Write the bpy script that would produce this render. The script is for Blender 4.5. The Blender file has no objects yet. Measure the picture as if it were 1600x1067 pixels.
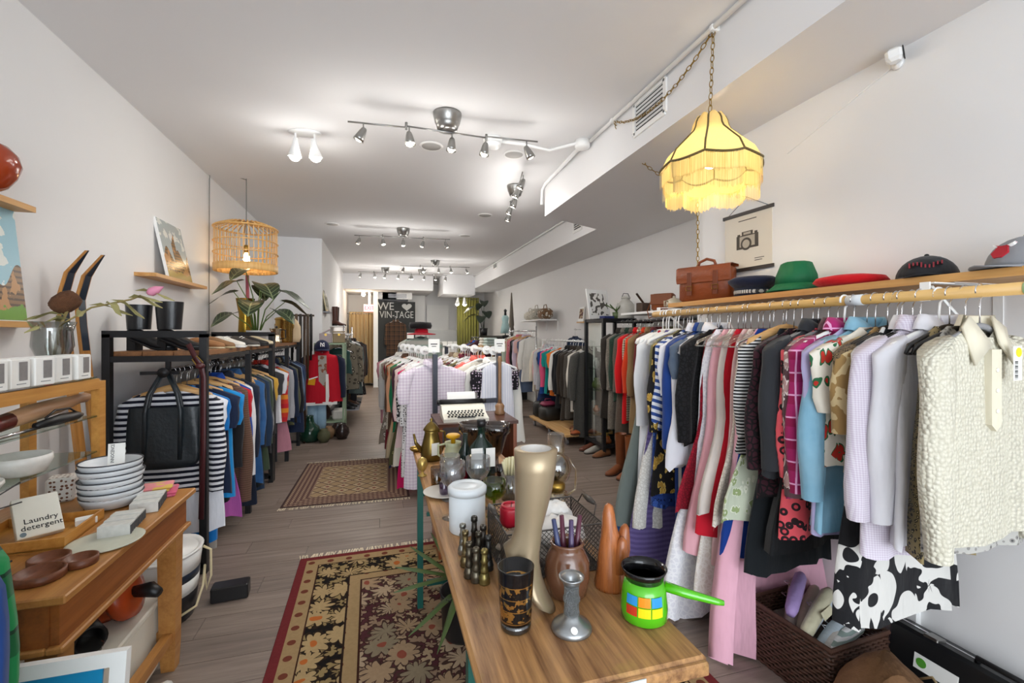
import bpy, math, random
from mathutils import Matrix, Vector
PI = math.pi
rnd = random.Random(7)
scene = bpy.context.scene
COL = scene.collection

# ------------------------------------------------------------------ camera
F_PX, VPX, HORIZ, CAM_H = 711.0, 595.0, 522.0, 1.46
YAW = math.atan((800 - VPX) / F_PX)
SY, CY = math.sin(YAW), math.cos(YAW)
cam_d = bpy.data.cameras.new('camera')
cam_d.sensor_width = 36; cam_d.lens = 36 * F_PX / 1600
cam_d.shift_y = -(533.5 - HORIZ) / 1600
cam_d.clip_start = 0.05; cam_d.clip_end = 100
cam = bpy.data.objects.new('camera', cam_d); COL.objects.link(cam)
cam.location = (0, 0, CAM_H); cam.rotation_euler = (PI / 2, 0, -YAW)
scene.camera = cam
# ------------------------------------------------------------------ world and daylight through the shop front
world = bpy.data.worlds.new('world'); scene.world = world; world.use_nodes = True
bg = world.node_tree.nodes['Background']
bg.inputs['Color'].default_value = (0.86, 0.93, 1.0, 1); bg.inputs['Strength'].default_value = 5.3
portal = bpy.data.lights.new('shop_front_portal', 'AREA'); portal.shape = 'RECTANGLE'
portal.size = 3.74; portal.size_y = 3.0; portal.cycles.is_portal = True
po = bpy.data.objects.new('shop_front_portal', portal); COL.objects.link(po)
po.location = (0.25, -3.48, 1.5); po.rotation_euler = (PI / 2, 0, 0)
scene.view_settings.view_transform = 'Standard'; scene.view_settings.look = 'None'
scene.view_settings.exposure = 0.45; scene.view_settings.gamma = 1.0
scene.view_settings.use_curve_mapping = False
LAMP_W = 4.0

# ------------------------------------------------------------------ pixel helpers (a pixel is only a direction)
def ray(px, py):
    u = (px - 800) / F_PX; v = (HORIZ - py) / F_PX
    return (SY + u * CY, CY - u * SY, v)
def on_z(px, py, z):
    d = ray(px, py); t = (z - CAM_H) / d[2]; return Vector((d[0] * t, d[1] * t, z))
def on_x(px, py, x):
    d = ray(px, py); t = x / d[0]; return Vector((x, d[1] * t, CAM_H + d[2] * t))
def on_y(px, py, y):
    d = ray(px, py); t = y / d[1]; return Vector((d[0] * t, y, CAM_H + d[2] * t))

# ------------------------------------------------------------------ materials
def lin(h):
    h = h.lstrip('#'); o = []
    for i in (0, 2, 4):
        c = int(h[i:i + 2], 16) / 255
        o.append(c / 12.92 if c <= 0.04045 else ((c + 0.055) / 1.055) ** 2.4)
    return (o[0], o[1], o[2], 1)
class NT:
    def __init__(s, nt): s.nt = nt
    def n(s, typ, **kw):
        nd = s.nt.nodes.new(typ)
        for k, v in kw.items():
            if k.startswith('_'): setattr(nd, k[1:], v)
            else: s.set(nd, k.replace('__', ' '), v)
        return nd
    def set(s, nd, k, v):
        sock = nd.inputs[int(k[1:])] if k[0] == 'i' and k[1:].isdigit() else nd.inputs[k]
        if isinstance(v, bpy.types.NodeSocket): s.nt.links.new(v, sock)
        else: sock.default_value = v
    def m(s, op, a, b=None, c=None):
        nd = s.nt.nodes.new('ShaderNodeMath'); nd.operation = op
        for i, v in enumerate((a, b, c)):
            if v is not None: s.set(nd, 'i%d' % i, v)
        return nd.outputs[0]
    def mix(s, f, a, b, bt='MIX'):
        nd = s.nt.nodes.new('ShaderNodeMix'); nd.data_type = 'RGBA'; nd.blend_type = bt
        s.set(nd, 'i0', f); s.set(nd, 'i6', a); s.set(nd, 'i7', b); return nd.outputs[2]
    def coord(s, kind='Object'):
        return s.nt.nodes.new('ShaderNodeTexCoord').outputs[kind]
    def xyz(s, v):
        nd = s.nt.nodes.new('ShaderNodeSeparateXYZ'); s.nt.links.new(v, nd.inputs[0]); return nd.outputs
    def vec(s, a, b, c):
        nd = s.nt.nodes.new('ShaderNodeCombineXYZ')
        for i, v in enumerate((a, b, c)): s.set(nd, 'i%d' % i, v)
        return nd.outputs[0]
    def scale(s, v, sc):
        nd = s.nt.nodes.new('ShaderNodeMapping'); s.nt.links.new(v, nd.inputs[0]); nd.inputs['Scale'].default_value = sc; return nd.outputs[0]
    def noise(s, v, sc=5, det=3, rough=.5, out=0):
        return s.n('ShaderNodeTexNoise', Vector=v, Scale=sc, Detail=det, Roughness=rough).outputs[out]
    def step(s, a, th): return s.m('GREATER_THAN', a, th)
    def frac(s, a, k): return s.m('FRACT', s.m('MULTIPLY', a, k))
MC = {}
def newmat(name):
    m = bpy.data.materials.new(name); m.use_nodes = True
    return m, NT(m.node_tree), m.node_tree.nodes['Principled BSDF']
def flower(t, v, sc, petals, R, seedoff=0.0):
    """mask of flowers scattered on a fabric: returns petal mask, outline mask, centre mask"""
    w = t.n('ShaderNodeTexNoise', Vector=v, Scale=sc * 1.4, Detail=1).outputs[1]
    vv = t.n('ShaderNodeVectorMath', _operation='MULTIPLY_ADD', i0=w, i1=(.5 / sc,) * 3, i2=v).outputs[0]
    vo = t.n('ShaderNodeTexVoronoi', Vector=vv, Scale=sc, Randomness=.7)
    d = t.n('ShaderNodeVectorMath', _operation='SUBTRACT', i0=vv, i1=vo.outputs['Position']).outputs[0]
    x = t.xyz(d)
    ang = t.m('ARCTAN2', x[1], x[0])
    rr = t.m('MULTIPLY', t.n('ShaderNodeVectorMath', _operation='LENGTH', i0=d).outputs['Value'], sc)
    pet = t.m('MULTIPLY_ADD', t.m('ABSOLUTE', t.m('COSINE', t.m('MULTIPLY', ang, petals / 2))), R * .4, R * .6)
    mask = t.m('LESS_THAN', rr, pet)
    inner = t.m('LESS_THAN', rr, t.m('MULTIPLY', pet, .82))
    cen = t.m('LESS_THAN', rr, R * .25)
    return mask, t.m('SUBTRACT', mask, inner), cen, vo.outputs['Color']
def fabric(col, pat='plain', col2='ffffff', sc=40.0, rough=.85, col3='222222'):
    key = ('fab', col, pat, col2, sc, rough, col3)
    if key in MC: return MC[key]
    m, t, b = newmat('fabric_%s_%s' % (pat, col)); c1, c2, c3 = lin(col), lin(col2), lin(col3)
    v = t.coord(); x = t.xyz(v); out = c1
    if pat == 'hs': out = t.mix(t.step(t.frac(x[2], sc), .5), c1, c2)
    elif pat == 'vs': out = t.mix(t.step(t.frac(x[0], sc), .6), c1, c2)
    elif pat == 'thinvs': out = t.mix(t.step(t.frac(x[0], sc), .82), c1, c2)
    elif pat == 'diag': out = t.mix(t.step(t.frac(t.m('ADD', t.m('MULTIPLY', x[0], .35), x[2]), sc), .5), c1, c2)
    elif pat == 'multi':
        f = t.frac(x[2], sc); out = t.mix(t.step(f, .33), c1, c2); out = t.mix(t.step(f, .66), out, c3)
    elif pat == 'gingham':
        f = t.m('MULTIPLY', t.m('ADD', t.step(t.frac(x[0], sc), .5), t.step(t.frac(x[2], sc), .5)), .5); out = t.mix(f, c1, c2)
    elif pat == 'plaid':
        f = t.m('MULTIPLY', t.m('ADD', t.step(t.frac(x[0], sc), .55), t.step(t.frac(x[2], sc), .55)), .5); out = t.mix(f, c1, c2)
        l = t.m('MAXIMUM', t.step(t.frac(x[0], sc * 1.0), .93), t.step(t.frac(x[2], sc * 1.0), .93)); out = t.mix(l, out, c3)
    elif pat == 'floral':
        mk, ol, ce, cc = flower(t, v, sc, 5, .55); pick = t.step(t.xyz(cc)[0], .35)
        out = t.mix(t.m('MULTIPLY', mk, pick), c1, c2); out = t.mix(t.m('MULTIPLY', t.m('MAXIMUM', ce, ol), pick), out, c3)
    elif pat == 'blot':
        f = t.step(t.noise(v, sc, 1.5), .53); out = t.mix(f, c1, c2)
    elif pat == 'bigflower':
        mk, ol, ce, cc = flower(t, v, sc, 5, .85)
        out = t.mix(mk, c1, c2); out = t.mix(t.m('MAXIMUM', ol, ce), out, c3)
        out = t.mix(t.step(t.noise(v, sc * 1.3, 2), .58), out, c1)
    elif pat == 'leopard':
        vo = t.n('ShaderNodeTexVoronoi', Vector=v, Scale=sc, Randomness=.9); d = vo.outputs['Distance']
        out = t.mix(t.m('LESS_THAN', d, .42), c1, c2); out = t.mix(t.m('LESS_THAN', d, .2), out, c3)
    elif pat == 'dots':
        vo = t.n('ShaderNodeTexVoronoi', Vector=v, Scale=sc, Randomness=.5); out = t.mix(t.m('LESS_THAN', vo.outputs['Distance'], .3), c1, c2)
    elif pat == 'tweed':
        out = t.mix(t.m('MULTIPLY_ADD', t.noise(v, sc * 4, 2), 2.4, -.7), c1, c2)
    elif pat == 'denim':
        out = t.mix(t.m('MULTIPLY_ADD', t.noise(v, 9, 3), 2.2, -.6), c1, c2)
    elif pat == 'lace':
        vo = t.n('ShaderNodeTexVoronoi', Vector=v, Scale=sc, _feature='DISTANCE_TO_EDGE'); out = t.mix(t.m('LESS_THAN', vo.outputs[0], .12), c1, c2)
    elif pat == 'puff':
        vo = t.n('ShaderNodeTexVoronoi', Vector=v, Scale=sc, Randomness=.6); out = t.mix(t.m('MULTIPLY_ADD', vo.outputs['Distance'], -1.3, 1.1), c1, c2)
    nz = t.noise(v, 14, 3)
    out = t.mix(t.m('MULTIPLY', nz, .22), out, (0.55, 0.55, 0.55, 1), 'MULTIPLY')
    t.set(b, 'Base Color', out); b.inputs['Roughness'].default_value = rough
    b.inputs['Specular IOR Level'].default_value = .25
    if rough > .7: b.inputs['Sheen Weight'].default_value = .12
    hgt = t.noise(t.scale(v, (1, 1, .25)), 26, 2)
    if pat == 'puff': hgt = t.m('MULTIPLY_ADD', vo.outputs['Distance'], -1.5, hgt)
    bp = t.n('ShaderNodeBump', Strength=.5 if pat == 'puff' else .4, Distance=.014, Height=hgt); t.set(b, 'Normal', bp.outputs[0])
    MC[key] = m; return m
def plain(name, col, rough=.5, metal=0.0, var=.12, nsc=12.0, bump=0.0, spec=.5, coat=0.0):
    key = ('pl', name, col, rough, metal)
    if key in MC: return MC[key]
    m, t, b = newmat(name); v = t.coord()
    nz = t.noise(v, nsc, 4)
    t.set(b, 'Base Color', t.mix(t.m('MULTIPLY', nz, var), lin(col), (.35, .35, .35, 1), 'MULTIPLY'))
    b.inputs['Metallic'].default_value = metal; b.inputs['Specular IOR Level'].default_value = spec
    t.set(b, 'Roughness', t.m('MULTIPLY_ADD', nz, .12, rough - .06))
    if coat: b.inputs['Coat Weight'].default_value = coat
    if bump: t.set(b, 'Normal', t.n('ShaderNodeBump', Strength=bump, Distance=.01, Height=t.noise(v, nsc * 4, 3)).outputs[0])
    MC[key] = m; return m
def wood(name, c1, c2, axis=1, sc=1.0, rough=.45, wear=None, contrast=1.0, per_object=0.0):
    key = ('wd', name)
    if key in MC: return MC[key]
    m, t, b = newmat(name); v = t.coord()
    s = [14 * sc, 14 * sc, 14 * sc]; s[axis] = .9 * sc
    if per_object:
        r = t.n('ShaderNodeObjectInfo').outputs['Random']
        v = t.n('ShaderNodeVectorMath', _operation='ADD', i0=v, i1=t.vec(t.m('MULTIPLY', r, 37.0), t.m('MULTIPLY', r, 91.0), r)).outputs[0]
    g = t.noise(t.scale(v, tuple(s)), 1.6, 5, .62); g2 = t.noise(t.scale(v, tuple(k * 4 for k in s)), 1.5, 3)
    f = t.m('MULTIPLY_ADD', g, 1.9 * contrast, .5 - .95 * contrast); f = t.m('ADD', f, t.m('MULTIPLY_ADD', g2, .6, -.3))
    f = t.m('MINIMUM', t.m('MAXIMUM', f, 0), 1)
    out = t.mix(f, lin(c1), lin(c2))
    if wear: out = t.mix(t.m('MULTIPLY', t.m('MAXIMUM', t.m('MULTIPLY_ADD', t.noise(v, 9, 6, .7), 6, -3.3), 0), .3), out, lin(wear))
    if per_object: out = t.mix(t.m('MULTIPLY', r, per_object), out, (.45, .43, .42, 1), 'MULTIPLY')
    t.set(b, 'Base Color', out); t.set(b, 'Roughness', t.m('MULTIPLY_ADD', g, .25, rough - .1))
    t.set(b, 'Normal', t.n('ShaderNodeBump', Strength=.15, Distance=.004, Height=f).outputs[0])
    MC[key] = m; return m
def glass(name, col='ffffff', gloss=.06, dens=1.0):
    key = ('gl', name)
    if key in MC: return MC[key]
    m, t, b = newmat(name); m.node_tree.nodes.remove(b)
    out = m.node_tree.nodes['Material Output']
    tr = t.n('ShaderNodeBsdfTransparent', Color=lin(col)); gl = t.n('ShaderNodeBsdfGlossy', Roughness=.03, Color=(1, 1, 1, 1))
    lw = t.n('ShaderNodeLayerWeight', Blend=.35)
    f = t.m('MULTIPLY_ADD', t.m('POWER', lw.outputs['Facing'], 2.0), .6, min(gloss, .2) * .6)
    mx = t.n('ShaderNodeMixShader', i0=f, i1=tr.outputs[0], i2=gl.outputs[0]); t.set(out, 'Surface', mx.outputs[0])
    MC[key] = m; return m
def emit(name, col, s, glowmix=False):
    key = ('em', name)
    if key in MC: return MC[key]
    m, t, b = newmat(name); b.inputs['Base Color'].default_value = lin(col)
    b.inputs['Emission Color'].default_value = lin(col); b.inputs['Emission Strength'].default_value = s
    MC[key] = m; return m

# ------------------------------------------------------------------ mesh builder
class MB:
    def __init__(s): s.v = []; s.f = []; s.M = Matrix.Identity(4)
    def at(s, loc=(0, 0, 0), rx=0, ry=0, rz=0, sc=1.0):
        s.M = Matrix.Translation(loc) @ Matrix.Rotation(rz, 4, 'Z') @ Matrix.Rotation(ry, 4, 'Y') @ Matrix.Rotation(rx, 4, 'X') @ Matrix.Scale(sc, 4); return s
    def add(s, vs, fs):
        o = len(s.v); s.v += [tuple(s.M @ Vector(p)) for p in vs]; s.f += [tuple(i + o for i in f) for f in fs]; return s
    def box(s, c, d, bev=0.0):
        x, y, z = d[0] / 2, d[1] / 2, d[2] / 2
        if not bev:
            vs = [(c[0] + i * x, c[1] + j * y, c[2] + k * z) for i in (-1, 1) for j in (-1, 1) for k in (-1, 1)]
            return s.add(vs, [(0, 1, 3, 2), (4, 6, 7, 5), (0, 4, 5, 1), (2, 3, 7, 6), (0, 2, 6, 4), (1, 5, 7, 3)])
        b = min(bev, x * .9, y * .9, z * .9); rings = []
        for zz, ins in ((-z, b), (-z + b, 0), (z - b, 0), (z, b)):
            X, Y = x - ins, y - ins; q = b if not ins else b * .6
            rings.append([(c[0] + a, c[1] + e, c[2] + zz) for a, e in ((-X + q, -Y), (X - q, -Y), (X, -Y + q), (X, Y - q), (X - q, Y), (-X + q, Y), (-X, Y - q), (-X, -Y + q))])
        return s.loft(rings, True, True)
    def b2(s, p, q, bev=0.0):
        return s.box([(a + b) / 2 for a, b in zip(p, q)], [abs(a - b) for a, b in zip(p, q)], bev)
    def loft(s, rings, cap0=False, cap1=False, closed=True):
        n = len(rings[0]); vs = [p for r in rings for p in r]; fs = []
        for i in range(len(rings) - 1):
            for j in range(n if closed else n - 1):
                k = (j + 1) % n; fs.append((i * n + j, i * n + k, (i + 1) * n + k, (i + 1) * n + j))
        if cap0: fs.append(tuple(reversed(range(n))))
        if cap1: fs.append(tuple(range((len(rings) - 1) * n, len(rings) * n)))
        return s.add(vs, fs)
    def lathe(s, prof, seg=20, c=(0, 0, 0), flute=0, fa=0.0, sy=1.0):
        rings = []
        for r, z in prof:
            rings.append([(c[0] + r * (1 + fa * math.cos(flute * 2 * PI * j / seg)) * math.cos(2 * PI * j / seg), c[1] + sy * r * (1 + fa * math.cos(flute * 2 * PI * j / seg)) * math.sin(2 * PI * j / seg), c[2] + z) for j in range(seg)])
        cl = prof[0] != prof[-1]; return s.loft(rings, cl and prof[0][0] > 1e-5, cl and prof[-1][0] > 1e-5)
    def tube(s, path, r, seg=6, closed=False, flat=1.0):
        P = [Vector(p) for p in path]; n = len(P); rings = []; up = None
        for i in range(n):
            if closed: tg = P[(i + 1) % n] - P[i - 1]
            else: tg = P[min(i + 1, n - 1)] - P[max(i - 1, 0)]
            if tg.length < 1e-9: tg = Vector((0, 0, 1))
            tg.normalize()
            if up is None:
                up = Vector((0, 0, 1)) if abs(tg.z) < .9 else Vector((1, 0, 0))
            a = tg.cross(up)
            if a.length < 1e-6: a = tg.orthogonal()
            a.normalize(); up = a.cross(tg).normalized()
            rr = r[i] if isinstance(r, (list, tuple)) else r
            rings.append([tuple(P[i] + a * (rr * math.cos(2 * PI * j / seg)) + up * (rr * flat * math.sin(2 * PI * j / seg))) for j in range(seg)])
        if closed: rings.append(rings[0]); return s.loft(rings)
        return s.loft(rings, True, True)
    def cyl(s, a, b, r, seg=12): return s.tube([a, b], r, seg)
    def sph(s, c, r, seg=12, rings=8, sz=1.0):
        pr = [(max(r * math.sin(PI * i / rings), 1e-6), -r * sz * math.cos(PI * i / rings)) for i in range(rings + 1)]
        return s.lathe(pr, seg, c)
    def prism(s, pts, y0, y1, plane='xz'):
        mk = {'xz': lambda p, y: (p[0], y, p[1]), 'xy': lambda p, y: (p[0], p[1], y), 'yz': lambda p, y: (y, p[0], p[1])}[plane]
        return s.loft([[mk(p, y0) for p in pts], [mk(p, y1) for p in pts]], True, True)
    def mesh(s, name, mat, smooth=False):
        me = bpy.data.meshes.new(name); me.from_pydata(s.v, [], s.f); me.materials.append(mat)
        if smooth: me.shade_smooth() if hasattr(me, 'shade_smooth') else None
        me.update(); return me
def link(name, me, parent=None, loc=(0, 0, 0), rot=(0, 0, 0)):
    o = bpy.data.objects.new(name, me); COL.objects.link(o); o.parent = parent; o.location = loc; o.rotation_euler = rot; return o
def fixn(me):
    import bmesh
    bm = bmesh.new(); bm.from_mesh(me); bmesh.ops.recalc_face_normals(bm, faces=bm.faces); bm.to_mesh(me); bm.free()
def part(name, mb, mat, parent, smooth=False, label=None, kind=None):
    me = mb.mesh(name, mat, smooth); fixn(me); o = link(name, me, parent)
    if label: o['label'] = label
    if kind: o['kind'] = kind
    return o
def tag(o, label, cat, group=None):
    o['label'] = label; o['category'] = cat
    if group: o['group'] = group
    return o
def thing(name, label, cat, loc=(0, 0, 0), rz=0.0, group=None, rx=0.0, ry=0.0):
    return tag(link(name, None, None, loc, (rx, ry, rz)), label, cat, group)
def solo(name, label, cat, mb, mat, loc=(0, 0, 0), rz=0.0, group=None, smooth=False, rx=0.0):
    me = mb.mesh(name, mat, smooth); fixn(me); return tag(link(name, me, None, loc, (rx, 0, rz)), label, cat, group)
def struct(name, mb, mat, parent=None, smooth=False):
    me = mb.mesh(name, mat, smooth); fixn(me); o = link(name, me, parent)
    if parent is None: o['kind'] = 'structure'
    return o
def text_part(name, body, size, mat, parent, loc, rot, ext=.0006, align='CENTER', sx=1.0):
    cu = bpy.data.curves.new(name, 'FONT'); cu.body = body; cu.size = size; cu.extrude = ext; cu.align_x = align; cu.align_y = 'CENTER'; cu.resolution_u = 2
    to = bpy.data.objects.new(name, cu); me = bpy.data.meshes.new_from_object(to); bpy.data.objects.remove(to); bpy.data.curves.remove(cu)
    me.materials.clear(); me.materials.append(mat); o = link(name, me, parent, loc, rot); o.scale = (sx, 1, 1); return o
def copy_tree(o, parent=None):
    c = o.copy(); COL.objects.link(c); c.parent = parent
    for ch in list(o.children): copy_tree(ch, c)
    return c

# ================================================================== THE SETTING
XL, XN, XR, YB, ZC, ZS, YF = -1.62, 2.12, 3.17, 14.2, 3.01, 2.67, -3.5
m_wall = plain('wall_paint', 'eae9e8', .75, 0, .05, 3, spec=.2)
m_ceil = plain('ceiling_paint', 'e9e8e8', .8, 0, .04, 2, spec=.2)
m_trimw = plain('white_trim', 'f0efec', .5, 0, .05)
m_black = plain('black_steel', '1b1b1e', .45, .3, .2)
m_blk = plain('black_plastic', '121214', .4)
m_white = plain('white_plastic', 'f2f2f0', .4)
m_chrome = plain('chrome', 'd8d8da', .2, 1.0)
m_nickel = plain('brushed_nickel', '9c9b98', .32, 1.0)
m_paper = plain('white_paper', 'f4f3ee', .8)
m_ink = plain('black_ink', '1a1a1a', .8)
m_brass = plain('aged_brass', 'a5853f', .32, .9, .35)
m_oak = wood('oak_board', 'd9a866', 'b97f3f', 1, 1, .45)
m_pine = wood('pine_board', 'd8b07a', 'bd8d52', 1, 1, .5)
m_glass = glass('clear_glass', 'f4f8f6')
m_bulb = emit('bulb_glow', 'fff1d8', 45)
m_grey = plain('grey_metal', '7c7c80', .4, .6)

# floor: planks laid across the room, each board its own piece
fl = struct('floor', MB().b2((XL - .1, YF, -.06), (XR + .1, YB + .6, -.004)), plain('floor_joint', '3a342f', .8))
m_plank = wood('vinyl_plank', '94857a', '6d5f56', 0, 1.3, .42, None, .9, .42)
PW, PL = .178, 1.24
pmesh = None; stuffp = MB(); count = 0
row = 0; y = .55
while y < YB + .5:
    x = XL - .6 * ((row * 7) % 5) / 5 * 1.6 - .1
    while x < XR:
        a, b = max(x, XL), min(x + PL, XR)
        if b - a > .05:
            lx = b - a - .003
            if count < 300 and y < 14.0:
                mbp = MB().box((0, 0, -.002), (lx, PW - .003, .004)); me = mbp.mesh('plank', m_plank); link('plank', me, fl, ((a + b) / 2, y + PW / 2, 0)); count += 1
            else: stuffp.box(((a + b) / 2, y + PW / 2, -.002), (lx, PW - .003, .004))
        x += PL
    y += PW; row += 1
for k in range(23):
    for i in range(4): stuffp.box((XL + .6 + i * 1.24, .55 - PW * (k + .5), -.002), (1.237, PW - .003, .004))
o = part('far_planks', stuffp, m_plank, fl, kind='stuff')

struct('ceiling', MB().b2((XL - .1, YF, ZC), (XR + .1, YB + .6, ZC + .1)), m_ceil)
struct('wall_left', MB().b2((XL - .1, YF, 0), (XL, 7.95, ZC)), m_wall)
struct('wall_left_return', MB().b2((XL - .1, 7.95, 0), (-.92, 8.05, ZC)), plain('wall_white', 'f1f1f2', .75, 0, .04, 3, spec=.2))
struct('wall_left_corridor', MB().b2((-1.02, 8.05, 0), (-.92, YB, ZC)), m_wall)
struct('wall_back', MB().b2((-1.02, YB, 0), (XR + .1, YB + .1, ZC)), m_wall)
struct('wall_right_near', MB().b2((XN, YF, 0), (XN + .1, 2.69, ZC)).b2((XN + .1, 2.59, 0), (XR, 2.69, ZC)), m_wall)
struct('wall_right', MB().b2((XR, 2.6, 0), (XR + .1, YB, ZC)), m_wall)
# soffit (duct box) along the right side, wide near the camera, narrower behind
sp = [(1.62, YF), (1.62, 4.4), (2.39, 4.77), (2.39, 13.0), (XR, 13.0), (XR, YF)]
struct('soffit', MB().prism(sp, ZS, ZC, 'xy'), m_ceil)
struct('soffit_far', MB().b2((1.55, 11.8, 2.5), (2.39, 13.0, ZC)), m_ceil)
struct('soffit_back', MB().b2((-.92, 12.3, 2.62), (1.35, YB, ZC)), m_ceil)
# joints in the walls at the back: white doors, partition
pt = struct('trim_1', MB().b2((.42, 13.55, 0), (.50, 13.75, ZC)), m_trimw)
struct('wall_back_panel', MB().b2((.5, 13.9, 0), (1.28, 14.15, 2.62)), m_trimw)
dr = struct('door_1', MB().b2((1.35, 14.08, .02), (2.02, 14.15, 2.35)), m_trimw)
part('door_handle', MB().at((1.44, 14.04, 1.02)).sph((0, 0, 0), .03).cyl((0, 0, 0), (0, .06, 0), .012), m_nickel, dr, True)
dd = struct('door_2', MB().b2((-.72, 14.1, 0), (.02, 14.18, 2.08)), m_trimw)
part('door_handle', MB().at((-.08, 14.06, 1.0)).sph((0, 0, 0), .03).cyl((0, 0, 0), (0, .06, 0), .012), m_nickel, dd, True)
struct('baseboard_left', MB().b2((XL, YF, 0), (XL + .015, 7.95, .1)), m_trimw)
struct('baseboard_right', MB().b2((XR - .015, 2.7, 0), (XR, YB, .1)), m_trimw)
struct('baseboard_right_near', MB().b2((XN - .015, YF, 0), (XN, 2.69, .1)), m_trimw)
# conduit pipes along the soffit
c = thing('conduit', 'white painted conduit pipe running along the soffit edge with junction boxes', 'pipe')
part('pipe', MB().tube([(1.59, YF, 2.985), (1.59, 3.28, 2.985)], .013, 8), m_trimw, c, True)
part('pipe', MB().tube([(1.56, 3.4, 2.985), (1.59, 4.3, 2.97), (1.6, 4.42, 2.95), (1.6, 4.44, 2.80)], .016, 8), m_trimw, c, True)
part('pipe', MB().tube([(2.36, 4.8, 2.98), (2.36, 12.8, 2.98)], .013, 8), m_trimw, c, True)
part('junction_box', MB().at((1.55, 3.34, 2.975)).lathe([(.055, -.03), (.06, -.02), (.06, .033)], 16), m_trimw, c, True)
for yy in (.6, 1.9, 2.93): part('pipe_clip', MB().box((1.6, yy, 2.985), (.05, .025, .03), .004), m_trimw, c)
sd = thing('smoke_detector', 'round white smoke detector on ceiling joined to white conduit', 'smoke detector', on_z(770, 216, ZC))
part('base', MB().lathe([(.07, -.035), (.075, -.03), (.075, 0)], 20), m_white, sd, True)
part('sensor_cap', MB().lathe([(.02, -.075), (.05, -.075), (.065, -.06), (.065, -.042), (.05, -.036)], 20), m_white, sd, True)
p = on_z(770, 216, ZC)
part('pipe', MB().tube([(.07, 0, -.02), (.25, .0, -.018), (.5, .06, -.018), (1.50 - p.x, 3.34 - p.y, -.03)], .014, 8), m_trimw, sd, True)
# air grilles on the soffit face
def grille(name, lab, yc, zc, X, w, h, n):
    g = thing(name, lab, 'vent', (X, yc, zc))
    part('frame', MB().box((-.006, 0, h / 2), (.012, w, .03)).box((-.006, 0, -h / 2), (.012, w, .03)).box((-.006, w / 2, 0), (.012, .03, h)).box((-.006, -w / 2, 0), (.012, .03, h)), m_trimw, g)
    part('shade_backing', MB().box((-.001, 0, 0), (.002, w - .03, h - .03)), plain('cavity_shade_paint', '3a3a3c', .9), g)  # dark sheet painted as the shade inside the vent
    for i in range(n): part('slat', MB().at((-.007, 0, -h / 2 + (i + .5) * h / n), ry=.6).box((0, 0, 0), (.012, w - .04, .003)), m_white, g)
pv = on_x(1015, 170, 1.62)
grille('air_vent', 'white louvred air vent on the soffit behind the lamp chain', pv.y, pv.z, 1.62, .34, .2, 8)
pv = on_x(774, 414, 2.39); grille('air_vent', 'small louvred vent on the far narrow soffit', pv.y, pv.z, 2.39, .35, .16, 5)
pv = on_x(727, 440, 2.39); grille('air_vent', 'smallest louvred vent at the far end of the narrow soffit', pv.y, pv.z, 2.39, .4, .18, 5)
pv = on_x(903, 350, 2.39); grille('air_vent', 'grey vent high on the narrow soffit just past the corner', pv.y, 2.84, 2.39, .25, .14, 5)
for i, (px, py, lab) in enumerate([(674, 228, 'nearest to the large track light'), (803, 241, 'beside the smoke detector'), (519, 350, 'near the white alcove wall'), (758, 336, 'below the short track light'), (727, 368, 'right of the middle track light')]):
    q = on_z(px, py, ZC); sp_ = thing('ceiling_speaker', 'round flush ceiling speaker ' + lab, 'speaker', q, 0, 'ceiling speakers')
    part('rim', MB().lathe([(.075, -.004), (.085, -.012), (.095, -.006), (.097, 0)], 24), m_trimw, sp_, True)
    part('grille', MB().lathe([(.0001, -.009), (.078, -.006), (.08, 0)], 24), plain('speaker_mesh', 'b9b7b3', .7), sp_, True)

R = math.radians
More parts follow.
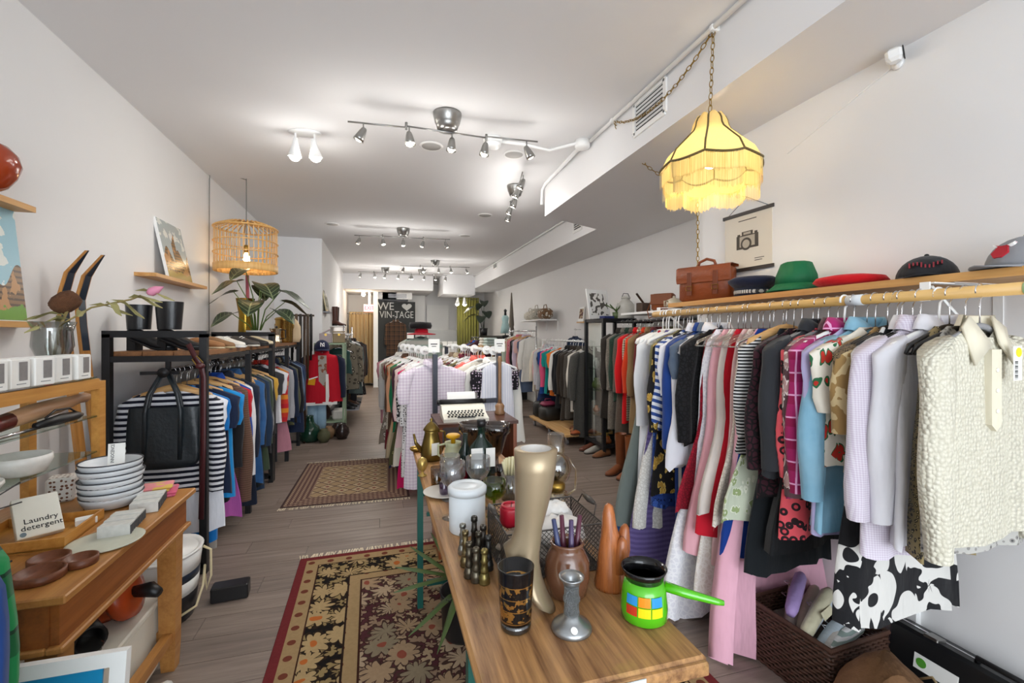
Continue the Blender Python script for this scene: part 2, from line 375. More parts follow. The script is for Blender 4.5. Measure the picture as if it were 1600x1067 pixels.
# ================================================================== CEILING LIGHTS
def add_light(parent, loc, w, col=(1, .97, .93), r=.05, spot=None, rot=(0, 0, 0)):
    l = bpy.data.lights.new('bulb_and_fill_light', 'SPOT' if spot else 'POINT'); l.energy = w; l.color = col; l.shadow_soft_size = r
    if spot: l.spot_size = spot; l.spot_blend = 1.0
    o = bpy.data.objects.new('bulb_and_fill_light', l); COL.objects.link(o); o.parent = parent; o.location = loc; o.rotation_euler = rot; return o
m_dim = emit('bulb_dim', 'fff1d8', 3)
def track_light(lab, loc, rz, half, heads, drop=.1, sc=1.0):
    t = thing('track_light', lab, 'ceiling light', loc, rz, 'brushed nickel track lights')
    part('canopy', MB().lathe([(.03 * sc, -.1 * sc), (.055 * sc, -.095 * sc), (.062 * sc, -.07 * sc), (.066 * sc, -.06 * sc), (.07 * sc, -.055 * sc), (.08 * sc, -.01 * sc), (.08 * sc, 0)], 24), m_nickel, t, True)
    z = -drop - .02
    segs = [(-half, -half * .42, .06, .02), (-half * .44, half * .44, 0, 0), (half * .42, half, -.02, -.06)]
    for a, b, ya, yb in segs: part('rail', MB().cyl((a, ya, z), (b, yb, z), .006, 8), m_nickel, t, True)
    for s in (-1, 1): part('elbow', MB().cyl((s * half * .43, 0, z - .025), (s * half * .43, 0, z + .025), .009, 8), m_nickel, t, True)
    for fx, tilt, az, on in heads:
        yy = 0 if abs(fx) < .43 else -math.copysign(.04, fx)
        h = part('lamp_head', MB().at((fx * half, yy, z - .055), rz=az).at((fx * half, yy, z - .055), rx=tilt * math.sin(az), ry=tilt * math.cos(az)).lathe([(.012, .02), (.018, .012), (.024, -.01), (.032, -.05), (.036, -.075), (.033, -.074), (.022, -.03)], 16), m_nickel, t, True)
        part('stem', MB().cyl((fx * half, yy, z), (fx * half, yy, z - .05), .005, 6), m_nickel, h)
        part('bulb', MB().at((fx * half, yy, z - .055), rx=tilt * math.sin(az), ry=tilt * math.cos(az)).sph((0, 0, -.062), .028, 12, 6, .6), m_bulb if on else m_dim, h, True)
        if True:  # dim heads carry full lights too, added to fill the deep room
            d = Vector((-math.sin(tilt) * math.cos(az), math.sin(tilt) * math.sin(az), -math.cos(tilt)))
            add_light(t, (fx * half + d.x * .2, yy + d.y * .2, z - .055 + d.z * .2), LAMP_W * .45); add_light(t, (fx * half + d.x * .1, yy + d.y * .1, z - .055 + d.z * .1), LAMP_W * 2.2, spot=R(170), rot=(R(18) * (1 if fx > 0 else -1), R(14) * fx, 0))
    return t
R = math.radians
track_light('long brushed nickel track light nearest the camera with one lit spot', (.45, 3.2, ZC), R(3), .66, [(-.85, .5, 0.3, 0), (-.4, .2, -2, 1.0), (.05, .1, 0, 0), (.42, .15, 0, 0), (.88, -.5, 0, 0)], .11, 1.25)
track_light('short nickel track light running lengthwise by the soffit corner', (1.35, 4.56, ZC), R(84), .68, [(-.9, .5, 2, 0), (-.5, .4, 2, 0), (0, .4, 2, 0), (.4, .4, 2, 0), (.85, .4, 2, 0)], .08, 1.1)
track_light('nickel track light in the middle of the shop with two lit spots', (.316, 6.86, ZC), R(1), .68, [(-.9, .3, 0, 0), (-.42, .2, -2, 1.5), (0, 0, 0, 1.5), (.42, .2, 0, 0), (.9, -.4, 0, 0)], .11, 1.2)
track_light('nickel track light beyond the middle one with three lit spots', (1.1, 9.64, ZC), R(-2), .72, [(-.9, .3, 0, 0), (-.35, .2, -2, 1.5), (.1, 0, 0, 0), (.45, .2, -2, 1.5), (.9, -.4, 0, 1.5)], .11, 1.2)
track_light('far left nickel track light above the chalkboard aisle', (.1, 11.0, ZC), R(8), .6, [(-.9, .3, 0, 0), (-.4, .2, -2, 1.5), (0, .3, 0, 1.5), (.5, .2, 0, 0), (.95, .2, 0, 0)], .1, 1.2)
track_light('far right nickel track light near the back wall panel', (.95, 11.1, ZC), R(5), .6, [(-.9, .3, 0, 1.2), (-.4, .2, -2, 0), (.1, .3, 0, 1.2), (.55, .2, 0, 1.2), (.95, .2, 0, 0)], .1, 1.2)
def twin_spot(lab, loc, rz, w, sc=1.0):
    t = thing('twin_spotlight', lab, 'ceiling light', loc, rz)
    part('ceiling_plate', MB().lathe([(.11 * sc, -.012 * sc), (.12 * sc, -.006 * sc), (.12 * sc, 0)], 24, sy=.6), m_white, t, True)
    for s in (-1, 1):
        h = part('lamp_head', MB().at((s * .07 * sc, 0, -.12 * sc), rx=.15, ry=-s * .1).lathe([(.018 * sc, .07 * sc), (.022 * sc, .03 * sc), (.03 * sc, 0), (.05 * sc, -.07 * sc), (.046 * sc, -.07 * sc), (.028 * sc, 0)], 16), m_white, t, True)
        part('stem', MB().cyl((s * .07 * sc, 0, 0), (s * .07 * sc, 0, -.07 * sc), .008, 8), m_white, h)
        part('bulb', MB().at((s * .07 * sc, 0, -.12 * sc), rx=.15, ry=-s * .1).sph((0, 0, -.06 * sc), .042 * sc, 12, 8), m_bulb, h, True)
        add_light(t, (s * .08 * sc, .0, -.3 * sc), w * .6); add_light(t, (s * .08 * sc, .0, -.25 * sc), w * 1.2, spot=R(170))
twin_spot('white twin spotlight on ceiling left of the long track light', (-.56, 3.8, ZC), R(-8), LAMP_W * .8)
twin_spot('white twin spotlight under the far soffit beside the olive curtain', (2.05, 12.0, 2.5), R(0), LAMP_W * .9, 1.3)
tw = thing('bulb_fitting', 'single bare bulb fitting on the low ceiling by the exit sign', 'ceiling light', on_z(566, 466, 2.62) if False else (-.45, 12.9, 2.62))
part('socket', MB().lathe([(.04, -.04), (.06, -.03), (.07, 0)], 16), m_white, tw, True)
part('bulb', MB().sph((0, 0, -.09), .05), m_bulb, tw, True); add_light(tw, (0, -.05, -.2), LAMP_W * 1.2, (1, .8, .55))

# ================================================================== CLOTHES
HK = .105   # rod height above a garment's neck
m_hang = {'w': m_white, 'm': m_chrome, 'b': m_blk, 'o': wood('hanger_wood', 'dcb27a', 'b98a50', 0, 2), 'c': glass('clear_hanger', 'e8eaea', .25), 'g': plain('grey_velvet', '8b8b8d', .9)}
HCOL = {'w': 'white plastic', 'm': 'thin wire', 'b': 'black velvet', 'o': 'pale wooden', 'c': 'clear plastic', 'g': 'grey velvet'}
_hm = {}
def hanger_meshes(ty, rr=.022):
    if (ty, rr) in _hm: return _hm[(ty, rr)]
    hk = [(0, 0, 0), (0, 0, .045), (.004, 0, HK - rr * 1.2)] + [(rr * math.cos(a), 0, HK + rr * math.sin(a)) for a in [R(k) for k in range(-50, 201, 25)]]
    hook = MB().tube(hk, .0022 if ty != 'w' else .004, 5).mesh('hook', m_chrome if ty not in 'w' else m_white, True)
    th = {'w': .009, 'm': .003, 'b': .007, 'o': .013, 'c': .006, 'g': .008}[ty]
    arm = MB().tube([(-.205, 0, -.085), (-.19, 0, -.062), (-.1, 0, -.028), (-.03, 0, -.004), (0, 0, 0), (.03, 0, -.004), (.1, 0, -.028), (.19, 0, -.062), (.205, 0, -.085)], [th * .6, th, th, th, th, th, th, th, th * .6], 6, flat=1.3 if ty != 'o' else 1.8)
    if ty in 'mwcb': arm.tube([(-.2, 0, -.085), (.2, 0, -.085)], th * .6, 5)
    arm = arm.mesh('arm', m_hang[ty], True)
    _hm[(ty, rr)] = (hook, arm); return hook, arm
KIND = {  # name, category, sleeve length, collar, shoulder, waist, hem, thickness, default L
    't': ('tee_shirt', 't-shirt', .24, 0, .21, .225, .235, .014, .68), 's': ('shirt', 'shirt', .56, 1, .215, .22, .235, .014, .72),
    'b': ('blouse', 'blouse', .52, 0, .205, .21, .235, .014, .66), 'c': ('coat', 'coat', .6, 1, .225, .225, .26, .026, .95),
    'j': ('jacket', 'jacket', .58, 1, .225, .225, .235, .024, .68), 'k': ('sweater', 'sweater', .56, 0, .215, .225, .22, .022, .65),
    'v': ('vest', 'vest', 0, 0, .17, .2, .21, .018, .6), 'd': ('dress', 'dress', 0, 0, .135, .15, .26, .014, 1.1),
    'D': ('dress', 'dress', .22, 0, .19, .18, .27, .015, 1.05), 'q': ('skirt', 'skirt', 0, 0, .17, .18, .25, .013, .75),
    'p': ('trousers', 'trousers', 0, 0, .17, .17, .2, .013, 1.0)}
def hw_at(h, L, k, sw, ww, hem):
    if k in 'qp': return sw + (hem - sw) * (h / L)
    pts = [(0, .07), (.012, .085), (.03, .12), (.055, sw * .92), (.075, sw), (.16, sw * 1.0), (min(.42, L * .6), ww), (L, hem)]
    if k == 'd': pts = [(0, .085), (.02, .1), (.06, sw * .85), (.16, sw), (.22, sw * 1.08), (.4, ww), (L, hem)]
    for (a, x), (b, y_) in zip(pts, pts[1:]):
        if h <= b:
            q = (h - a) / (b - a); return x + (y_ - x) * (q if b < .2 else q * q * (3 - 2 * q))
    return hem
def body_mesh(k, L, sw, ww, hem, d, fold, seed, n=22, rag=0.0):
    r = random.Random(seed); mb = MB(); rings = []
    ph, nf = r.uniform(0, 6), r.uniform(2.0, 3.6) * (1.5 if k in 'dDq' else 1); ph2 = r.uniform(0, 6); drift = r.uniform(-.02, .02); lean = r.uniform(-.012, .012)
    hs = [0, .008, .02, .035, .055, .075, .11, .16] if k not in 'qp' else [0, .01, .04, .1]
    last = hs[-1]; m = max(5, int((L - last) / .09)); hs += [last + (L - last) * (i + 1) / m for i in range(m)]
    for h in hs:
        w = hw_at(h, L, k, sw, ww, hem); g = min(1, max(0, (h - .05) / (L * .9))); ring = []
        A = fold * (.15 + g) if h > .04 else 0
        dd = d * (.5 + .5 * min(1, h / .06)) * (1 + .5 * g)
        for j in range(n):
            a = 2 * PI * j / n; ca, sa = math.cos(a), math.sin(a)
            u = w * math.copysign(abs(ca) ** .8, ca); v = dd * math.copysign(abs(sa) ** .7, sa)
            v += A * math.sin(nf * PI * u / max(w, .01) + ph + 1.5 * g) + A * .5 * math.sin(2.3 * nf * u / max(w, .01) * PI + ph2)
            uu = u * (1 + .05 * g * math.sin(ph2 + 3 * g)) + drift * g
            z = -h
            if h < .03 and k not in 'qp': z -= .05 * (1 - h / .03) * max(0, -sa) * (1 - abs(ca))
            if h >= L - 1e-6: z += .008 * math.sin(3 * a + ph) + rag * math.sin(7 * a + ph2) + (rag * .6 * math.sin(15 * a))
            ring.append((uu, v + lean * g * 2, z))
        rings.append(ring)
    return mb.loft(rings)
def sleeve_mesh(s, sw, ls, d, seed, wide=1.0, bell=0.0):
    r = random.Random(seed); out = r.uniform(.015, .06); fw = r.uniform(-.02, .006); rings = []; n = 10; m = max(4, int(ls / .06))
    for i in range(m + 1):
        g = i / m; h = .062 + (ls) * g
        cx = s * (sw * .90 + out * math.sin(g * PI * .6) * min(1, ls / .5) + .012)
        ru = (.062 - .022 * g) * wide * (1 + bell * max(0, g - .6) * 2.5); rv = (d * 1.25 + .008) * (1 - .2 * g)
        wob = .006 * math.sin(9 * g + seed % 7)
        ring = []
        for j in range(n):
            a = 2 * PI * j / n; zz = -h - (0.03 * s * math.cos(a) * (1 - g) if s > 0 else -0.03 * math.cos(a) * (1 - g) * -1) * .0
            zz += -(.035 * (1 - g)) * (s * math.cos(a))
            ring.append((cx + ru * math.cos(a) + wob, fw * g + rv * math.sin(a) + .004 * math.sin(5 * g + j), zz + (bell * .02 * math.sin(3 * a) if i == m else 0)))
        rings.append(ring)
    return MB().loft(rings, True, False)
def collar_mesh(h=.035, w=.072, d=.03):
    rings = []; n = 16
    for z, e in ((-.02, 1.12), (.0, 1.02), (h, .95), (h + .006, 1.05), (.012, 1.28), (-.008, 1.36)):
        rings.append([(w * e * math.cos(2 * PI * j / n), d * e * math.sin(2 * PI * j / n), z - .045 * max(0, -math.sin(2 * PI * j / n)) * (1 - abs(math.cos(2 * PI * j / n)))) for j in range(n)])
    return MB().loft(rings)
WS = {'on the right wall rod': 'on the right rod', 'on the dark rail by the glass cabinet': 'on the dark rail', 'on the near black left rack': 'on the near left rack', 'on the second black left rack': 'on the second left rack', 'on the centre rack left row': 'in centre left row', 'on the centre rack right row': 'in centre right row', 'on the chrome rack along the corridor wall': 'on the corridor rack', 'on the small rack before the olive curtain': 'on the small rack', 'at the right rod near end': '', 'on the far right chrome rack': 'on the far rack'}
_gs = [100]
TAG = MB().box((0, 0, -.035), (.035, .001, .06)); TAGM = TAG.mesh('price_tag', m_paper)
def garment(short, k, loc, where, group, L=None, col='888888', pat='plain', col2='ffffff', sc=40.0, col3='222222', wide=1.0, fold=.016, rz=0.0, hang='m', slv=None, slcol=None, thick=1.0, rag=0.0, bell=0.0, tagp=False, hem=None, swing=0.0, hook=.022, seed=None):
    nm, cat, ls, colr, sw, ww, hm_, d, L0 = KIND[k]; L = L or L0; _gs[0] += 1; seed = seed or _gs[0]
    sw, ww, hm_ = sw * wide, ww * wide, (hem or hm_ * wide)
    if slv is not None: ls = slv
    mt = fabric(col, pat, col2, sc, .85, col3)
    g = thing(nm, short + ' ' + where, cat, loc, rz, group)
    d = d * thick
    if k == 'p':
        part('waistband', MB().loft([[(sw * math.cos(2 * PI * j / 16), d * 1.3 * math.sin(2 * PI * j / 16), z) for j in range(16)] for z in (-.085, -.13)], True), mt, g, True)
        for s in (-1, 1):
            r = []
            for i in range(11):
                q = i / 10; wl = sw * (.52 - .06 * q); cx = s * sw * (.48 + .06 * q)
                r.append([(cx + wl * math.cos(2 * PI * j / 12), d * 1.3 * math.sin(2 * PI * j / 12) + .008 * math.sin(4 * q + s), -.125 - (L - .05) * q) for j in range(12)])
            part('trouser_leg', MB().loft(r), mt, g, True)
    else:
        bm_ = body_mesh(k, L, sw, ww, hm_, d, fold, seed, rag=rag)
        if k == 'q':
            bm_.v = [(x, y, z - .085) for x, y, z in bm_.v]
        part('body', bm_, mt, g, True)
        ms = mt if not slcol else fabric(slcol)
        if ls: 
            for s in (-1, 1): part('sleeve', sleeve_mesh(s, sw, ls, d, seed * 3 + s, 1.0 if ls > .3 else 1.35, bell), ms, g, True)
        if colr: part('collar', collar_mesh(), mt, g, True)
    if tagp:
        t = link('price_tag', TAGM, g, (-.1 * wide, -d - .035, -.16)); t.rotation_euler = (.1, .2, -.3)
    # hanger
    hk, ar = hanger_meshes(hang, hook)
    hl = HCOL[hang] + ' hanger of the ' + short + ' ' + WS.get(where, where)
    if len(hl.split()) > 16: hl = 'hanger of the ' + short + ' ' + WS.get(where, where)
    if len(hl.split()) > 16: hl = 'hanger of the ' + short
    h = thing('clothes_hanger', hl, 'hanger', loc, rz, 'hangers of the ' + group)
    link('hook', hk, h); link('arm', ar, h)
    return g
def rack_of(rows, x, y0, y1, zrod, where, group, hang='m', jx=.012, tag_every=0, rzj=.06, slope=0.0):
    """rows near to far: short|kind|L|col|pat|col2|sc|col3|extras"""
    n = len(rows); r = random.Random(len(where) * 31 + n)
    for i, s in enumerate(rows):
        f = (s.split('|') + [''] * 9)[:9]; kw = {}
        if f[2]: kw['L'] = float(f[2])
        if f[3]: kw['col'] = f[3]
        if f[4]: kw['pat'] = f[4]
        if f[5]: kw['col2'] = f[5]
        if f[6]: kw['sc'] = float(f[6])
        if f[7]: kw['col3'] = f[7]
        for e in f[8].split(','):
            if '=' in e:
                a, b = e.split('=')
                try: b = float(b)
                except ValueError: pass
                kw[a] = b
        if 'hang' not in kw: kw['hang'] = hang if len(hang) == 1 else hang[r.randrange(len(hang))]
        if 'seed' in kw: kw['seed'] = int(kw['seed'])
        y = y0 + (y1 - y0) * i / max(1, n - 1) + r.uniform(-.2, .2) * (y1 - y0) / n
        if 'y' in kw: y = kw.pop('y')
        if 'rz' not in kw: kw['rz'] = r.uniform(-rzj, rzj)
        kw['rz'] += -slope
        if tag_every and i % tag_every == 1: kw['tagp'] = True
        garment(f[0], f[1], (x + slope * (y - 4.15) + r.uniform(-jx, jx), y, zrod - HK), where, group, **kw)

# ---- the long wooden rod on the near right wall (near -> far)
W1, G1 = 'on the right wall rod', 'clothes on the right wall rod'
XROD, ZROD = 1.75, 1.59
rows = [
 'snakeskin print sleeveless tunic|v|.69|b8b6b0|leopard|8d8a86|60|4b4a4a|y=.975,hang=b,fold=.01,wide=.9',
 'gold and black animal print vest|v|.72|8a7a55|leopard|2a2620|80|c9b98a|y=1.01,hang=b,wide=.85',
 'white cotton shirt with open cuff|s|.69|e3e2e8|plain||||y=1.045,hang=w,fold=.02,thick=1.4',
 'white mini check shirt with pink specks|s|.74|e0dae4|gingham|c9bccd|140||y=1.09,hang=b,fold=.018,thick=1.4',
 'white poplin blouse|s|.70|e4e3e8|plain||||y=1.125,hang=b',
 'black dress with large white flowers|d|1.02|17171a|bigflower|d6d4cf|6|1b1b1e|y=1.15,hang=b,wide=1.3,hem=.27,fold=.02',
 'leopard and lace short blouse|b|.56|6c5a42|leopard|2a2118|90|b79a6a|y=1.17,hang=b,slv=.3',
 'tan jacket with cream scroll embroidery|b|.52|9a7b4c|blot|c9b387|22||y=1.2,hang=b,slv=.3,thick=1.4',
 'red green and white floral top|t|.5|e6e0d2|floral|c6352b|16|2f6b46|y=1.235,hang=m',
 'light blue denim shirt|s|.74|8fbcd2|denim|6fa3bf|||y=1.275,hang=m,thick=1.8,fold=.02',
 'lavender plain tee|t|.76|b3abd0|plain||||y=1.315,hang=m',
 'magenta and red plaid shirt|s|.66|b02a6e|plaid|8d1747|12|e7a9d0|y=1.35,hang=w,thick=1.3',
 'dark floral print jacket in brown and mauve|j|.42|5b4145|floral|b08e8a|14|ece2dc|y=1.39,hang=b',
 'coral leopard print blouse|b|.83|e45a63|leopard|2a1c20|26|d34a55|y=1.425,hang=g,wide=.95',
 'charcoal jacket with pink leopard cuffs|c|.6|2d2f33|plain||||y=1.46,hang=g,slv=.5',
 'black dress with pink trimmed hem|d|.92|17181b|plain||||y=1.5,hang=g,wide=.9',
 'burgundy and black lace top|b|.7|3c1a24|lace|120d10|40||y=1.535,hang=m',
 'black knee length evening dress|d|1.05|151a1e|plain||||y=1.575,hang=m,wide=.95',
 'black and white narrow striped knit|b|.55|18181a|hs|d9d8d6|70||y=1.615,hang=o,slv=.4',
 'pale green floral sundress|d|.85|cfd6bf|floral|9fb07a|22|e9ecd9|y=1.65,hang=m,wide=1.25',
 'royal blue satin dress|d|1.02|123a8c|plain||||y=1.685,hang=m,wide=1.15',
 'pale pink floor length gown|d|1.47|efb6c8|plain||||y=1.72,hang=c,wide=1.25,hem=.38,fold=.04',
 'ivory lace trimmed slip|d|.9|e6dcd0|lace|d0c4b6|60||y=1.76,hang=c,wide=1.15',
 'blush pink slip with lace hem|d|1.12|e9c4c2|plain||||y=1.79,hang=c,wide=1.1',
 'bright red short slip|d|.98|c3162b|plain||||y=1.825,hang=c,wide=1.1',
 'champagne satin slip dress|d|.88|ddd3cc|plain||||y=1.855,hang=c,wide=1.25',
 'cream lace nightgown|d|1.3|e7dfd4|lace|f3eee6|50||y=1.885,hang=c,wide=1.15',
 'rose pink sleeveless gown|d|1.1|eeb4bf|plain||||y=1.92,hang=c,wide=1.2',
 'long white tiered lace dress with ragged hem|d|1.47|e9e9ef|lace|f7f7fa|45||y=1.955,hang=c,wide=1.2,hem=.42,fold=.035,rag=.02',
 'crimson crochet lace dress|d|.92|a3182f|lace|7c0f22|70||y=1.99,hang=c,wide=1.3',
 'black lace cardigan|b|.6|1d1d20|lace|0c0c0e|50||y=2.03,hang=b',
 'white blouse with lace bell cuffs|s|.66|e4e4ea|plain||||y=2.065,hang=b,bell=1.2,fold=.018,slv=.66',
 'grey denim dress with collar|s|.7|5f6b7b|denim|49566a|||y=2.105,hang=m,slv=.2',
 'navy blue wool jacket|j|.72|1d3f86|plain||||y=2.145,hang=b,thick=1.2',
 'navy trousers with white pinstripes|p|1.12|1d3a78|vs|e8e6df|22||y=2.185,hang=m',
 'white and blue panel shirt|s|.6|e8eaf2|plain||||y=2.215,hang=b,slv=.3',
 'blue and white striped kimono top|b|.56|304d8f|diag|e2e5ea|26||y=2.25,hang=b,slv=.45,bell=.8',
 'black blouse with gold flowers|b|.95|1c1a1a|floral|b08a3a|20|d8b860|y=2.285,hang=m',
 'silk blouse with sage green cuffs|b|.7|7e7a54|plain||||y=2.32,hang=m',
 'royal blue print maxi skirt|q|.95|27458f|floral|3e63b8|26|10204a|y=2.35,hang=m',
 'lavender ruched maxi dress|d|1.42|6c5f96|hs|5a4e83|34||y=2.38,hang=w,wide=1.2,hem=.3',
 'white cotton eyelet dress|d|1.18|ecebe6|lace|d8d6d0|60||y=2.415,hang=w,wide=1.2',
 'white silky long robe|b|1.08|e4e6ea|plain||||y=2.45,hang=w',
 'red sleeveless cotton top|v|.6|b3162c|plain||||y=2.48,hang=w,wide=.8',
 'sage grey linen apron dress|d|1.2|6d7671|plain||||y=2.515,hang=w,wide=1.3',
 'dark denim overall dress|d|1.42|284f80|denim|1c3a63|||y=2.555,hang=w,wide=1.25']
rack_of(rows, XROD, .975, 2.555, ZROD, W1, G1, rzj=.09, tag_every=0)
# the cream shirt at the very front, with collar points, placket, buttons and tag
g = garment('cream quilted shirt with open collar and price tag', 's', (XROD - .02, .925, ZROD - HK), 'at the right rod near end', G1, L=.63, col='c6c1ae', pat='puff', col2='ddd9c8', sc=80, hang='g', fold=.012, thick=1.6, rz=.05, slv=.6, hem=.245)
for ch in list(g.children):
    if ch.name.startswith('collar'): bpy.data.objects.remove(ch)
m_cream = fabric('ddd6c0')
cl = MB()
for s in (-1, 1):
    pts = [(s * .055, .0, .03), (s * .105, -.01, -.005), (s * .095, -.034, -.115), (s * .02, -.036, -.055)]
    cl.loft([[(x, y - .004, z) for x, y, z in pts], [(x, y + .003, z) for x, y, z in pts]], True, True)
cl.loft([[(.07 * e * math.cos(PI * j / 8), .03 * e * math.sin(PI * j / 8), z) for j in range(9)] for z, e in ((-.02, 1.1), (.03, .95), (.033, 1.1), (0, 1.35))], closed=False)
part('collar', cl, m_cream, g, True)
pk = part('placket', MB().prism([(-.024, -.07), (.024, -.07), (.024, -.29), (0, -.31), (-.024, -.29)], -.039, -.022), m_cream, g)
for z in (-.13, -.19, -.25): part('button', MB().at((0, -.041, z), rx=PI / 2).lathe([(.006, -.002), (.0065, 0), (.005, .002)], 10), plain('pearl_button', 'f4f1e6', .3), g, True)
tg = part('price_tag', MB().box((.05, -.062, -.11), (.042, .001, .1)), m_paper, g, label='white price tag with yellow sticker and barcode')
part('sticker', MB().at((.053, -.0635, -.078), rx=PI / 2).lathe([(.014, -.0004), (.014, .0004)], 16), plain('yellow_sticker', 'e9d81e', .6), tg)
bc = MB()
for i in range(12): bc.box((.041, -.0635, -.155 + i * .0045), (.014, .0006, .0012 + .0012 * (i % 3)))
part('barcode', bc, m_ink, tg)
# curled gown hem spilling into the basket
# rod and brackets
rd = thing('clothes_rail', 'pale wooden clothes rod on white brackets under the hat shelf', 'clothes rail', (XROD, 1.7, ZROD))
part('rod', MB().cyl((0, -.87, 0), (0, .95, 0), .0185, 14), wood('rod_wood', 'd9b06f', 'c39a55', 1, 1, .4), rd, True)
part('rod_end_paint', MB().cyl((0, -.885, 0), (0, -.868, 0), .0192, 14), plain('pale_green_paint', 'b9d8a0', .5), rd, True)
for yy in (-.62, .9):
    part('bracket', MB().b2((.02, yy - .014, .04), (XN - XROD, yy + .014, .044)).b2((XN - XROD - .004, yy - .014, -.28), (XN - XROD, yy + .014, .044)).tube([(.03, yy, .03), (.2, yy, -.1), (XN - XROD - .01, yy, -.25)], .006, 6).b2((-.004, yy - .014, -.02), (.004, yy + .014, .044)), m_white, rd)
part('rod_joint', MB().cyl((0, -.42, 0), (0, -.36, 0), .021, 14), plain('frosted_tape', 'dfe3e6', .5), rd, True)

# ---- coats on the dark rail in the recess
rows = [
 'olive green waxed coat|c|.9|5a5334|plain||||', 'brown knit cardigan|k|.8|6b5540|tweed|54402e|30||', 'burgundy leather jacket|j|.72|6b2a2c|plain||||',
 'camel wool coat|c|1.05|8d7350|plain||||thick=1.1', 'orange red blazer|j|.72|d8421f|plain||||', 'cream and brown checked blouse|s|.95|cfc6ae|gingham|6b5f4a|40||',
 'bright red wool coat|c|.98|d3141a|plain||||thick=1.2', 'taupe wool skirt suit|c|1.2|6d6257|tweed|544a40|40||', 'dark green tweed jacket|j|.78|31493a|tweed|20322a|30||',
 'speckled grey long cardigan|c|1.1|8a8378|tweed|5a544c|30||', 'charcoal brown overcoat|c|1.0|3b352f|tweed|2a2622|30||']
rack_of(rows, 2.7, 3.82, 4.72, 1.60, 'on the dark rail by the glass cabinet', 'coats on the dark rail', hang='mb')
cr = thing('coat_rail', 'dark steel coat rail with white shelf board in the recess', 'clothes rail', (2.7, 3.35, 0))
part('rail', MB().cyl((0, -.2, 1.6), (0, 1.5, 1.6), .014, 10), m_black, cr, True)
for yy in (-.15, 1.47): part('upright', MB().b2((.0, yy - .012, 1.588), (.46, yy + .012, 1.612)), m_black, cr)
part('shelf_board', MB().b2((.02, -.4, 1.68), (.46, 1.45, 1.705)), m_white, cr)
# ---- dark coats behind the cabinet
rows = [
 'long grey wool overcoat|c|1.15|4d4c48|tweed|3c3b38|30||wide=1.05,thick=1.3', 'slate grey suit jacket|j|.8|55544f|tweed|454440|30||', 'ivory long blouse|b|.85|ddd8cc|plain||||',
 'herringbone charcoal coat|c|.95|3f3a34|tweed|57514a|30||', 'dark brown tweed coat|c|1.0|3a322a|tweed|2a241e|30||', 'espresso wool jacket|j|.78|332a22|plain||||', 'black leather coat|c|.85|17171a|plain||||',
 'black biker jacket|j|.75|1b1b1e|plain||||', 'white button cardigan|k|.7|e8e5de|plain||||', 'orange sports tee|t|.72|e0762a|plain||||', 'black tee with green sleeve|t|.7|1b1e1d|plain||||slcol=1f8f86',
 'teal cotton tee|t|.72|1a8f8a|plain||||', 'hot pink sweatshirt|k|.4|e2567e|plain||||', 'royal blue jersey|t|.75|1c468f|plain||||', 'navy long dress|D|.95|26365c|plain||||', 'pale grey shirt|s|.7|c9c9cc|plain||||', 'pink pinstriped shirt|s|.7|d9a7a8|thinvs|f0e0e0|60||', 'cream ruffled blouse|b|.75|e5dcc8|plain||||']
rack_of(rows, 2.68, 5.5, 7.25, 1.36, 'on the white mid rail', 'clothes on the mid right rail', hang='wwm')
mr = thing('clothes_rail', 'low white clothes rail over the wheeled wooden platform', 'clothes rail', (2.68, 6.4, 0))
part('rod', MB().cyl((0, -1.0, 1.36), (0, 1.0, 1.36), .014, 10), m_white, mr, True)
for yy in (-.98, .98): part('post', MB().cyl((0, yy, .15), (0, yy, 1.36), .014, 8), m_white, mr, True)
# ---- far right chrome rack
rows = ['white summer blouse|b|.8|ece9e2|plain||||', 'slate blue dress|D|1.0|56647e|plain||||', 'blush pink tunic|t|.8|e3b7b0|plain||||', 'lilac stripe shirt|s|.75|cdbccf|thinvs|efe8ef|50||', 'grey jersey dress|D|.95|7b7b80|plain||||', 'black sheer top|b|.7|27262a|plain||||', 'rose floral dress|D|1.0|d98c95|floral|f0d5d0|18|a33f4c|', 'strawberry pink shirt|s|.8|e0828c|plain||||', 'beige linen dress|D|1.0|cbbfa6|plain||||', 'red poppy print top|t|.75|d9cdbd|floral|c33a32|14|50302a|', 'pale mint blouse|b|.75|c3d6c4|plain||||', 'caramel brown blouse|b|.8|9b7650|plain||||', 'oatmeal knit dress|D|.95|c9bda8|plain||||']
rack_of(rows, 2.62, 7.75, 9.1, 1.52, 'on the far right chrome rack', 'clothes on the far right chrome rack', hang='wom')
fr = thing('clothes_rack', 'chrome clothes rack by the far right wall', 'clothes rack', (2.62, 8.4, 0))
part('rod', MB().cyl((0, -.85, 1.52), (0, .85, 1.52), .012, 8), m_chrome, fr, True)
for yy in (-.85, .85): part('post', MB().cyl((0, yy, .02), (0, yy, 1.6), .014, 8), m_chrome, fr, True); part('foot', MB().b2((-.25, yy - .015, 0), (.25, yy + .015, .03)), m_chrome, fr)
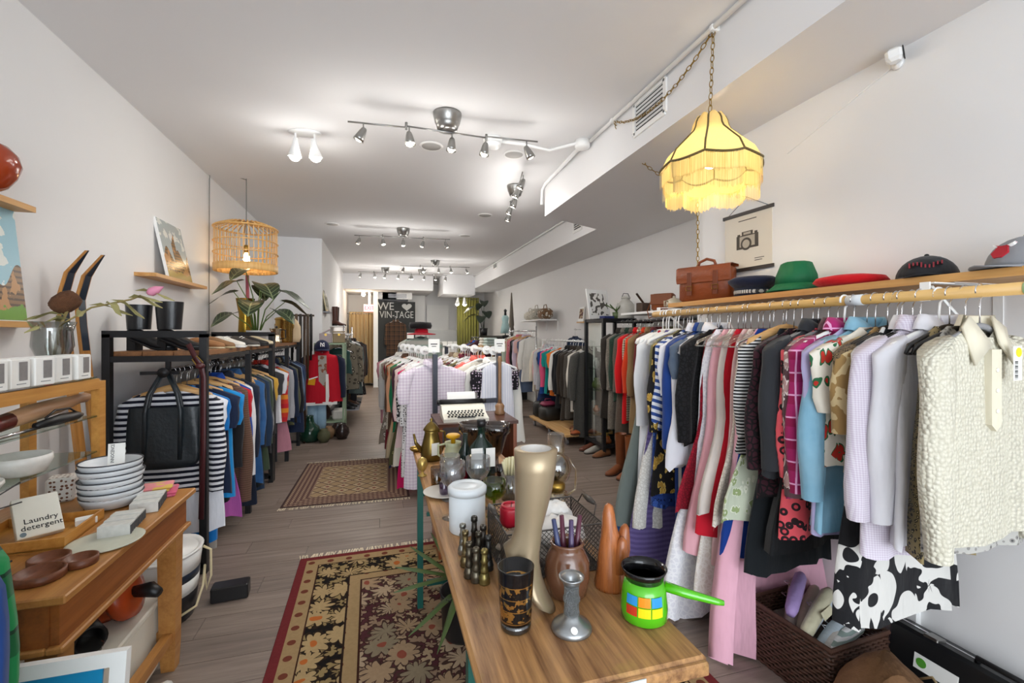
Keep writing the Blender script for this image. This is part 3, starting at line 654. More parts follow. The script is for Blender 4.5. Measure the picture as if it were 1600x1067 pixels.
# a small rack further back with dark clothes
rows = ['plum coat|c|.8|4a2732|plain||||', 'floral winter dress|D|.85|6d4a3c|floral|b9a07a|14|3a2a24|', 'cobalt blue jacket|j|.8|2a4d9a|plain||||', 'black wool vest|v|.7|232226|plain||||', 'rust red coat|c|.85|8a3a28|plain||||', 'grey tweed skirt suit|c|.9|6d6a64|tweed|4d4a45|30||']
rack_of(rows, 2.15, 10.2, 10.9, 1.38, 'on the small rack before the olive curtain', 'clothes on the small far rack', hang='bm')
fr2 = thing('clothes_rack', 'small black clothes rack before the olive curtain', 'clothes rack', (2.15, 10.55, 0))
part('rod', MB().cyl((0, -.45, 1.38), (0, .45, 1.38), .012, 8), m_black, fr2, True)
for yy in (-.45, .45): part('post', MB().cyl((0, yy, .0), (0, yy, 1.39), .014, 8), m_black, fr2, True)

# ---- centre double rack
XC1, XC2, YC, ZCR = .46, 1.07, 4.15, 1.30
SLP = -.115
rows = ['lilac gingham shirt dress|s|1.12|d5c5d6|gingham|ece4ec|36||slv=.3,hang=w,wide=1.12,rz=0,y=4.2', 'white blouse with black speckles|b|1.05|e9e6e4|speck|222222|50||pat=dots,col2=1d1d20,wide=1.05', 'hot pink long dress|D|1.2|d81763|plain||||hem=.3', 'black and white squiggle blouse|b|1.0|e4e2e0|blot|26262a|40||', 'blush embroidered blouse|b|.85|e6c9c6|plain||||', 'ivory cotton dress|D|1.05|e7e0d0|plain||||', 'plum knit top|k|.8|4a2836|plain||||', 'olive patterned dress|D|1.1|5d5a3a|floral|a59d6a|20|2c2b1c|', 'navy floral maxi|D|1.15|27304d|floral|c9c2b5|16|8d3b48|', 'emerald green blouse|b|.8|1f7a50|plain||||', 'peach satin blouse|b|.8|dba07a|plain||||', 'beige trench dress|D|1.1|bda98a|plain||||', 'burnt orange dress|D|1.1|d2662a|plain||||', 'brown corduroy shirt|s|.85|5a4232|plain||||', 'cream lace blouse|b|.85|e3dac8|lace|cfc4ae|50||', 'maroon velvet dress|D|1.1|7a1626|plain||||', 'taupe print dress|D|1.05|8d8072|floral|d9cfc2|18|3d352d|', 'pale grey cardigan|k|.8|bdbbb8|plain||||', 'white linen robe|c|1.0|e6e2da|plain||||', 'dusty rose tunic|t|.85|b9808a|plain||||']
rack_of(rows, XC1, 4.3, 6.0, ZCR, 'on the centre rack left row', 'clothes on the centre rack left row', hang='w', rzj=.12, slope=SLP)
rows = ['white cotton sleeveless blouse with blue pinstripes|v|1.02|e7e8f0|thinvs|c7cbe0|40||hang=w,y=4.2,rz=0,wide=.9', 'black polka floral dress|D|1.05|1d1a20|dots|c9b7c9|36||y=4.27,rz=.1', 'white balloon sleeve shirt|s|.8|eceae2|plain||||y=4.33,slv=.75,bell=.8,wide=1.15', 'ivory pleated dress|D|1.1|e9e3d5|plain||||', 'coral pink jacket|j|.75|f07468|plain||||', 'salmon blouse|b|.8|e98d7c|plain||||', 'black cocktail dress|D|1.1|1c1b1f|plain||||', 'khaki striped blouse|b|.8|8b8156|hs|6d6442|30||', 'bottle green print dress|D|1.0|2f4a38|floral|a9b08a|18|101a14|', 'maroon patterned shirt|s|.8|6d2434|floral|c79a8a|20|2a0f16|', 'brown paisley dress|D|1.05|6b5038|floral|bda176|16|33241a|', 'sand coloured shirt|s|.8|b8a98c|plain||||', 'dark red check dress|D|1.0|802430|plaid|551620|14|caa|' .replace('caa', 'ccaaaa'), 'taupe suede jacket|j|.75|8c7763|plain||||', 'charcoal pattern blouse|b|.8|45424a|floral|a59fa8|20|1c1b20|', 'wheat knit dress|D|1.0|c3a977|plain||||', 'mulberry blouse|b|.8|8a3a5a|plain||||', 'pearl grey dress|D|1.05|c7c5c2|plain||||']
rack_of(rows, XC2, 4.4, 6.0, ZCR, 'on the centre rack right row', 'clothes on the centre rack right row', hang='ww', rzj=.12, slope=SLP)
cr = thing('clothes_rack', 'double dark grey steel clothes rack in the middle of the shop', 'clothes rack', (.655, 5.1, 0), -SLP)
m_dk = plain('slate_steel', '4a4d57', .45, .4)
for xx in (-.305, .305):
    part('rod', MB().cyl((xx, -.98, ZCR), (xx, .98, ZCR), .014, 10), m_white, cr, True)
    for yy in (-.98, .98): part('post', MB().b2((xx - .02, yy - .02, .0), (xx + .02, yy + .02, ZCR + (.0 if yy > 0 else -.02))), m_dk, cr)
for yy in (-.98, .98): part('crossbar', MB().b2((-.29, yy - .015, .82), (.29, yy + .015, .86)), m_dk, cr)
for xx, w in ((XC1, 'left row'), (XC2, 'right row')):
    sg = thing('size_sign', 'white card sign on the front post of the centre rack ' + w, 'sign', (xx, YC - .02, ZCR))
    part('card', MB().box((0, 0, .055), (.1, .003, .12)), m_paper, sg); part('print', MB().box((0, -.002, .07), (.06, .0008, .008)).box((0, -.002, .05), (.04, .0008, .006)), m_ink, sg); part('clip', MB().box((0, .004, -.005), (.03, .012, .02)), m_white, sg)
# round white size dividers on the rods
for xx, w, ys in ((XC1, 'left', [4.55, 4.85, 5.2, 5.5, 5.8]), (XC2, 'right', [4.3, 4.5, 4.9, 5.3, 5.7])):
    for i, yy in enumerate(ys):
        dv = thing('size_divider', 'round white size divider number %s from the front on the centre rack %s rod' % (['one', 'two', 'three', 'four', 'five'][i], w), 'size divider', (xx + SLP * (yy - 4.15), yy, ZCR), 0, 'size dividers on the centre rack ' + w)
        part('disc', MB().at((0, 0, 0), rx=PI / 2).lathe([(.016, -.001), (.045, -.001), (.045, .001), (.016, .001), (.016, -.001)], 20), m_white, dv)

# ---- left racks
rows = ['white long tee under the striped top|t|.92|e9edf6|plain||||hang=o,y=3.37,wide=1.05', 'bright blue long tee|t|1.02|1478c8|plain||||y=3.44,wide=1.0', 'navy polo shirt|t|.75|1b2742|plain||||y=3.5,wide=1.12', 'stone grey trousers|p|1.05|a9a39b|plain||||y=3.56', 'sky blue sports tee|t|.8|1f8fd6|plain||||y=3.63,wide=1.1', 'black soft hoodie|k|.85|1c1c20|plain||||y=3.7', 'orchid pink dress|D|1.0|c263b4|plain||||y=3.77', 'brown ribbed cardigan|k|.95|6d5142|hs|5d4336|60||y=3.84,slv=.85,thick=1.3', 'red cotton tee|t|.85|c0202c|plain||||y=3.91', 'cobalt blue shirt|s|.95|1c4aa8|plain||||y=3.98', 'white sweatshirt|k|.75|ececee|plain||||y=4.06,slv=.72,thick=1.3', 'navy long coat|c|1.05|1c2436|plain||||y=4.14', 'indigo denim jacket|j|.8|3d5a86|denim|2c4468|||y=4.22', 'light wash denim jeans|p|1.02|5f94c4|denim|4a7cab|||y=4.3', 'mid blue denim shirt|s|.95|3d6da5|denim|2c5585|||y=4.38', 'black raincoat|c|1.0|1b2026|plain||||y=4.46', 'dark blue work coat|c|1.05|22344c|plain||||y=4.54', 'forest green parka|c|.9|3c4a38|plain||||y=4.62,thick=1.2', 'heather grey sweatshirt|k|.75|a9abb2|plain||||y=4.7', 'black zip fleece|k|.8|202024|plain||||y=4.78', 'mustard yellow tee|t|.55|d1a544|plain||||y=4.86']
rack_of(rows, -1.24, 3.4, 4.88, 1.23, 'on the near black left rack', 'clothes on the near black left rack', hang='mo', tag_every=4)
garment('black and white striped long sleeved tee', 'b', (-1.25, 3.31, 1.23 - HK), 'at the front of the near black left rack', 'clothes on the near black left rack', L=.66, col='e8e9ee', pat='hs', col2='17192a', sc=29, hang='o', wide=1.12, slv=.6, thick=1.5, rz=.03)
rows = ['charcoal jersey top|t|.7|3a3a3e|plain||||', 'white football tee|t|.6|e9e7ec|plain||||', 'black denim trousers|p|.95|1f1f24|plain||||', 'red and orange sports shirt|s|.6|cf3b2a|multi|e08a2c|7|c22530|', 'grey marl long sleeve|k|.65|8f9096|plain||||', 'silver grey sweater|k|.65|a7a8ae|plain||||', 'pink long dress|D|1.0|c98a9a|plain||||', 'dark navy windbreaker|j|.7|1d2940|plain||||', 'olive army shirt|s|.75|5b5d40|plain||||', 'plaid flannel shirt in brown|s|.75|6b4a34|plaid|3e2a20|12|b99a6a|', 'black work jacket|j|.75|1d1d22|plain||||', 'washed denim jacket|j|.7|6d87a5|denim|587293|||', 'navy varsity jacket with striped cuffs|j|.8|22375c|plain||||', 'cream fleece vest|v|.6|d9cfb6|plain||||', 'midnight blue long coat|c|.95|202c48|plain||||']
rack_of(rows, -1.22, 5.1, 6.42, 1.25, 'on the second black left rack', 'clothes on the second black left rack', hang='mb', tag_every=5)
# far left chrome rack along the corridor wall
rows = ['camouflage print jacket|j|.75|6b6355|leopard|3d382f|16|9a9282|', 'grey green army coat|c|.85|4f5a58|plain||||', 'black long trousers|p|.95|1c1c20|plain||||', 'white strap dress|d|.8|dcdcda|plain||||', 'brown leather jacket|j|.75|3d2b26|plain||||', 'dark spotted dress|D|1.0|2a2728|dots|8a837c|30||', 'black evening coat|c|1.0|1a1a1d|plain||||', 'umber corduroy jacket|j|.75|4a3626|plain||||']
rack_of(rows, -.55, 7.6, 9.3, 1.45, 'on the chrome rack along the corridor wall', 'clothes on the corridor chrome rack', hang='wm')
cr = thing('clothes_rack', 'chrome clothes rack with a low shelf along the corridor wall', 'clothes rack', (-.55, 8.5, 0))
part('rod', MB().cyl((0, -1.0, 1.45), (0, 1.0, 1.45), .012, 8), m_chrome, cr, True)
for yy in (-1, 1): part('post', MB().cyl((0, yy, .0), (0, yy, 1.6), .014, 8), m_chrome, cr, True)
part('low_shelf', MB().b2((-.22, -1.0, .27), (.22, 1.0, .29)), m_grey, cr)
# garments at the near left edge of the picture
garment('green and black buffalo plaid shirt', 's', (-.962, 1.2, 1.1), 'at the left edge beside the desk', 'clothes at the left edge', L=.85, col='1f8a4c', pat='plaid', col2='0f1512', sc=9, col3='123a22', slv=.6, wide=.97, thick=1.5, rz=-.25)
garment('deep blue long coat', 'c', (-.925, 1.08, 1.1), 'at the left edge before the plaid shirt', 'clothes at the left edge', L=1.0, col='0f3a7c', wide=1.05, rz=-.25)
lr = thing('clothes_rail', 'dark clothes rail at the left edge near the desk', 'clothes rail', (-.94, 1.0, 0))
part('rod', MB().cyl((0, -.5, 1.255), (0, .42, 1.255), .012, 8), m_black, lr, True)
for yy in (-.5, .42): part('post', MB().cyl((0, yy, .0), (0, yy, 1.26), .014, 8), m_black, lr, True)

# ================================================================== LEFT SIDE
def shoe_geo(L=.27, w=.045, heel=0.0, shaft=0.0, flare=1.0, point=.45, low=1.0, sw=.19):
    up, so, hl = MB(), MB(), MB()
    st = [(0, .55, .062), (.06, .8, .07), (.2, .9, .075), (.38, .82, .072), (.55, .95, .06), (.7, 1.0, .046), (.85, .88, .036), (.95, .62, .028), (1.0, point * .5, .02)]
    rings, sr = [], []
    for q, wf, h in st:
        x = q * L; z0 = .012 + heel * max(0, 1 - q / .62) ** 1.0
        h = h * low if q < .6 else h
        rings.append([(x, w * wf * math.cos(a), z0 + (h * max(0, math.sin(a)) ** .8 if math.sin(a) > 0 else 0)) for a in [2 * PI * j / 12 for j in range(12)]])
        sr.append([(x, w * wf * 1.06 * math.cos(a), z0 + (.002 if math.sin(a) > 0 else -.012)) for a in [2 * PI * j / 12 for j in range(12)]])
    up.loft(rings, True, True); so.loft(sr, True, True)
    if shaft:
        rg = []
        for i in range(7):
            q = i / 6; z = .012 + heel + .045 + (shaft - .045) * q; f = 1 + (flare - 1) * q
            rg.append([(L * .2 + (L * sw * f) * math.cos(a) + .01 * q * 0, w * .92 * f * math.sin(a), z) for a in [2 * PI * j / 14 for j in range(14)]])
        up.loft(rg)
        up.loft([rg[-1], [((x - L * .2) * .9 + L * .2, y * .9, z - .004) for x, y, z in rg[-1]], [((x - L * .2) * .85 + L * .2, y * .85, z - .06) for x, y, z in rg[-1]]], False, True)
    if heel: hl.loft([[(x * L, y * w * .75, z) for x, y in ((.01, -.8), (.2, -.9), (.2, .9), (.01, .8))] for z in (0, .012 + heel)], True, True)
    return up, so, hl
def shoe(name, lab, cat, loc, rz, col, sole='1b1a1a', group=None, rough=.4, **k):
    t = thing(name, lab, cat, loc, rz, group); up, so, hl = shoe_geo(**k)
    part('upper', up, plain('leather_' + col, col, rough, 0, .3, 20, .1), t, True); part('sole', so, plain('sole_' + sole, sole, .7), t, True)
    if hl.v: part('heel', hl, plain('sole_' + sole, sole, .7), t)
    return t
m_shelfwood = wood('dark_oak_shelf', '9c6a3c', '6e4526', 1, 1, .5)
def black_rack(lab, y0, y1, front, mids=()):
    t = thing('clothes_rack', lab, 'clothes rack', (-1.285, (y0 + y1) / 2, 0)); h = (y1 - y0) / 2; a, b = -.245, .245; e = .02
    for yy, full in ((-h, True), (h, True)):
        for xx in (a, b): part('post', MB().b2((xx - e, yy - e, 0), (xx + e, yy + e, 1.46)), m_black, t)
        part('top_bar', MB().b2((a - e, yy - e, 1.44), (b + e, yy + e, 1.48)), m_black, t)
        part('lower_bar', MB().b2((a + e, yy - e * .8, 1.295), (b - e, yy + e * .8, 1.33)), m_black, t)
    for m in mids: part('post', MB().b2((b - e, m - (y0 + y1) / 2 - e, 0), (b + e, m - (y0 + y1) / 2 + e, 1.33)), m_black, t)
    for xx in (a, b): part('side_rail', MB().b2((xx - .015, -h + e, 1.30), (xx + .015, h - e, 1.325)), m_black, t)
    for i in range(3): part('shelf_plank', MB().box((a + .085 + i * .16 - .005, 0, 1.342), (.155, 2 * h - .05, .03)), m_shelfwood, t)
    for yy in (-h, h): part('foot_bar', MB().b2((a, yy - e, .04), (b, yy + e, .07)), m_black, t)
    zr = 1.23 if front else 1.25
    part('rod', MB().cyl((.04 if front else .06, -h, zr), (.04 if front else .06, h, zr), .013, 10), m_black, t, True)
    part('rod_flange', MB().at((.04, -h - .022, zr), rx=PI / 2).lathe([(.03, -.006), (.03, .006)], 14), m_black, t, True)
    part('hanger_bar', MB().b2((-.10, -h + .03, 1.215), (.1, -h + .05, 1.235)).b2((.03, -h + .03, 1.2), (.055, -h + .05, 1.30)), m_black, t)
black_rack('black steel clothes rack with wood shelf near the left wall', 3.2, 4.97, True, (4.17,))
black_rack('black steel clothes rack behind the near left one', 5.03, 6.5, False, (5.75,))
ZSH = 1.3575
# black ankle boots and shoes on the shelf
shoe('ankle_boot', 'black leather ankle boot with block heel, left one on the rack shelf', 'boot', (-1.52, 3.42, ZSH), R(-8), '17181b', '121214', 'black ankle boots', .3, L=.27, w=.055, heel=.075, shaft=.2, flare=1.15, sw=.235)
shoe('ankle_boot', 'black leather ankle boot with block heel, right one nearest the post', 'boot', (-1.34, 3.38, ZSH), R(-12), '1a1b1e', '121214', 'black ankle boots', .3, L=.28, w=.055, heel=.075, shaft=.22, flare=1.2, sw=.24)
sh = [('sandal', 'tan leather clog', (-1.3, 3.72, 0), -20, '9c6b3f', 'd8c9a6', dict(L=.26, low=.9)), ('shoe', 'brown suede loafer with pale sole behind the ankle boots', (-1.27, 3.86, 0), -25, '8a6440', 'c9b48a', dict(L=.27)),
      ('sneaker', 'white canvas sneaker in the middle of the shoe shelf', (-1.25, 4.02, 0), -22, 'e6e2d8', 'f3f1ec', dict(L=.27)), ('sneaker', 'black sneaker with white sole and laces', (-1.3, 4.2, 0), -20, '2a2826', 'efece4', dict(L=.28)),
      ('sneaker', 'grey skate shoe beside the black sneaker', (-1.24, 4.36, 0), -18, '47423e', 'd9d3c6', dict(L=.27)), ('shoe', 'black slip on shoe near the end of the shelf', (-1.22, 4.56, 0), -20, '1d1c1b', '2a2724', dict(L=.28)),
      ('shoe', 'cream pointed flat shoe at the end of the shelf', (-1.2, 4.75, 0), -25, 'd8c9a8', '3a332c', dict(L=.27))]
for nm, lab, l, rz, c1, c2, k in sh:
    t = shoe(nm, lab + (' on the rack shelf' if nm == 'sandal' else ''), 'shoe', (l[0], l[1], ZSH), R(rz), c1, c2, 'shoes on the left rack shelf', .6, **k)
    if nm == 'sneaker':
        for q in (.42, .5, .58): part('lace', MB().tube([(.27 * q, -.025, .075 - .02 * (q - .42) / .16), (.27 * q + .005, 0, .085 - .02 * (q - .42) / .16), (.27 * q, .025, .075 - .02 * (q - .42) / .16)], .003, 5), m_white, t)
# tote bag on the front frame
tb = thing('tote_bag', 'black leather tote bag hanging at the front of the rack', 'bag', (-1.245, 3.225, .66))
sec = []
for i in range(9):
    q = i / 8; w = .185 + .01 * math.sin(q * 3); d = .045 * (1 - .55 * q); z = .36 * q
    w -= .02 * (q < .05)
    sec.append([(w * math.copysign(abs(math.cos(a)) ** .45, math.cos(a)), d * math.sin(a) - .02 + .006 * math.sin(5 * a + 4 * q), z + (.012 * math.cos(a) ** 2 if i == 0 else 0)) for a in [2 * PI * j / 24 for j in range(24)]])
m_tote = plain('tote_leather', '1c252b', .38, 0, .35, 9, .25)
part('bag_body', MB().loft(sec, True, False), m_tote, tb, True)
for s in (-1, 1):
    part('strap', MB().tube([(-.09, -.062 + .02 * (s > 0), .05), (-.09, -.055 + .03 * (s > 0), .34), (-.075, -.045 + .03 * (s > 0), .44), (-.02, -.03 + .02 * (s > 0), .555), (.02, -.03 + .02 * (s > 0), .555), (.07, -.045 + .03 * (s > 0), .44), (.09, -.055 + .03 * (s > 0), .34), (.09, -.062 + .02 * (s > 0), .05)], .005, 6, flat=2.5), m_tote, tb, True)
# dark red belt hanging on the post
bl = thing('belt', 'dark red leather belt tied round the rack post', 'belt', (-1.035, 3.15, 0))
m_belt = plain('oxblood_leather', '4a1a1f', .4, 0, .3)
part('strap', MB().tube([(-.07, 0, 1.40), (-.03, -.012, 1.32), (.0, -.015, 1.27), (.012, -.012, 1.2), (.01, -.01, .8), (0, -.012, .35)], .004, 6, flat=4.5), m_belt, bl, True)
part('knot', MB().at((-.002, -.02, 1.27)).sph((0, 0, 0), .026, 10, 8, .7), m_belt, bl, True)
part('buckle', MB().tube([(-.045, -.02, 1.31), (-.02, -.02, 1.33), (.012, -.02, 1.29), (-.015, -.02, 1.265)], .004, 6, closed=True), m_brass, bl)
# ---- potted alocasia
def leaf_mesh(Lf, W, mat, cup=.15, n=7):
    mb = MB(); rings = []
    for i in range(n + 1):
        q = i / n; w = W * (math.sin(PI * min(1, q * .92 + .08)) ** .7) * (1 - q * .55) + .001
        rings.append([(Lf * (q - .18 * abs(s) * (1 - q)), s * w, -Lf * .35 * q * q + cup * abs(s) * w + .012 * math.sin(6 * q) * abs(s)) for s in (-1, -.5, 0, .5, 1)])
    return mb.loft(rings, closed=False).mesh('leaf', mat, True)
def vein_mat(name, c1, c2):
    m, t, b = newmat(name); v = t.coord(); x = t.xyz(v)
    f = t.m('LESS_THAN', t.m('ABSOLUTE', x[1]), .006); g = t.step(t.frac(t.m('ADD', x[0], t.m('ABSOLUTE', x[1])), 22), .86)
    t.set(b, 'Base Color', t.mix(t.m('MAXIMUM', f, g), lin(c1), lin(c2))); b.inputs['Roughness'].default_value = .35; return m
m_alo = vein_mat('alocasia_leaf', '22331f', '7d8a66'); m_stem = plain('plant_stem', '5f7a36', .5)
def leafy(name, lab, loc, stems, mat, stemmat, pot, group=None, W=.09):
    t = thing(name, lab, 'plant', loc, 0, group)
    pot(t)
    for az, reach, top, Lf in stems:
        dx, dy = math.cos(az), math.sin(az)
        st = part('stem', MB().tube([(dx * .02, dy * .02, .1), (dx * reach * .35, dy * reach * .35, top * .65), (dx * reach, dy * reach, top)], [.007, .006, .004], 5), stemmat, t, True)
        link('leaf', leaf_mesh(Lf, W * Lf / .25, mat), t, (dx * reach, dy * reach, top), (0, R(12), az))
    return t
def pot_white(t): part('pot', MB().lathe([(.075, 0), (.095, .13), (.1, .14), (.092, .14), (.085, .11), (.001, .11)], 20), m_white, t, True); part('soil', MB().lathe([(.001, .112), (.084, .112)], 16), plain('soil', '2e231a', .95, 0, .4, 40, .5), t)
leafy('potted_plant', 'potted alocasia with dark veined arrow leaves beneath the bamboo lamp', (-1.22, 5.2, ZSH), [(R(200), .2, .52, .24), (R(225), .2, .62, .26), (R(250), .18, .74, .24), (R(300), .2, .6, .3), (R(345), .24, .54, .34), (R(20), .26, .44, .28), (R(275), .25, .42, .28), (R(235), .28, .3, .24), (R(320), .3, .34, .26), (R(90), .15, .6, .24)], m_alo, m_stem, pot_white, W=.13)
gv = thing('vase', 'tall gold vase behind the alocasia leaves', 'vase', (-1.38, 5.42, ZSH))
part('body', MB().lathe([(.05, 0), (.07, .1), (.06, .3), (.09, .48), (.085, .48), (.055, .3), (.001, .02)], 20, flute=10, fa=.03), plain('gold_lacquer', 'b9973d', .25, .9, .3), gv, True)
rl = solo('cane', 'pink red cane leaning behind the potted alocasia', 'cane', MB().tube([(0, 0, 0), (-.02, .02, .9)], .018, 8), plain('pink_cane', '9c4a5c', .5), (-1.40, 5.62, ZSH), 0, None, True)
cp = thing('coffee_pot', 'silver stove coffee pot beside the brass bin', 'coffee pot', (-1.12, 5.62, ZSH))
part('body', MB().lathe([(.05, 0), (.055, .02), (.04, .09), (.05, .16), (.048, .165), (.001, .165)], 8), plain('polished_tin', 'c9b9a0', .25, .9), cp)
part('handle', MB().tube([(.045, 0, .15), (.09, 0, .15), (.09, 0, .06), (.05, 0, .05)], .007, 6), m_blk, cp, True); part('lid_knob', MB().sph((0, 0, .18), .014), m_blk, cp, True)
part('spout', MB().tube([(-.04, 0, .13), (-.07, 0, .165)], [.015, .008], 6), plain('polished_tin', 'c9b9a0', .25, .9), cp, True)
bb = thing('brass_bin', 'tall brass ice bucket with lid on the second rack', 'bucket', (-1.13, 6.1, ZSH))
part('body', MB().lathe([(.09, 0), (.095, .02), (.1, .27), (.105, .28)], 28), plain('polished_brass', 'c2a05a', .22, .95, .2), bb, True)
part('lid', MB().lathe([(.108, .275), (.11, .29), (.09, .305), (.02, .315), (.012, .33), (.018, .345), (.001, .35)], 28), plain('polished_brass', 'c2a05a', .22, .95, .2), bb, True)
for s in (-1, 1): part('handle_ring', MB().tube([(s * .1, .03 * math.cos(a), .2 + .03 * math.sin(a)) for a in [2 * PI * k / 12 for k in range(12)]], .004, 5, True), m_brass, bb)
br = thing('belt_rack', 'dark T shaped stand draped with studded belts', 'belt stand', (-.98, 6.62, 0))
part('post', MB().cyl((0, 0, 0), (0, 0, 1.72), .018, 8), wood('dark_walnut', '4a3320', '2e1f14', 2), br, True)
part('crossbar', MB().cyl((-.24, 0, 1.71), (.12, 0, 1.71), .013, 8), wood('dark_walnut', '4a3320', '2e1f14', 2), br, True)
for i, (xx, ln, cc) in enumerate([(-.2, .5, '2a2522'), (-.15, .62, '1c1a18'), (-.1, .45, '5a4632'), (-.05, .7, '26211d'), (.04, .85, '4d3a28'), (.08, .6, '1f1c1a')]):
    solo('belt', ['charcoal narrow belt', 'black studded belt', 'tan woven belt', 'long dark brown belt', 'longest brown belt', 'short black belt'][i] + ' hanging on the belt stand', 'belt', MB().tube([(0, .018, 1.71 - ln * .8), (0, .016, 1.71), (0, 0, 1.728), (0, -.016, 1.71), (0, -.02, 1.71 - ln)], .004, 6, flat=4.5), plain('belt_' + cc, cc, .5), (-.98 + xx, 6.62, 0), 0, 'belts on the belt stand', True)
solo('bag', 'cream felt bag with red trim beside the brass bin', 'bag', MB().loft([[(.11 * f * math.cos(a), .04 * f * math.sin(a), z) for a in [2 * PI * j / 16 for j in range(16)]] for z, f in ((0, .9), (.06, 1.05), (.2, 1.0), (.27, .7), (.3, .45))], True, True), fabric('d9c3a0'), (-1.1, 6.36, ZSH - .0), .2, None, True)

# ---- bamboo pendant lamp
bp_ = thing('bamboo_pendant_lamp', 'round open slatted bamboo pendant lamp by the left wall', 'lamp', (-1.29, 5.1, 2.08))
m_bam = wood('bamboo', 'e6bd7c', 'cc9850', 2, 2, .45)
RB, HB = .275, .44
sl = MB().box((0, 0, 0), (.004, .0075, HB)).mesh('slat', m_bam)
for i in range(40):
    a = 2 * PI * i / 40; link('slat', sl, bp_, (RB * math.cos(a), RB * math.sin(a), HB / 2), (0, 0, a))
for z, rr in ((.18, .006), (.29, .006), (.43, .008)): part('hoop', MB().tube([((RB + .008) * math.cos(2 * PI * j / 36), (RB + .008) * math.sin(2 * PI * j / 36), z) for j in range(36)], rr, 6, True), m_bam, bp_, True)
part('bottom_band', MB().lathe([(RB + .007, .0), (RB + .009, .002), (RB + .009, .07), (RB + .002, .07), (RB + .002, 0), (RB + .007, 0)], 36), m_bam, bp_, True)
ts = MB().tube([(RB, 0, HB), (RB * .6, 0, HB + .045), (.04, 0, HB + .05)], .006, 5).mesh('top_slat', m_bam, True)
for i in range(30): link('top_slat', ts, bp_, (0, 0, 0), (0, 0, 2 * PI * i / 30))
part('cord', MB().tube([(0, 0, .24), (0, 0, HB + .1), (0, 0, HB + .25), (0, 0, ZC - 2.08)], .004, 6), plain('grey_cord', '6f6f6a', .6), bp_, True)
part('cord_loop', MB().tube([(.0, 0, ZC - 2.09), (-.12, 0, ZC - 2.06), (-.31, -.02, ZC - 2.07), (-.315, -.02, ZC - 2.12), (-.318, -.02, .1), (-.318, -.02, -.7)], .004, 6), plain('grey_cord', '6f6f6a', .6), bp_, True)
part('socket', MB().lathe([(.02, .19), (.022, .26), (.012, .27)], 12), m_brass, bp_, True)
part('bulb', MB().lathe([(.012, .19), (.03, .15), (.032, .12), (.02, .09), (.001, .085)], 14), emit('warm_bulb', 'ffd9a0', 30), bp_, True)
add_light(bp_, (0, 0, .13), 7, (1, .85, .65), .03, None)

# ---- wall shelves on the left with pictures
def wall_board(name, lab, y0, y1, z, d=.12, th=.025):
    return solo(name, lab, 'shelf', MB().b2((0, y0, -th), (d, y1, 0)), m_oak, (XL, 0, z))
wall_board('wall_shelf', 'short oak picture ledge high on the left wall above the shoes', 3.7, 4.66, 1.885, .13)
wall_board('wall_shelf', 'upper oak shelf at the left edge holding an orange vase', .9, 2.56, 2.03, .13)
wall_board('wall_shelf', 'lower oak shelf at the left edge holding a city painting', .9, 2.66, 1.515, .13)
def city_mat(name, seed, sky='9cc3cf', tower='8a6a4a', green='6f9a3c'):
    m, t, b = newmat(name); v = t.coord(); x = t.xyz(v); w = t.noise(v, 9 + seed, 4); n2 = t.noise(v, 28, 3)
    y_, z_ = x[1], x[2]
    skyc = t.mix(t.step(w, .55), lin(sky), lin('dfe3dc'))
    hgt = t.m('MULTIPLY_ADD', t.m('SINE', t.m('MULTIPLY', y_, 31 + seed)), .05, .2)
    tw = t.m('LESS_THAN', z_, t.m('ADD', hgt, t.m('MULTIPLY', t.m('LESS_THAN', t.m('ABSOLUTE', t.m('SUBTRACT', y_, -.03 + .02 * seed)), .035), .14)))
    bld = t.mix(t.step(t.frac(z_, 40), .6), lin(tower), lin('5a4634')); bld = t.mix(t.step(w, .56), bld, lin('b98a5a'))
    out = t.mix(tw, skyc, bld); out = t.mix(t.m('LESS_THAN', t.m('MULTIPLY_ADD', n2, .1, z_), .11), out, lin(green)); t.set(b, 'Base Color', out); b.inputs['Roughness'].default_value = .25; return m
def leaning_canvas(lab, yc, z, w, h, mat, lean=.18, x=XL + .1):
    t = thing('painting', lab, 'painting', (x, yc, z), 0, None, 0, -lean)
    part('canvas_edge', MB().b2((-.02, -w / 2, 0), (0, w / 2, h)), m_white, t); part('picture', MB().b2((0, -w / 2 + .004, .004), (.002, w / 2 - .004, h - .004)), mat, t)
leaning_canvas('framed print of a brown gothic tower on the short ledge', 4.2, 1.886, .44, .46, city_mat('city_print_a', 1, 'aeb8b8', '8a6a44', 'a08a4a'), .2)
leaning_canvas('colourful city painting with brown church at the left edge', 2.3, 1.516, .52, .5, city_mat('city_print_b', 2), .1)
ov = thing('vase', 'glossy orange red round vase on the upper left shelf', 'vase', (XL + .1, 2.3, 2.03))
part('body', MB().lathe([(.05, 0), (.08, .02), (.105, .06), (.12, .11), (.11, .15), (.085, .18), (.04, .2), (.035, .22), (.03, .22), (.001, .19)], 32), plain('orange_glaze', 'a8401c', .15, 0, .5, 6, 0, .6), ov, True)
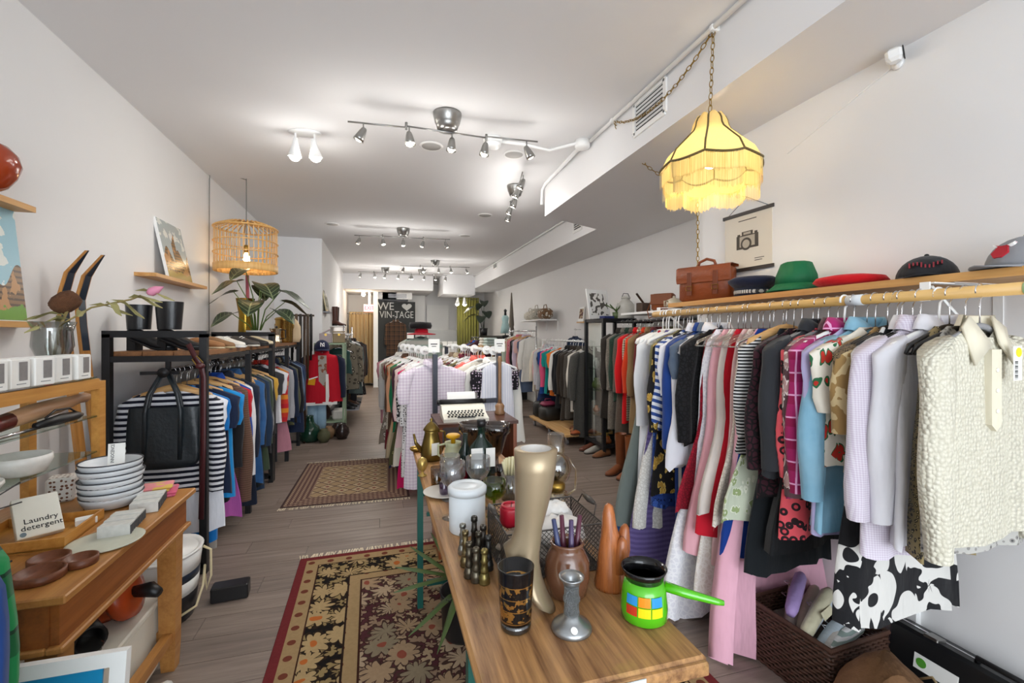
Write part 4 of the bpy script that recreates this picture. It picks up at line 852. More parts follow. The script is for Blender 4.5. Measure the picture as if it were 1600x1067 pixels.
# skis
m_skiw = wood('ski_wood', 'c88f4a', '8d5a26', 2, 1.2, .35)
def ski(lab, x, y, dy):
    t = thing('ski', lab, 'ski', (x, y, 0), 0, 'old wooden skis'); L = 1.95; path = []
    for i in range(15):
        q = i / 14; z = L * q * .985; bend = .10 * max(0, (q - .82) / .18) ** 2
        path.append((-.19 * q + 1.35 * bend, dy * q, z - .3 * bend))
    up = MB(); rg = []
    for i, p in enumerate(path):
        q = i / 14; w = .036 if q < .9 else .036 * max(.12, 1 - ((q - .9) / .1) ** 2 * .9)
        rg.append([(p[0] + b, p[1] + a, p[2]) for a, b in ((w, -.007), (w, .007), (-w, .007), (-w, -.007))])
    part('board', up.loft(rg, True, True), m_skiw, t)
    rg2 = [[(p[0] + .0075 + b, p[1] + a, p[2]) for a, b in ((.03 * f, -.001), (.03 * f, .001), (-.03 * f, .001), (-.03 * f, -.001))] for p, f in [(path[i], [1, 1, 1, .8, .12][i - 10]) for i in range(10, 15)]]
    part('painted_tip', MB().loft(rg2, True, True), plain('navy_paint', '1b2838', .3), t)
ski('old wooden ski with navy tip, leftmost of the leaning pair', -1.40, 2.86, .0)
ski('old wooden ski with navy tip, rightmost of the leaning pair', -1.40, 3.0, .0)

# ---- old wooden desk
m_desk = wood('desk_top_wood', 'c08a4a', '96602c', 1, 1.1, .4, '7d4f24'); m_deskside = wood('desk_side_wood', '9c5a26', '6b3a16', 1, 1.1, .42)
DX0, DX1, DY0, DY1, DZ = -1.46, -.81, 1.5, 2.4, .76
dk = thing('desk', 'old worn wooden table with moulded apron against the left wall', 'table', ((DX0 + DX1) / 2, (DY0 + DY1) / 2, 0)); cx, cy = (DX0 + DX1) / 2, (DY0 + DY1) / 2
wd = (DX1 - DX0) / 4
for i in range(4): part('top_plank', MB().box((DX0 - cx + wd * (i + .5), 0, DZ - .012), (wd - .002, DY1 - DY0, .024), .004), m_desk, dk)
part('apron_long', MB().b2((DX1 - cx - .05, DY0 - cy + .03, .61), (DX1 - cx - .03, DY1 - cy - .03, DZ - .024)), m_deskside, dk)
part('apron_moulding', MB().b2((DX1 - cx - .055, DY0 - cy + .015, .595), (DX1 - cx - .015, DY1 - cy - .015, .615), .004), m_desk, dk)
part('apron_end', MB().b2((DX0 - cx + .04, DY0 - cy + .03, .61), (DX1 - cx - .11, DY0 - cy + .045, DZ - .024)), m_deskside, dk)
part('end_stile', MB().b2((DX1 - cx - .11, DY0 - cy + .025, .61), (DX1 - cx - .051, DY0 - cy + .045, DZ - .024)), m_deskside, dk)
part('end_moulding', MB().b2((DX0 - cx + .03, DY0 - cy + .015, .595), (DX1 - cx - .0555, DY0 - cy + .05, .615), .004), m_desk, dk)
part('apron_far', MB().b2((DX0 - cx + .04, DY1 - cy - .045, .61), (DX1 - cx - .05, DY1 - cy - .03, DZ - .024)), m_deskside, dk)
for sx in (0, 1):
    for sy in (0, 1):
        X = (DX1 - cx - .075) if sx else (DX0 - cx + .075); Y = (DY1 - cy - .075) if sy else (DY0 - cy + .075)
        part('leg', MB().loft([[(X + a * w, Y + b * w, z) for a, b in ((-1, -1), (1, -1), (1, 1), (-1, 1))] for z, w in ((0, .025), (.1, .03), (.6, .036))], True, True), m_desk, dk)
part('stretcher', MB().b2((DX1 - cx - .09, DY0 - cy + .1, .13), (DX1 - cx - .055, DY1 - cy - .1, .17)), m_desk, dk)
part('stretcher', MB().b2((DX0 - cx + .1, DY1 - cy - .09, .13), (DX1 - cx - .1, DY1 - cy - .06, .17)), m_desk, dk)
# display stand with glass shelves on the desk
ds = thing('display_stand', 'honey wood display stand with glass shelves on the desk', 'shelf unit', (-1.285, 1.93, DZ)); yw0, yw1 = -.4, .44
m_honey = wood('honey_wood', 'd49a4c', 'b0742c', 1, 1.3, .4)
for yy in (yw0, yw1):
    for xx in (-.12, .12): part('post', MB().b2((xx - .015, yy - .022, 0), (xx + .015, yy + .022, .5)), m_honey, ds)
    part('end_rail', MB().b2((-.105, yy - .015, .47), (.105, yy + .015, .5)), m_honey, ds)
for xx in (-.12, .12): part('top_rail', MB().b2((xx - .015, yw0 + .022, .468), (xx + .015, yw1 - .022, .512)), m_honey, ds)
m_sglass = glass('shelf_glass', 'd5e0d8', .16)
for z in (.2, .35, .514): part('glass_shelf', MB().b2((-.13, yw0 + .03, z), (.13, yw1 - .03, z + .006)), m_sglass, ds)
m_bowlw = plain('speckled_glaze', 'e9e6df', .35, 0, .3, 60)
def bowl(name, lab, loc, r, h, mat, group=None, sy=1.0, cat='bowl'):
    return solo(name, lab, cat, MB().lathe([(r * .5, 0), (r * .8, h * .15), (r, h * .7), (r * .98, h), (r * .93, h), (r * .88, h * .6), (r * .5, h * .15), (.001, h * .12)], 24, sy=sy), mat, loc, 0, group, True)
bowl('bowl', 'white speckled ceramic bowl on the lower glass shelf', (-1.21, 2.0, DZ + .207), .085, .07, m_bowlw)
bowl('bowl', 'shallow white dish at the left end of the lower glass shelf', (-1.2, 1.79, DZ + .207), .07, .035, m_bowlw)
bowl('cup', 'off white beaker on the upper glass shelf', (-1.19, 1.79, DZ + .357), .035, .06, m_bowlw, cat='cup')
sl_ = thing('shoe_last', 'carved wooden shoe tree with reddish heel on the upper glass shelf', 'shoe tree', (-1.23, 2.1, DZ + .357))
rg = [[(.05 * f * math.cos(a) * .7, y_, .035 + .04 * f * math.sin(a) * .9 + dz) for a in [2 * PI * j / 12 for j in range(12)]] for y_, f, dz in ((-.25, .35, 0), (-.23, .75, 0), (-.12, .8, .01), (0, .9, .02), (.12, .85, .025), (.22, .6, .03), (.26, .55, .035), (.3, .6, .035), (.33, .35, .035))]
part('body', MB().loft(rg[2:], True, True), wood('pale_maple', 'caa07c', 'a87c58', 1, 2, .35), sl_, True); part('heel_block', MB().loft(rg[:3], True, True), plain('red_lacquer', '6b2420', .3), sl_, True)
um = thing('folding_umbrella', 'black folding umbrella with silver shaft and looped strap', 'umbrella', (-1.165, 2.02, DZ + .357))
part('shaft', MB().cyl((0, -.22, .012), (0, 0, .012), .006, 8), m_chrome, um, True); part('canopy', MB().tube([(0, -.02, .02), (0, .1, .022), (0, .2, .02), (0, .24, .018)], [.012, .02, .018, .006], 8), m_blk, um, True)
part('strap', MB().tube([(.005, .02, .04), (.0, .08, .06), (0, .16, .055), (.004, .2, .03)], .004, 5), m_blk, um, True)
# white boxed candles on top
for i in range(6):
    yy = 1.68 + i * .108; cb = thing('candle_box', 'white gift box with grey window, number %s from the left on the display stand' % ['one', 'two', 'three', 'four', 'five', 'six'][i], 'box', (-1.185 + .006 * (i % 2), yy, DZ + .521), R(-6 + 3 * (i % 3)), 'white gift boxes')
    part('carton', MB().box((0, 0, .048), (.085, .085, .096), .003), m_paper, cb); part('window', MB().box((.043, .008, .056), (.002, .036, .062)), plain('grey_window', '8e8a88', .2, 0, .5, 60), cb); part('flap', MB().box((0, 0, .097), (.08, .08, .002)), m_paper, cb)
    part('print', MB().box((.043, .0, .014), (.0015, .04, .003)), plain('grey_print', '9a9a9a', .8), cb)
# vase with dried flowers
vz = thing('flower_vase', 'clear ribbed glass vase of dried banksia behind the gift boxes', 'vase', (-1.29, 2.31, DZ + .521))
part('glass_body', MB().lathe([(.045, 0), (.06, .04), (.05, .09), (.065, .13), (.06, .19), (.072, .23), (.066, .23), (.055, .19), (.058, .13), (.04, .03), (.001, .02)], 24, flute=12, fa=.02), glass('ribbed_glass', 'dcdedc', .2), vz, True)
m_dry = plain('dried_stem', '8a7a4a', .8)
bk = part('banksia_head', MB().at((.03, .02, .31), ry=.9).lathe([(.01, -.05), (.03, -.042), (.04, -.015), (.04, .022), (.03, .045), (.001, .055)], 24, flute=12, fa=.05), plain('banksia_brown', '6d4426', .9, 0, .8, 60, .9), vz, True)
part('stem', MB().tube([(0, 0, .05), (.02, 0, .2), (.05, .02, .31)], .006, 5), m_dry, vz, True)
part('stem', MB().tube([(0, 0, .05), (.04, -.02, .22), (.13, .0, .29), (.24, .06, .33), (.27, .08, .35)], .004, 5), m_dry, vz, True)
part('protea_bud', MB().at((.29, .09, .36), ry=1.1).lathe([(.008, 0), (.02, .015), (.018, .04), (.001, .07)], 8), plain('pink_petal', 'd98aa6', .7), vz, True)
lf = leaf_mesh(.12, .018, plain('dry_leaf', '9a9460', .8), .1, 4)
for i, (q, a) in enumerate([((.1, 0, .27), -1.2), ((.14, .01, .3), .6), ((.18, .03, .31), -.8), ((.2, .04, .32), .9), ((.25, .07, .34), -.3), ((.25, .07, .34), 1.0), ((.03, 0, .24), -2.2), ((.03, .0, .25), 2.2), ((.02, 0, .26), 3.0), ((.27, .08, .37), .2)]): link('dry_leaf', lf, vz, q, (0, R(-10 + 8 * (i % 4)), a))
# things on the desk top
def onD(px, py): return on_z(px, py, DZ)
q = onD(156, 803); q.y += .09; q.x -= .005
m_plate = plain('pale_glaze', 'dfe3e6', .3, 0, .12); m_rim = plain('charcoal_rim', '2c2f38', .4)
for i in range(7):
    t = thing('serving_bowl', 'pale stoneware bowl with dark rim, %s from the bottom of the stack' % ['lowest', 'second', 'third', 'fourth', 'fifth', 'sixth', 'topmost'][i], 'bowl', (q.x + .004 * math.sin(i * 2), q.y + .004 * math.cos(i * 3), DZ + .001 + i * .022), i * .5, 'stack of stoneware bowls')
    part('bowl_body', MB().lathe([(.065, 0), (.085, .008), (.1, .035), (.104, .052), (.1, .052), (.094, .033), (.075, .012), (.001, .008)], 30), m_plate, t, True); part('rim', MB().lathe([(.1045, .050), (.1045, .0535), (.0995, .0535), (.0995, .050), (.1045, .050)], 30), m_rim, t, True)
zc_ = DZ + 6 * .022 + .022
t = thing('name_card', 'white card with black lettering standing in the top bowl', 'card', (q.x + .02, q.y - .01, zc_), R(12), None, R(-8))
part('card', MB().box((0, 0, .05), (.055, .002, .1)), m_paper, t); text_part('lettering', 'INNOCENCE', .016, m_ink, t, (-.012, -.0016, .06), (PI / 2, R(-90), 0), sx=.8)
pb = onD(100, 792); solo('planter', 'white terrazzo speckled square planter behind the bowls', 'planter', MB().box((0, 0, .05), (.09, .09, .1), .008).box((0, 0, .098), (.07, .07, .006)), fabric('ece8e2', 'dots', '7a5240', 60, .4), (pb.x - .06, pb.y + .1, DZ), .3)
# tray with detergent box
tr = thing('tray', 'shallow honey wood tray on the desk', 'tray', (-1.14, 1.95, DZ), R(4))
part('tray_base', MB().box((0, 0, .004), (.28, .26, .008)), m_honey, tr)
for a in (-1, 1): part('tray_side', MB().box((a * .136, 0, .02), (.008, .26, .036)), m_honey, tr); part('tray_side', MB().box((0, a * .126, .02), (.264, .008, .036)), m_honey, tr)
bx = thing('detergent_box', 'white laundry detergent carton leaning in the tray', 'box', (-1.11, 1.93, DZ + .012), R(40), None, R(-42))
part('carton', MB().box((0, .0, .075), (.115, .03, .15), .002), plain('carton_white', 'e6e3d6', .7), bx)
text_part('lettering', 'Laundry', .026, m_ink, bx, (.005, -.0155, .058), (PI / 2, 0, 0)); text_part('lettering', 'detergent', .026, m_ink, bx, (.005, -.0155, .034), (PI / 2, 0, 0))
part('round_logo', MB().at((-.042, -.0155, .014), rx=PI / 2).lathe([(.008, -.0004), (.008, .0004)], 14), plain('teal_grey', '6d7f88', .7), bx)
solo('soap_box', 'small white box lying in the tray beside the detergent', 'box', MB().box((0, 0, .011), (.06, .04, .022), .002), m_paper, (-1.035, 2.03, DZ + .009), .5)
lb = solo('leaning_tray', 'large honey wood tray leaning at the back of the desk', 'tray', MB().box((0, 0, .09), (.02, .26, .18)).box((.014, 0, .005), (.03, .26, .01)).box((.014, 0, .175), (.03, .26, .01)).box((.014, .125, .09), (.03, .01, .18)), m_honey, (-1.305, 1.86, DZ + .003)); lb.rotation_euler = (0, R(-14), R(0))
ws = thing('wire_stand', 'thin black wire stand on the desk at the left', 'stand', (-1.12, 1.72, DZ))
part('wire', MB().tube([(-.02, -.03, .0), (-.02, -.03, .17), (.03, .09, .17)], .0025, 6).tube([(.0, .0, .0), (0, 0, .2), (.02, .1, .23)], .0025, 6), m_blk, ws, True); part('foot', MB().tube([(-.02, -.03, .003), (0, 0, .003), (.03, .05, .003)], .003, 6), m_blk, ws)
m_walnut = wood('walnut_dish', '7a4426', '562c16', 1, 2, .4)
for px, py, r, lab in ((66, 889, .05, 'larger walnut wood dish in the middle of the desk front'), (118, 888, .042, 'smaller walnut wood dish nearest the desk edge'), (48, 915, .058, 'walnut wood dish nearest the camera on the desk')):
    v_ = onD(px, py); v_.y += r * .6; solo('wood_dish', lab, 'dish', MB().lathe([(r * .95, 0), (r, .004), (r, .024), (r * .9, .025), (r * .82, .01), (.001, .008)], 28), m_walnut, v_, 0, 'walnut dishes', True)
v_ = onD(152, 858); v_.y += .05; pl_ = solo('plate', 'flat pale stoneware plate on the front of the desk', 'plate', MB().lathe([(.07, 0), (.1, .004), (.104, .009), (.098, .009), (.06, .005), (.001, .005)], 32), plain('sage_glaze', 'cfd0bd', .35, 0, .3, 20), v_, 0, None, True)
for px, py, lab, rz in ((190, 834, 'bundle of white matchboxes nearer the plate', 8), (232, 798, 'bundle of white matchboxes nearer the tea towels', 12)):
    v_ = onD(px, py); v_.y += .05; v_.x -= .02; mbx = thing('matchbox_bundle', lab, 'box bundle', v_, R(rz))
    for i in range(9): part('matchbox', MB().box((0, -.075 + i * .0185, .022), (.09, .0165, .042 - .003 * (i % 3)), .001), plain('matchbox_print', 'dcdcd6', .7, 0, .5, 50), mbx); part('striker', MB().box((.046, -.075 + i * .0185, .02), (.002, .012, .03)), plain('grey_ink', '4a4a4c', .8), mbx)
v_ = onD(228, 782); v_.y += .06; tt = thing('tea_towel', 'folded pink and ochre tea towels at the desk corner', 'towel', v_, R(15))
for i, (cc, o_) in enumerate((('d9718a', 0), ('c98fa0', .01), ('c9973f', -.01), ('e08a8e', .006))):
    part('folded_cloth', MB().box((o_, 0, .006 + i * .011), (.17 - i * .012, .13 - i * .008, .011), .005), fabric(cc, 'blot', 'd9b45a' if i > 1 else 'cf5c78', 14), tt, True)
# framed print leaning at the near end of the desk
fp = thing('framed_print', 'white framed blue and black print leaning against the desk end', 'picture', (-.955, 1.36, .0), 0, None, R(-8))
for z, x0, x1 in ((.61, -.27, .27), (.02, -.27, .27)): part('frame_side', MB().b2((x0, 0, z - .02), (x1, .025, z + .015)), m_white, fp)
for s in (-1, 1): part('frame_side', MB().b2((s * .288 - .018, 0, .0), (s * .288 + .018, .025, .625)), m_white, fp)
part('blue_band', MB().b2((-.252, .008, .55), (.252, .014, .59)), plain('cyan_print', '2391c4', .3), fp); part('black_field', MB().b2((-.252, .008, .035), (.252, .013, .55)), plain('black_print', '14161b', .25), fp)
part('pale_band', MB().b2((-.2, .006, .3), (.2, .010, .5)), plain('pale_print', '9fc9d8', .4), fp)
# under the desk
ch = thing('storage_chest', 'long low white chest under the desk', 'chest', (-1.16, 1.95, 0))
part('chest_body', MB().box((0, 0, .15), (.46, .78, .28), .01), plain('aged_white_paint', 'ddd8ca', .6, 0, .2), ch); part('chest_lid', MB().box((0, 0, .303), (.48, .8, .024), .006), plain('aged_white_paint', 'ddd8ca', .6, 0, .2), ch)
op = thing('enamel_pot', 'orange enamel fondue pot with black handle under the desk', 'pot', (-1.0, 2.2, .316))
m_or = plain('orange_enamel', 'b8481c', .25, 0, .3)
part('pot_body', MB().at((0, 0, .1), ry=1.3).lathe([(.04, -.02), (.1, -.015), (.105, .0), (.1, .03), (.06, .04), (.001, .04)], 24), m_or, op, True); part('pot_bowl', MB().lathe([(.05, 0), (.07, .03), (.075, .09), (.07, .09), (.001, .03)], 20, (-.08, .02, 0)), m_or, op, True)
part('handle', MB().tube([(.03, 0, .1), (.1, -.02, .11), (.14, -.04, .1)], [.02, .03, .018], 8), m_blk, op, True)
jd = thing('glass_dish', 'clear pressed glass dish on the white chest', 'dish', (-1.03, 1.88, .316))
part('dish', MB().lathe([(.06, 0), (.09, .02), (.11, .06), (.105, .06), (.08, .02), (.001, .01)], 24, flute=12, fa=.02), glass('pressed_glass', 'dcdcd8', .2), jd, True)
bkp = solo('black_canister', 'black canister lying behind the glass dish', 'canister', MB().at((0, 0, .05), rx=PI / 2).lathe([(.05, -.07), (.05, .07), (.04, .07), (.04, 0), (.001, 0)], 18), m_blk, (-1.04, 2.03, .316), R(40), None, True)
mbt = thing('enamel_tub', 'white oval enamel tub with black bands and rope behind the desk leg', 'tub', (-1.05, 2.75, .0)); mbt.scale = (.74, .74, .85)
for z0, z1, cc, r0, r1 in ((.0, .06, '16181c', .14, .155), (.06, .16, '1a1a1e', .155, .165), (.16, .24, 'e6e6e2', .165, .172), (.24, .29, '1c2a3c', .172, .176), (.29, .4, 'e9e9e6', .176, .19)):
    part('tub_band', MB().lathe([(r0, z0), (r1, z1)], 28, sy=1.3), plain('enamel_' + cc, cc, .3), mbt, True)
part('tub_rim', MB().lathe([(.19, .395), (.197, .405), (.19, .413), (.17, .405), (.12, .37), (.001, .36)], 28, sy=1.3), plain('enamel_e9e9e6', 'e9e9e6', .3), mbt, True)
part('rope', MB().tube([(.19, .05, .39), (.235, .06, .36), (.24, .05, .2), (.215, .04, .12), (.2, .05, .2), (.21, .02, .28), (.215, -.03, .18), (.19, -.08, .08), (.12, -.14, .06)], .008, 6), plain('rope', 'd8c9a2', .9), mbt, True)
solo('floor_block', 'black wooden block on the floor beside the enamel tub', 'block', MB().box((0, 0, .04), (.18, .09, .08), .006), m_blk, (-.8, 2.86, 0), .1)
solo('paddle', 'white oval paddle lying on the floor under the desk stretcher', 'paddle', MB().lathe([(.001, 0), (.05, .002), (.06, .012), (.05, .022), (.001, .024)], 20, sy=3.0), m_white, (-.85, 2.05, 0.0), .05, None, True)
# demijohn and pots on the floor
dj = thing('demijohn', 'dark green glass demijohn on the floor by the left rack', 'bottle', (-.93, 6.72, 0))
part('glass_body', MB().lathe([(.1, 0), (.13, .03), (.14, .12), (.12, .2), (.06, .25), (.045, .33), (.05, .35), (.04, .35), (.035, .26), (.1, .18), (.1, .03), (.001, .02)], 24), plain('dark_green_glass', '16382a', .08, 0, .3), dj, True)
for i, (x, y, r, cc, lab) in enumerate([(-.74, 6.62, .085, '5a5a3c', 'mossy green stone pot on the floor by the jeans'), (-.7, 6.85, .08, '8a6a4a', 'round brown carved pot behind the stone pot'), (-.52, 6.78, .1, '2f2320', 'glossy dark brown round pot before the green shelf'), (-.6, 6.98, .09, '3a2a24', 'dark ribbed vase under the green shelf')]):
    solo('floor_pot', lab, 'pot', MB().lathe([(r * .6, 0), (r, r * .8), (r * .9, r * 1.5), (r * .5, r * 1.9), (r * .55, r * 2.1), (r * .45, r * 2.1), (r * .4, r * 1.6), (.001, r * .5)], 20), plain('pot_' + cc, cc, .25 if i > 1 else .7, 0, .5, 18), (x, y, 0), 0, None, True)

# ================================================================== RUGS
def rug_mat(name, hx, hy):
    m, t, b = newmat(name); v = t.coord(); x = t.xyz(v)
    d = t.m('MINIMUM', t.m('SUBTRACT', hx, t.m('ABSOLUTE', x[0])), t.m('SUBTRACT', hy, t.m('ABSOLUTE', x[1])))
    nz = t.noise(v, 60, 3)
    mk, ol, ce, cc = flower(t, v, 6.5, 9, .62); c1 = t.xyz(cc)[0]
    pet = t.mix(t.step(c1, .5), lin('9c8468'), lin('857862')); pet = t.mix(t.step(c1, .78), pet, lin('a8937a'))
    mk2, ol2, ce2, cc2 = flower(t, v, 17, 5, .66)
    field = t.mix(mk2, lin('4d2a2e'), t.mix(t.step(t.xyz(cc2)[1], .5), lin('8d7560'), lin('a58f72'))); field = t.mix(ol2, field, lin('3c2420'))
    field = t.mix(mk, field, pet); field = t.mix(ol, field, lin('43302a')); field = t.mix(ce, field, lin('8a4a3a'))
    bord = t.mix(mk2, lin('1a1716'), lin('8f7b54')); bord = t.mix(ol2, bord, lin('2a2018')); bord = t.mix(mk, bord, lin('a89068')); bord = t.mix(ol, bord, lin('2e2218')); bord = t.mix(ce, bord, lin('b0632f'))
    tan = t.mix(t.m('LESS_THAN', t.m('ADD', t.m('POWER', t.m('SUBTRACT', t.frac(t.m('ADD', x[0], 0), 9), .5), 2.0), t.m('POWER', t.m('SUBTRACT', t.frac(x[1], 9), .5), 2.0)), .03), lin('9c835e'), lin('6d3a2c'))
    out = field
    for th, c in ((.385, lin('3a2018')), (.375, tan), (.315, lin('2a1c16')), (.305, bord), (.125, lin('3a2018')), (.118, tan), (.045, lin('6d2a2c'))):
        out = t.mix(t.m('LESS_THAN', d, th), out, c)
    out = t.mix(t.m('MULTIPLY', nz, .5), out, (.45, .42, .4, 1), 'MULTIPLY')
    t.set(b, 'Base Color', out); b.inputs['Roughness'].default_value = .95; b.inputs['Specular IOR Level'].default_value = .1
    t.set(b, 'Normal', t.n('ShaderNodeBump', Strength=.4, Distance=.004, Height=nz).outputs[0]); return m
def fringe(parent, x0, x1, y, dy, n, mat):
    mb = MB(); r = random.Random(3)
    for i in range(n):
        xx = x0 + (x1 - x0) * i / (n - 1); k = r.uniform(-.02, .02)
        mb.loft([[(xx - .003, y, .001), (xx + .003, y, .001), (xx, y, .006)], [(xx - .004 + k, y + dy * r.uniform(.7, 1.1), .001), (xx + .004 + k, y + dy, .001), (xx + k, y + dy, .004)]], True, True)
    part('fringe', mb, mat, parent, kind='stuff')
m_fr = plain('fringe_wool', 'd8cbb2', .95)
HX, HY = .91, 1.36
rg_ = thing('area_rug', 'large burgundy floral rug with black border under the table', 'rug', (.44, 1.86, 0), R(1.2))
part('pile', MB().box((0, 0, .005), (2 * HX, 2 * HY, .01), .003), rug_mat('rug_large', HX, HY), rg_)
fringe(rg_, -HX, HX, HY, .06, 170, m_fr)
def rug2_mat(hx, hy):
    m, t, b = newmat('rug_small'); v = t.coord(); x = t.xyz(v); nz = t.noise(v, 70, 3)
    a = t.m('ABSOLUTE', t.m('SUBTRACT', t.frac(x[0], 7), .5)); c = t.m('ABSOLUTE', t.m('SUBTRACT', t.frac(x[1], 7), .5)); s = t.m('ADD', a, c)
    f = t.mix(t.step(s, .5), lin('b8a17f'), lin('a58b68')); f = t.mix(t.m('LESS_THAN', t.m('ABSOLUTE', t.m('SUBTRACT', s, .5)), .05), f, lin('4a2a26')); f = t.mix(t.m('LESS_THAN', s, .16), f, lin('7a4236'))
    d = t.m('MINIMUM', t.m('SUBTRACT', hx, t.m('ABSOLUTE', x[0])), t.m('SUBTRACT', hy, t.m('ABSOLUTE', x[1])))
    bd = t.mix(t.step(t.frac(d, 24), .5), lin('4d2f2c'), lin('a18a70')); bd = t.mix(t.step(t.frac(t.m('ADD', x[0], x[1]), 26), .6), bd, lin('6d4a40'))
    out = t.mix(t.m('LESS_THAN', d, .2), f, bd); out = t.mix(t.m('LESS_THAN', d, .02), out, lin('3d2422')); out = t.mix(t.m('MULTIPLY', nz, .5), out, (.45, .42, .4, 1), 'MULTIPLY')
    t.set(b, 'Base Color', out); b.inputs['Roughness'].default_value = .95; return m
r2 = thing('small_rug', 'small brown geometric rug with cream fringe in the aisle', 'rug', (-.27, 4.86, 0), R(-1))
part('pile', MB().box((0, 0, .004), (1.06, 1.36, .008), .002), rug2_mat(.53, .68), r2); fringe(r2, -.53, .53, -.68, -.05, 90, m_fr); fringe(r2, -.53, .53, .68, .05, 90, m_fr)

# ================================================================== BEER TABLE
TX0, TX1, TY0, TY1, TZ = .185, .675, .82, 2.78, .77
bt = thing('trestle_table', 'long worn wooden folding table with green steel legs', 'table', ((TX0 + TX1) / 2, (TY0 + TY1) / 2, 0)); cx, cy = (TX0 + TX1) / 2, (TY0 + TY1) / 2
m_tt = wood('weathered_table_wood', 'b98b58', '6b4628', 1, 1.5, .5, 'a8963c', 1.6); m_gr = plain('green_steel', '0f5248', .4, .2)
part('table_top', MB().box((0, 0, TZ - .0135), (TX1 - TX0, TY1 - TY0, .027), .008), m_tt, bt)
part('end_cleat', MB().box((0, TY0 - cy - .004, TZ - .02), (TX1 - TX0 - .01, .014, .03), .004), m_tt, bt)
part('paper_label', MB().box((.05, TY0 - cy - .012, TZ - .018), (.07, .002, .024)), plain('faded_label', 'cfd8dc', .8), bt)
for yy in (TY0 - cy + .19, TY1 - cy - .32):
    for xx in (TX0 - cx + .016, TX1 - cx - .016): part('leg', MB().b2((xx - .015, yy - .015, 0), (xx + .015, yy + .015, TZ - .03)), m_gr, bt)
    part('leg_crossbar', MB().b2((TX0 - cx + .05, yy - .012, .12), (TX1 - cx - .05, yy + .012, .145)), m_gr, bt); part('leg_top_bar', MB().b2((TX0 - cx + .05, yy - .015, TZ - .06), (TX1 - cx - .05, yy + .015, TZ - .03)), m_gr, bt)
    part('folding_brace', MB().cyl((0, yy, .5), (0, yy + (.3 if yy < 0 else -.3), TZ - .035), .01, 8), m_gr, bt, True); part('brace_bar', MB().b2((TX0 - cx + .05, yy - .008, .49), (TX1 - cx - .05, yy + .008, .51)), m_gr, bt)
part('side_bracket', MB().tube([(TX0 - cx + .035, TY1 - cy - .32, .6), (TX0 - cx + .1, TY1 - cy - .32, TZ - .035)], .01, 6), m_gr, bt)
def onT(px, py): return on_z(px, py, TZ)
def ont(px, py, r=0):
    """point where the base front edge shows, moved back by its radius"""
    q = onT(px, py); d = Vector((q.x, q.y, 0)).normalized(); q = q + d * r; return q
m_chocjar = plain('brown_glaze', '6b4632', .18, 0, .3, 8, 0, .6, .3)
# gold leg display
lg = thing('leg_display', 'gold painted mannequin lower leg standing on its toes', 'mannequin leg', ont(852, 960, .02), R(-38))
lg.scale = (1.04, 1.04, 1.0); m_gold = plain('satin_gold_paint', 'a8967a', .35, .5, .15)
prof = [(0.012, 0, .008, .022, .012), (-.005, 0, .02, .034, .022), (-.022, 0, .045, .036, .026), (-.042, 0, .085, .037, .033), (-.058, 0, .115, .038, .042), (-.062, 0, .14, .034, .046), (-.05, 0, .165, .031, .038), (-.043, 0, .2, .031, .034), (-.036, 0, .25, .038, .04), (-.03, 0, .3, .045, .046), (-.026, 0, .35, .05, .05), (-.024, 0, .40, .053, .053)]
rgs = []
for x, y_, z, rx, ry in prof:
    tl = .5 if z < .1 else (.15 if z < .16 else .0)
    rgs.append([(x + ry * math.cos(a), y_ + rx * math.sin(a), z - tl * ry * math.cos(a) * 1.0) for a in [2 * PI * j / 20 for j in range(20)]])
top = rgs[-1]; k_ = [((x + .024) * .72 - .024, y_ * .72, .402) for x, y_, z in top]; k2 = [((x + .024) * .6 - .024, y_ * .6, .33) for x, y_, z in top]
part('leg_form', MB().loft(rgs + [k_], True, False), m_gold, lg, True); part('inner_lining', MB().loft([k_, k2], False, True), plain('pale_lining', 'd6d2cc', .5), lg, True)
# brown crock with tapers
jar = thing('stoneware_crock', 'glossy brown stoneware crock beside the gold leg', 'crock', ont(886, 945, .055))
part('crock_body', MB().lathe([(.045, 0), (.052, .006), (.06, .05), (.058, .09), (.045, .118), (.04, .124), (.046, .135), (.043, .14), (.036, .135), (.036, .12), (.05, .08), (.045, .02), (.001, .015)], 28), m_chocjar, jar, True)
jl = jar.location
for i, (dx, dy, tx, ty, cc, lab) in enumerate([(-.006, 0, -.17, .0, '3d4468', 'blue'), (.0, .01, -.04, .05, '5a2a3a', 'wine red'), (.008, -.012, -.02, -.03, '4a3a5c', 'violet'), (.018, .004, .12, .02, '55283a', 'dark plum')]):
    solo('taper_candle', lab + ' taper candle standing in the brown crock', 'candle', MB().tube([(dx, dy, .02), (dx + tx * .19, dy + ty * .19, .2)], [.0095, .006], 10), plain('wax_' + cc, cc, .35), jl, 0, 'taper candles in the crock', True)
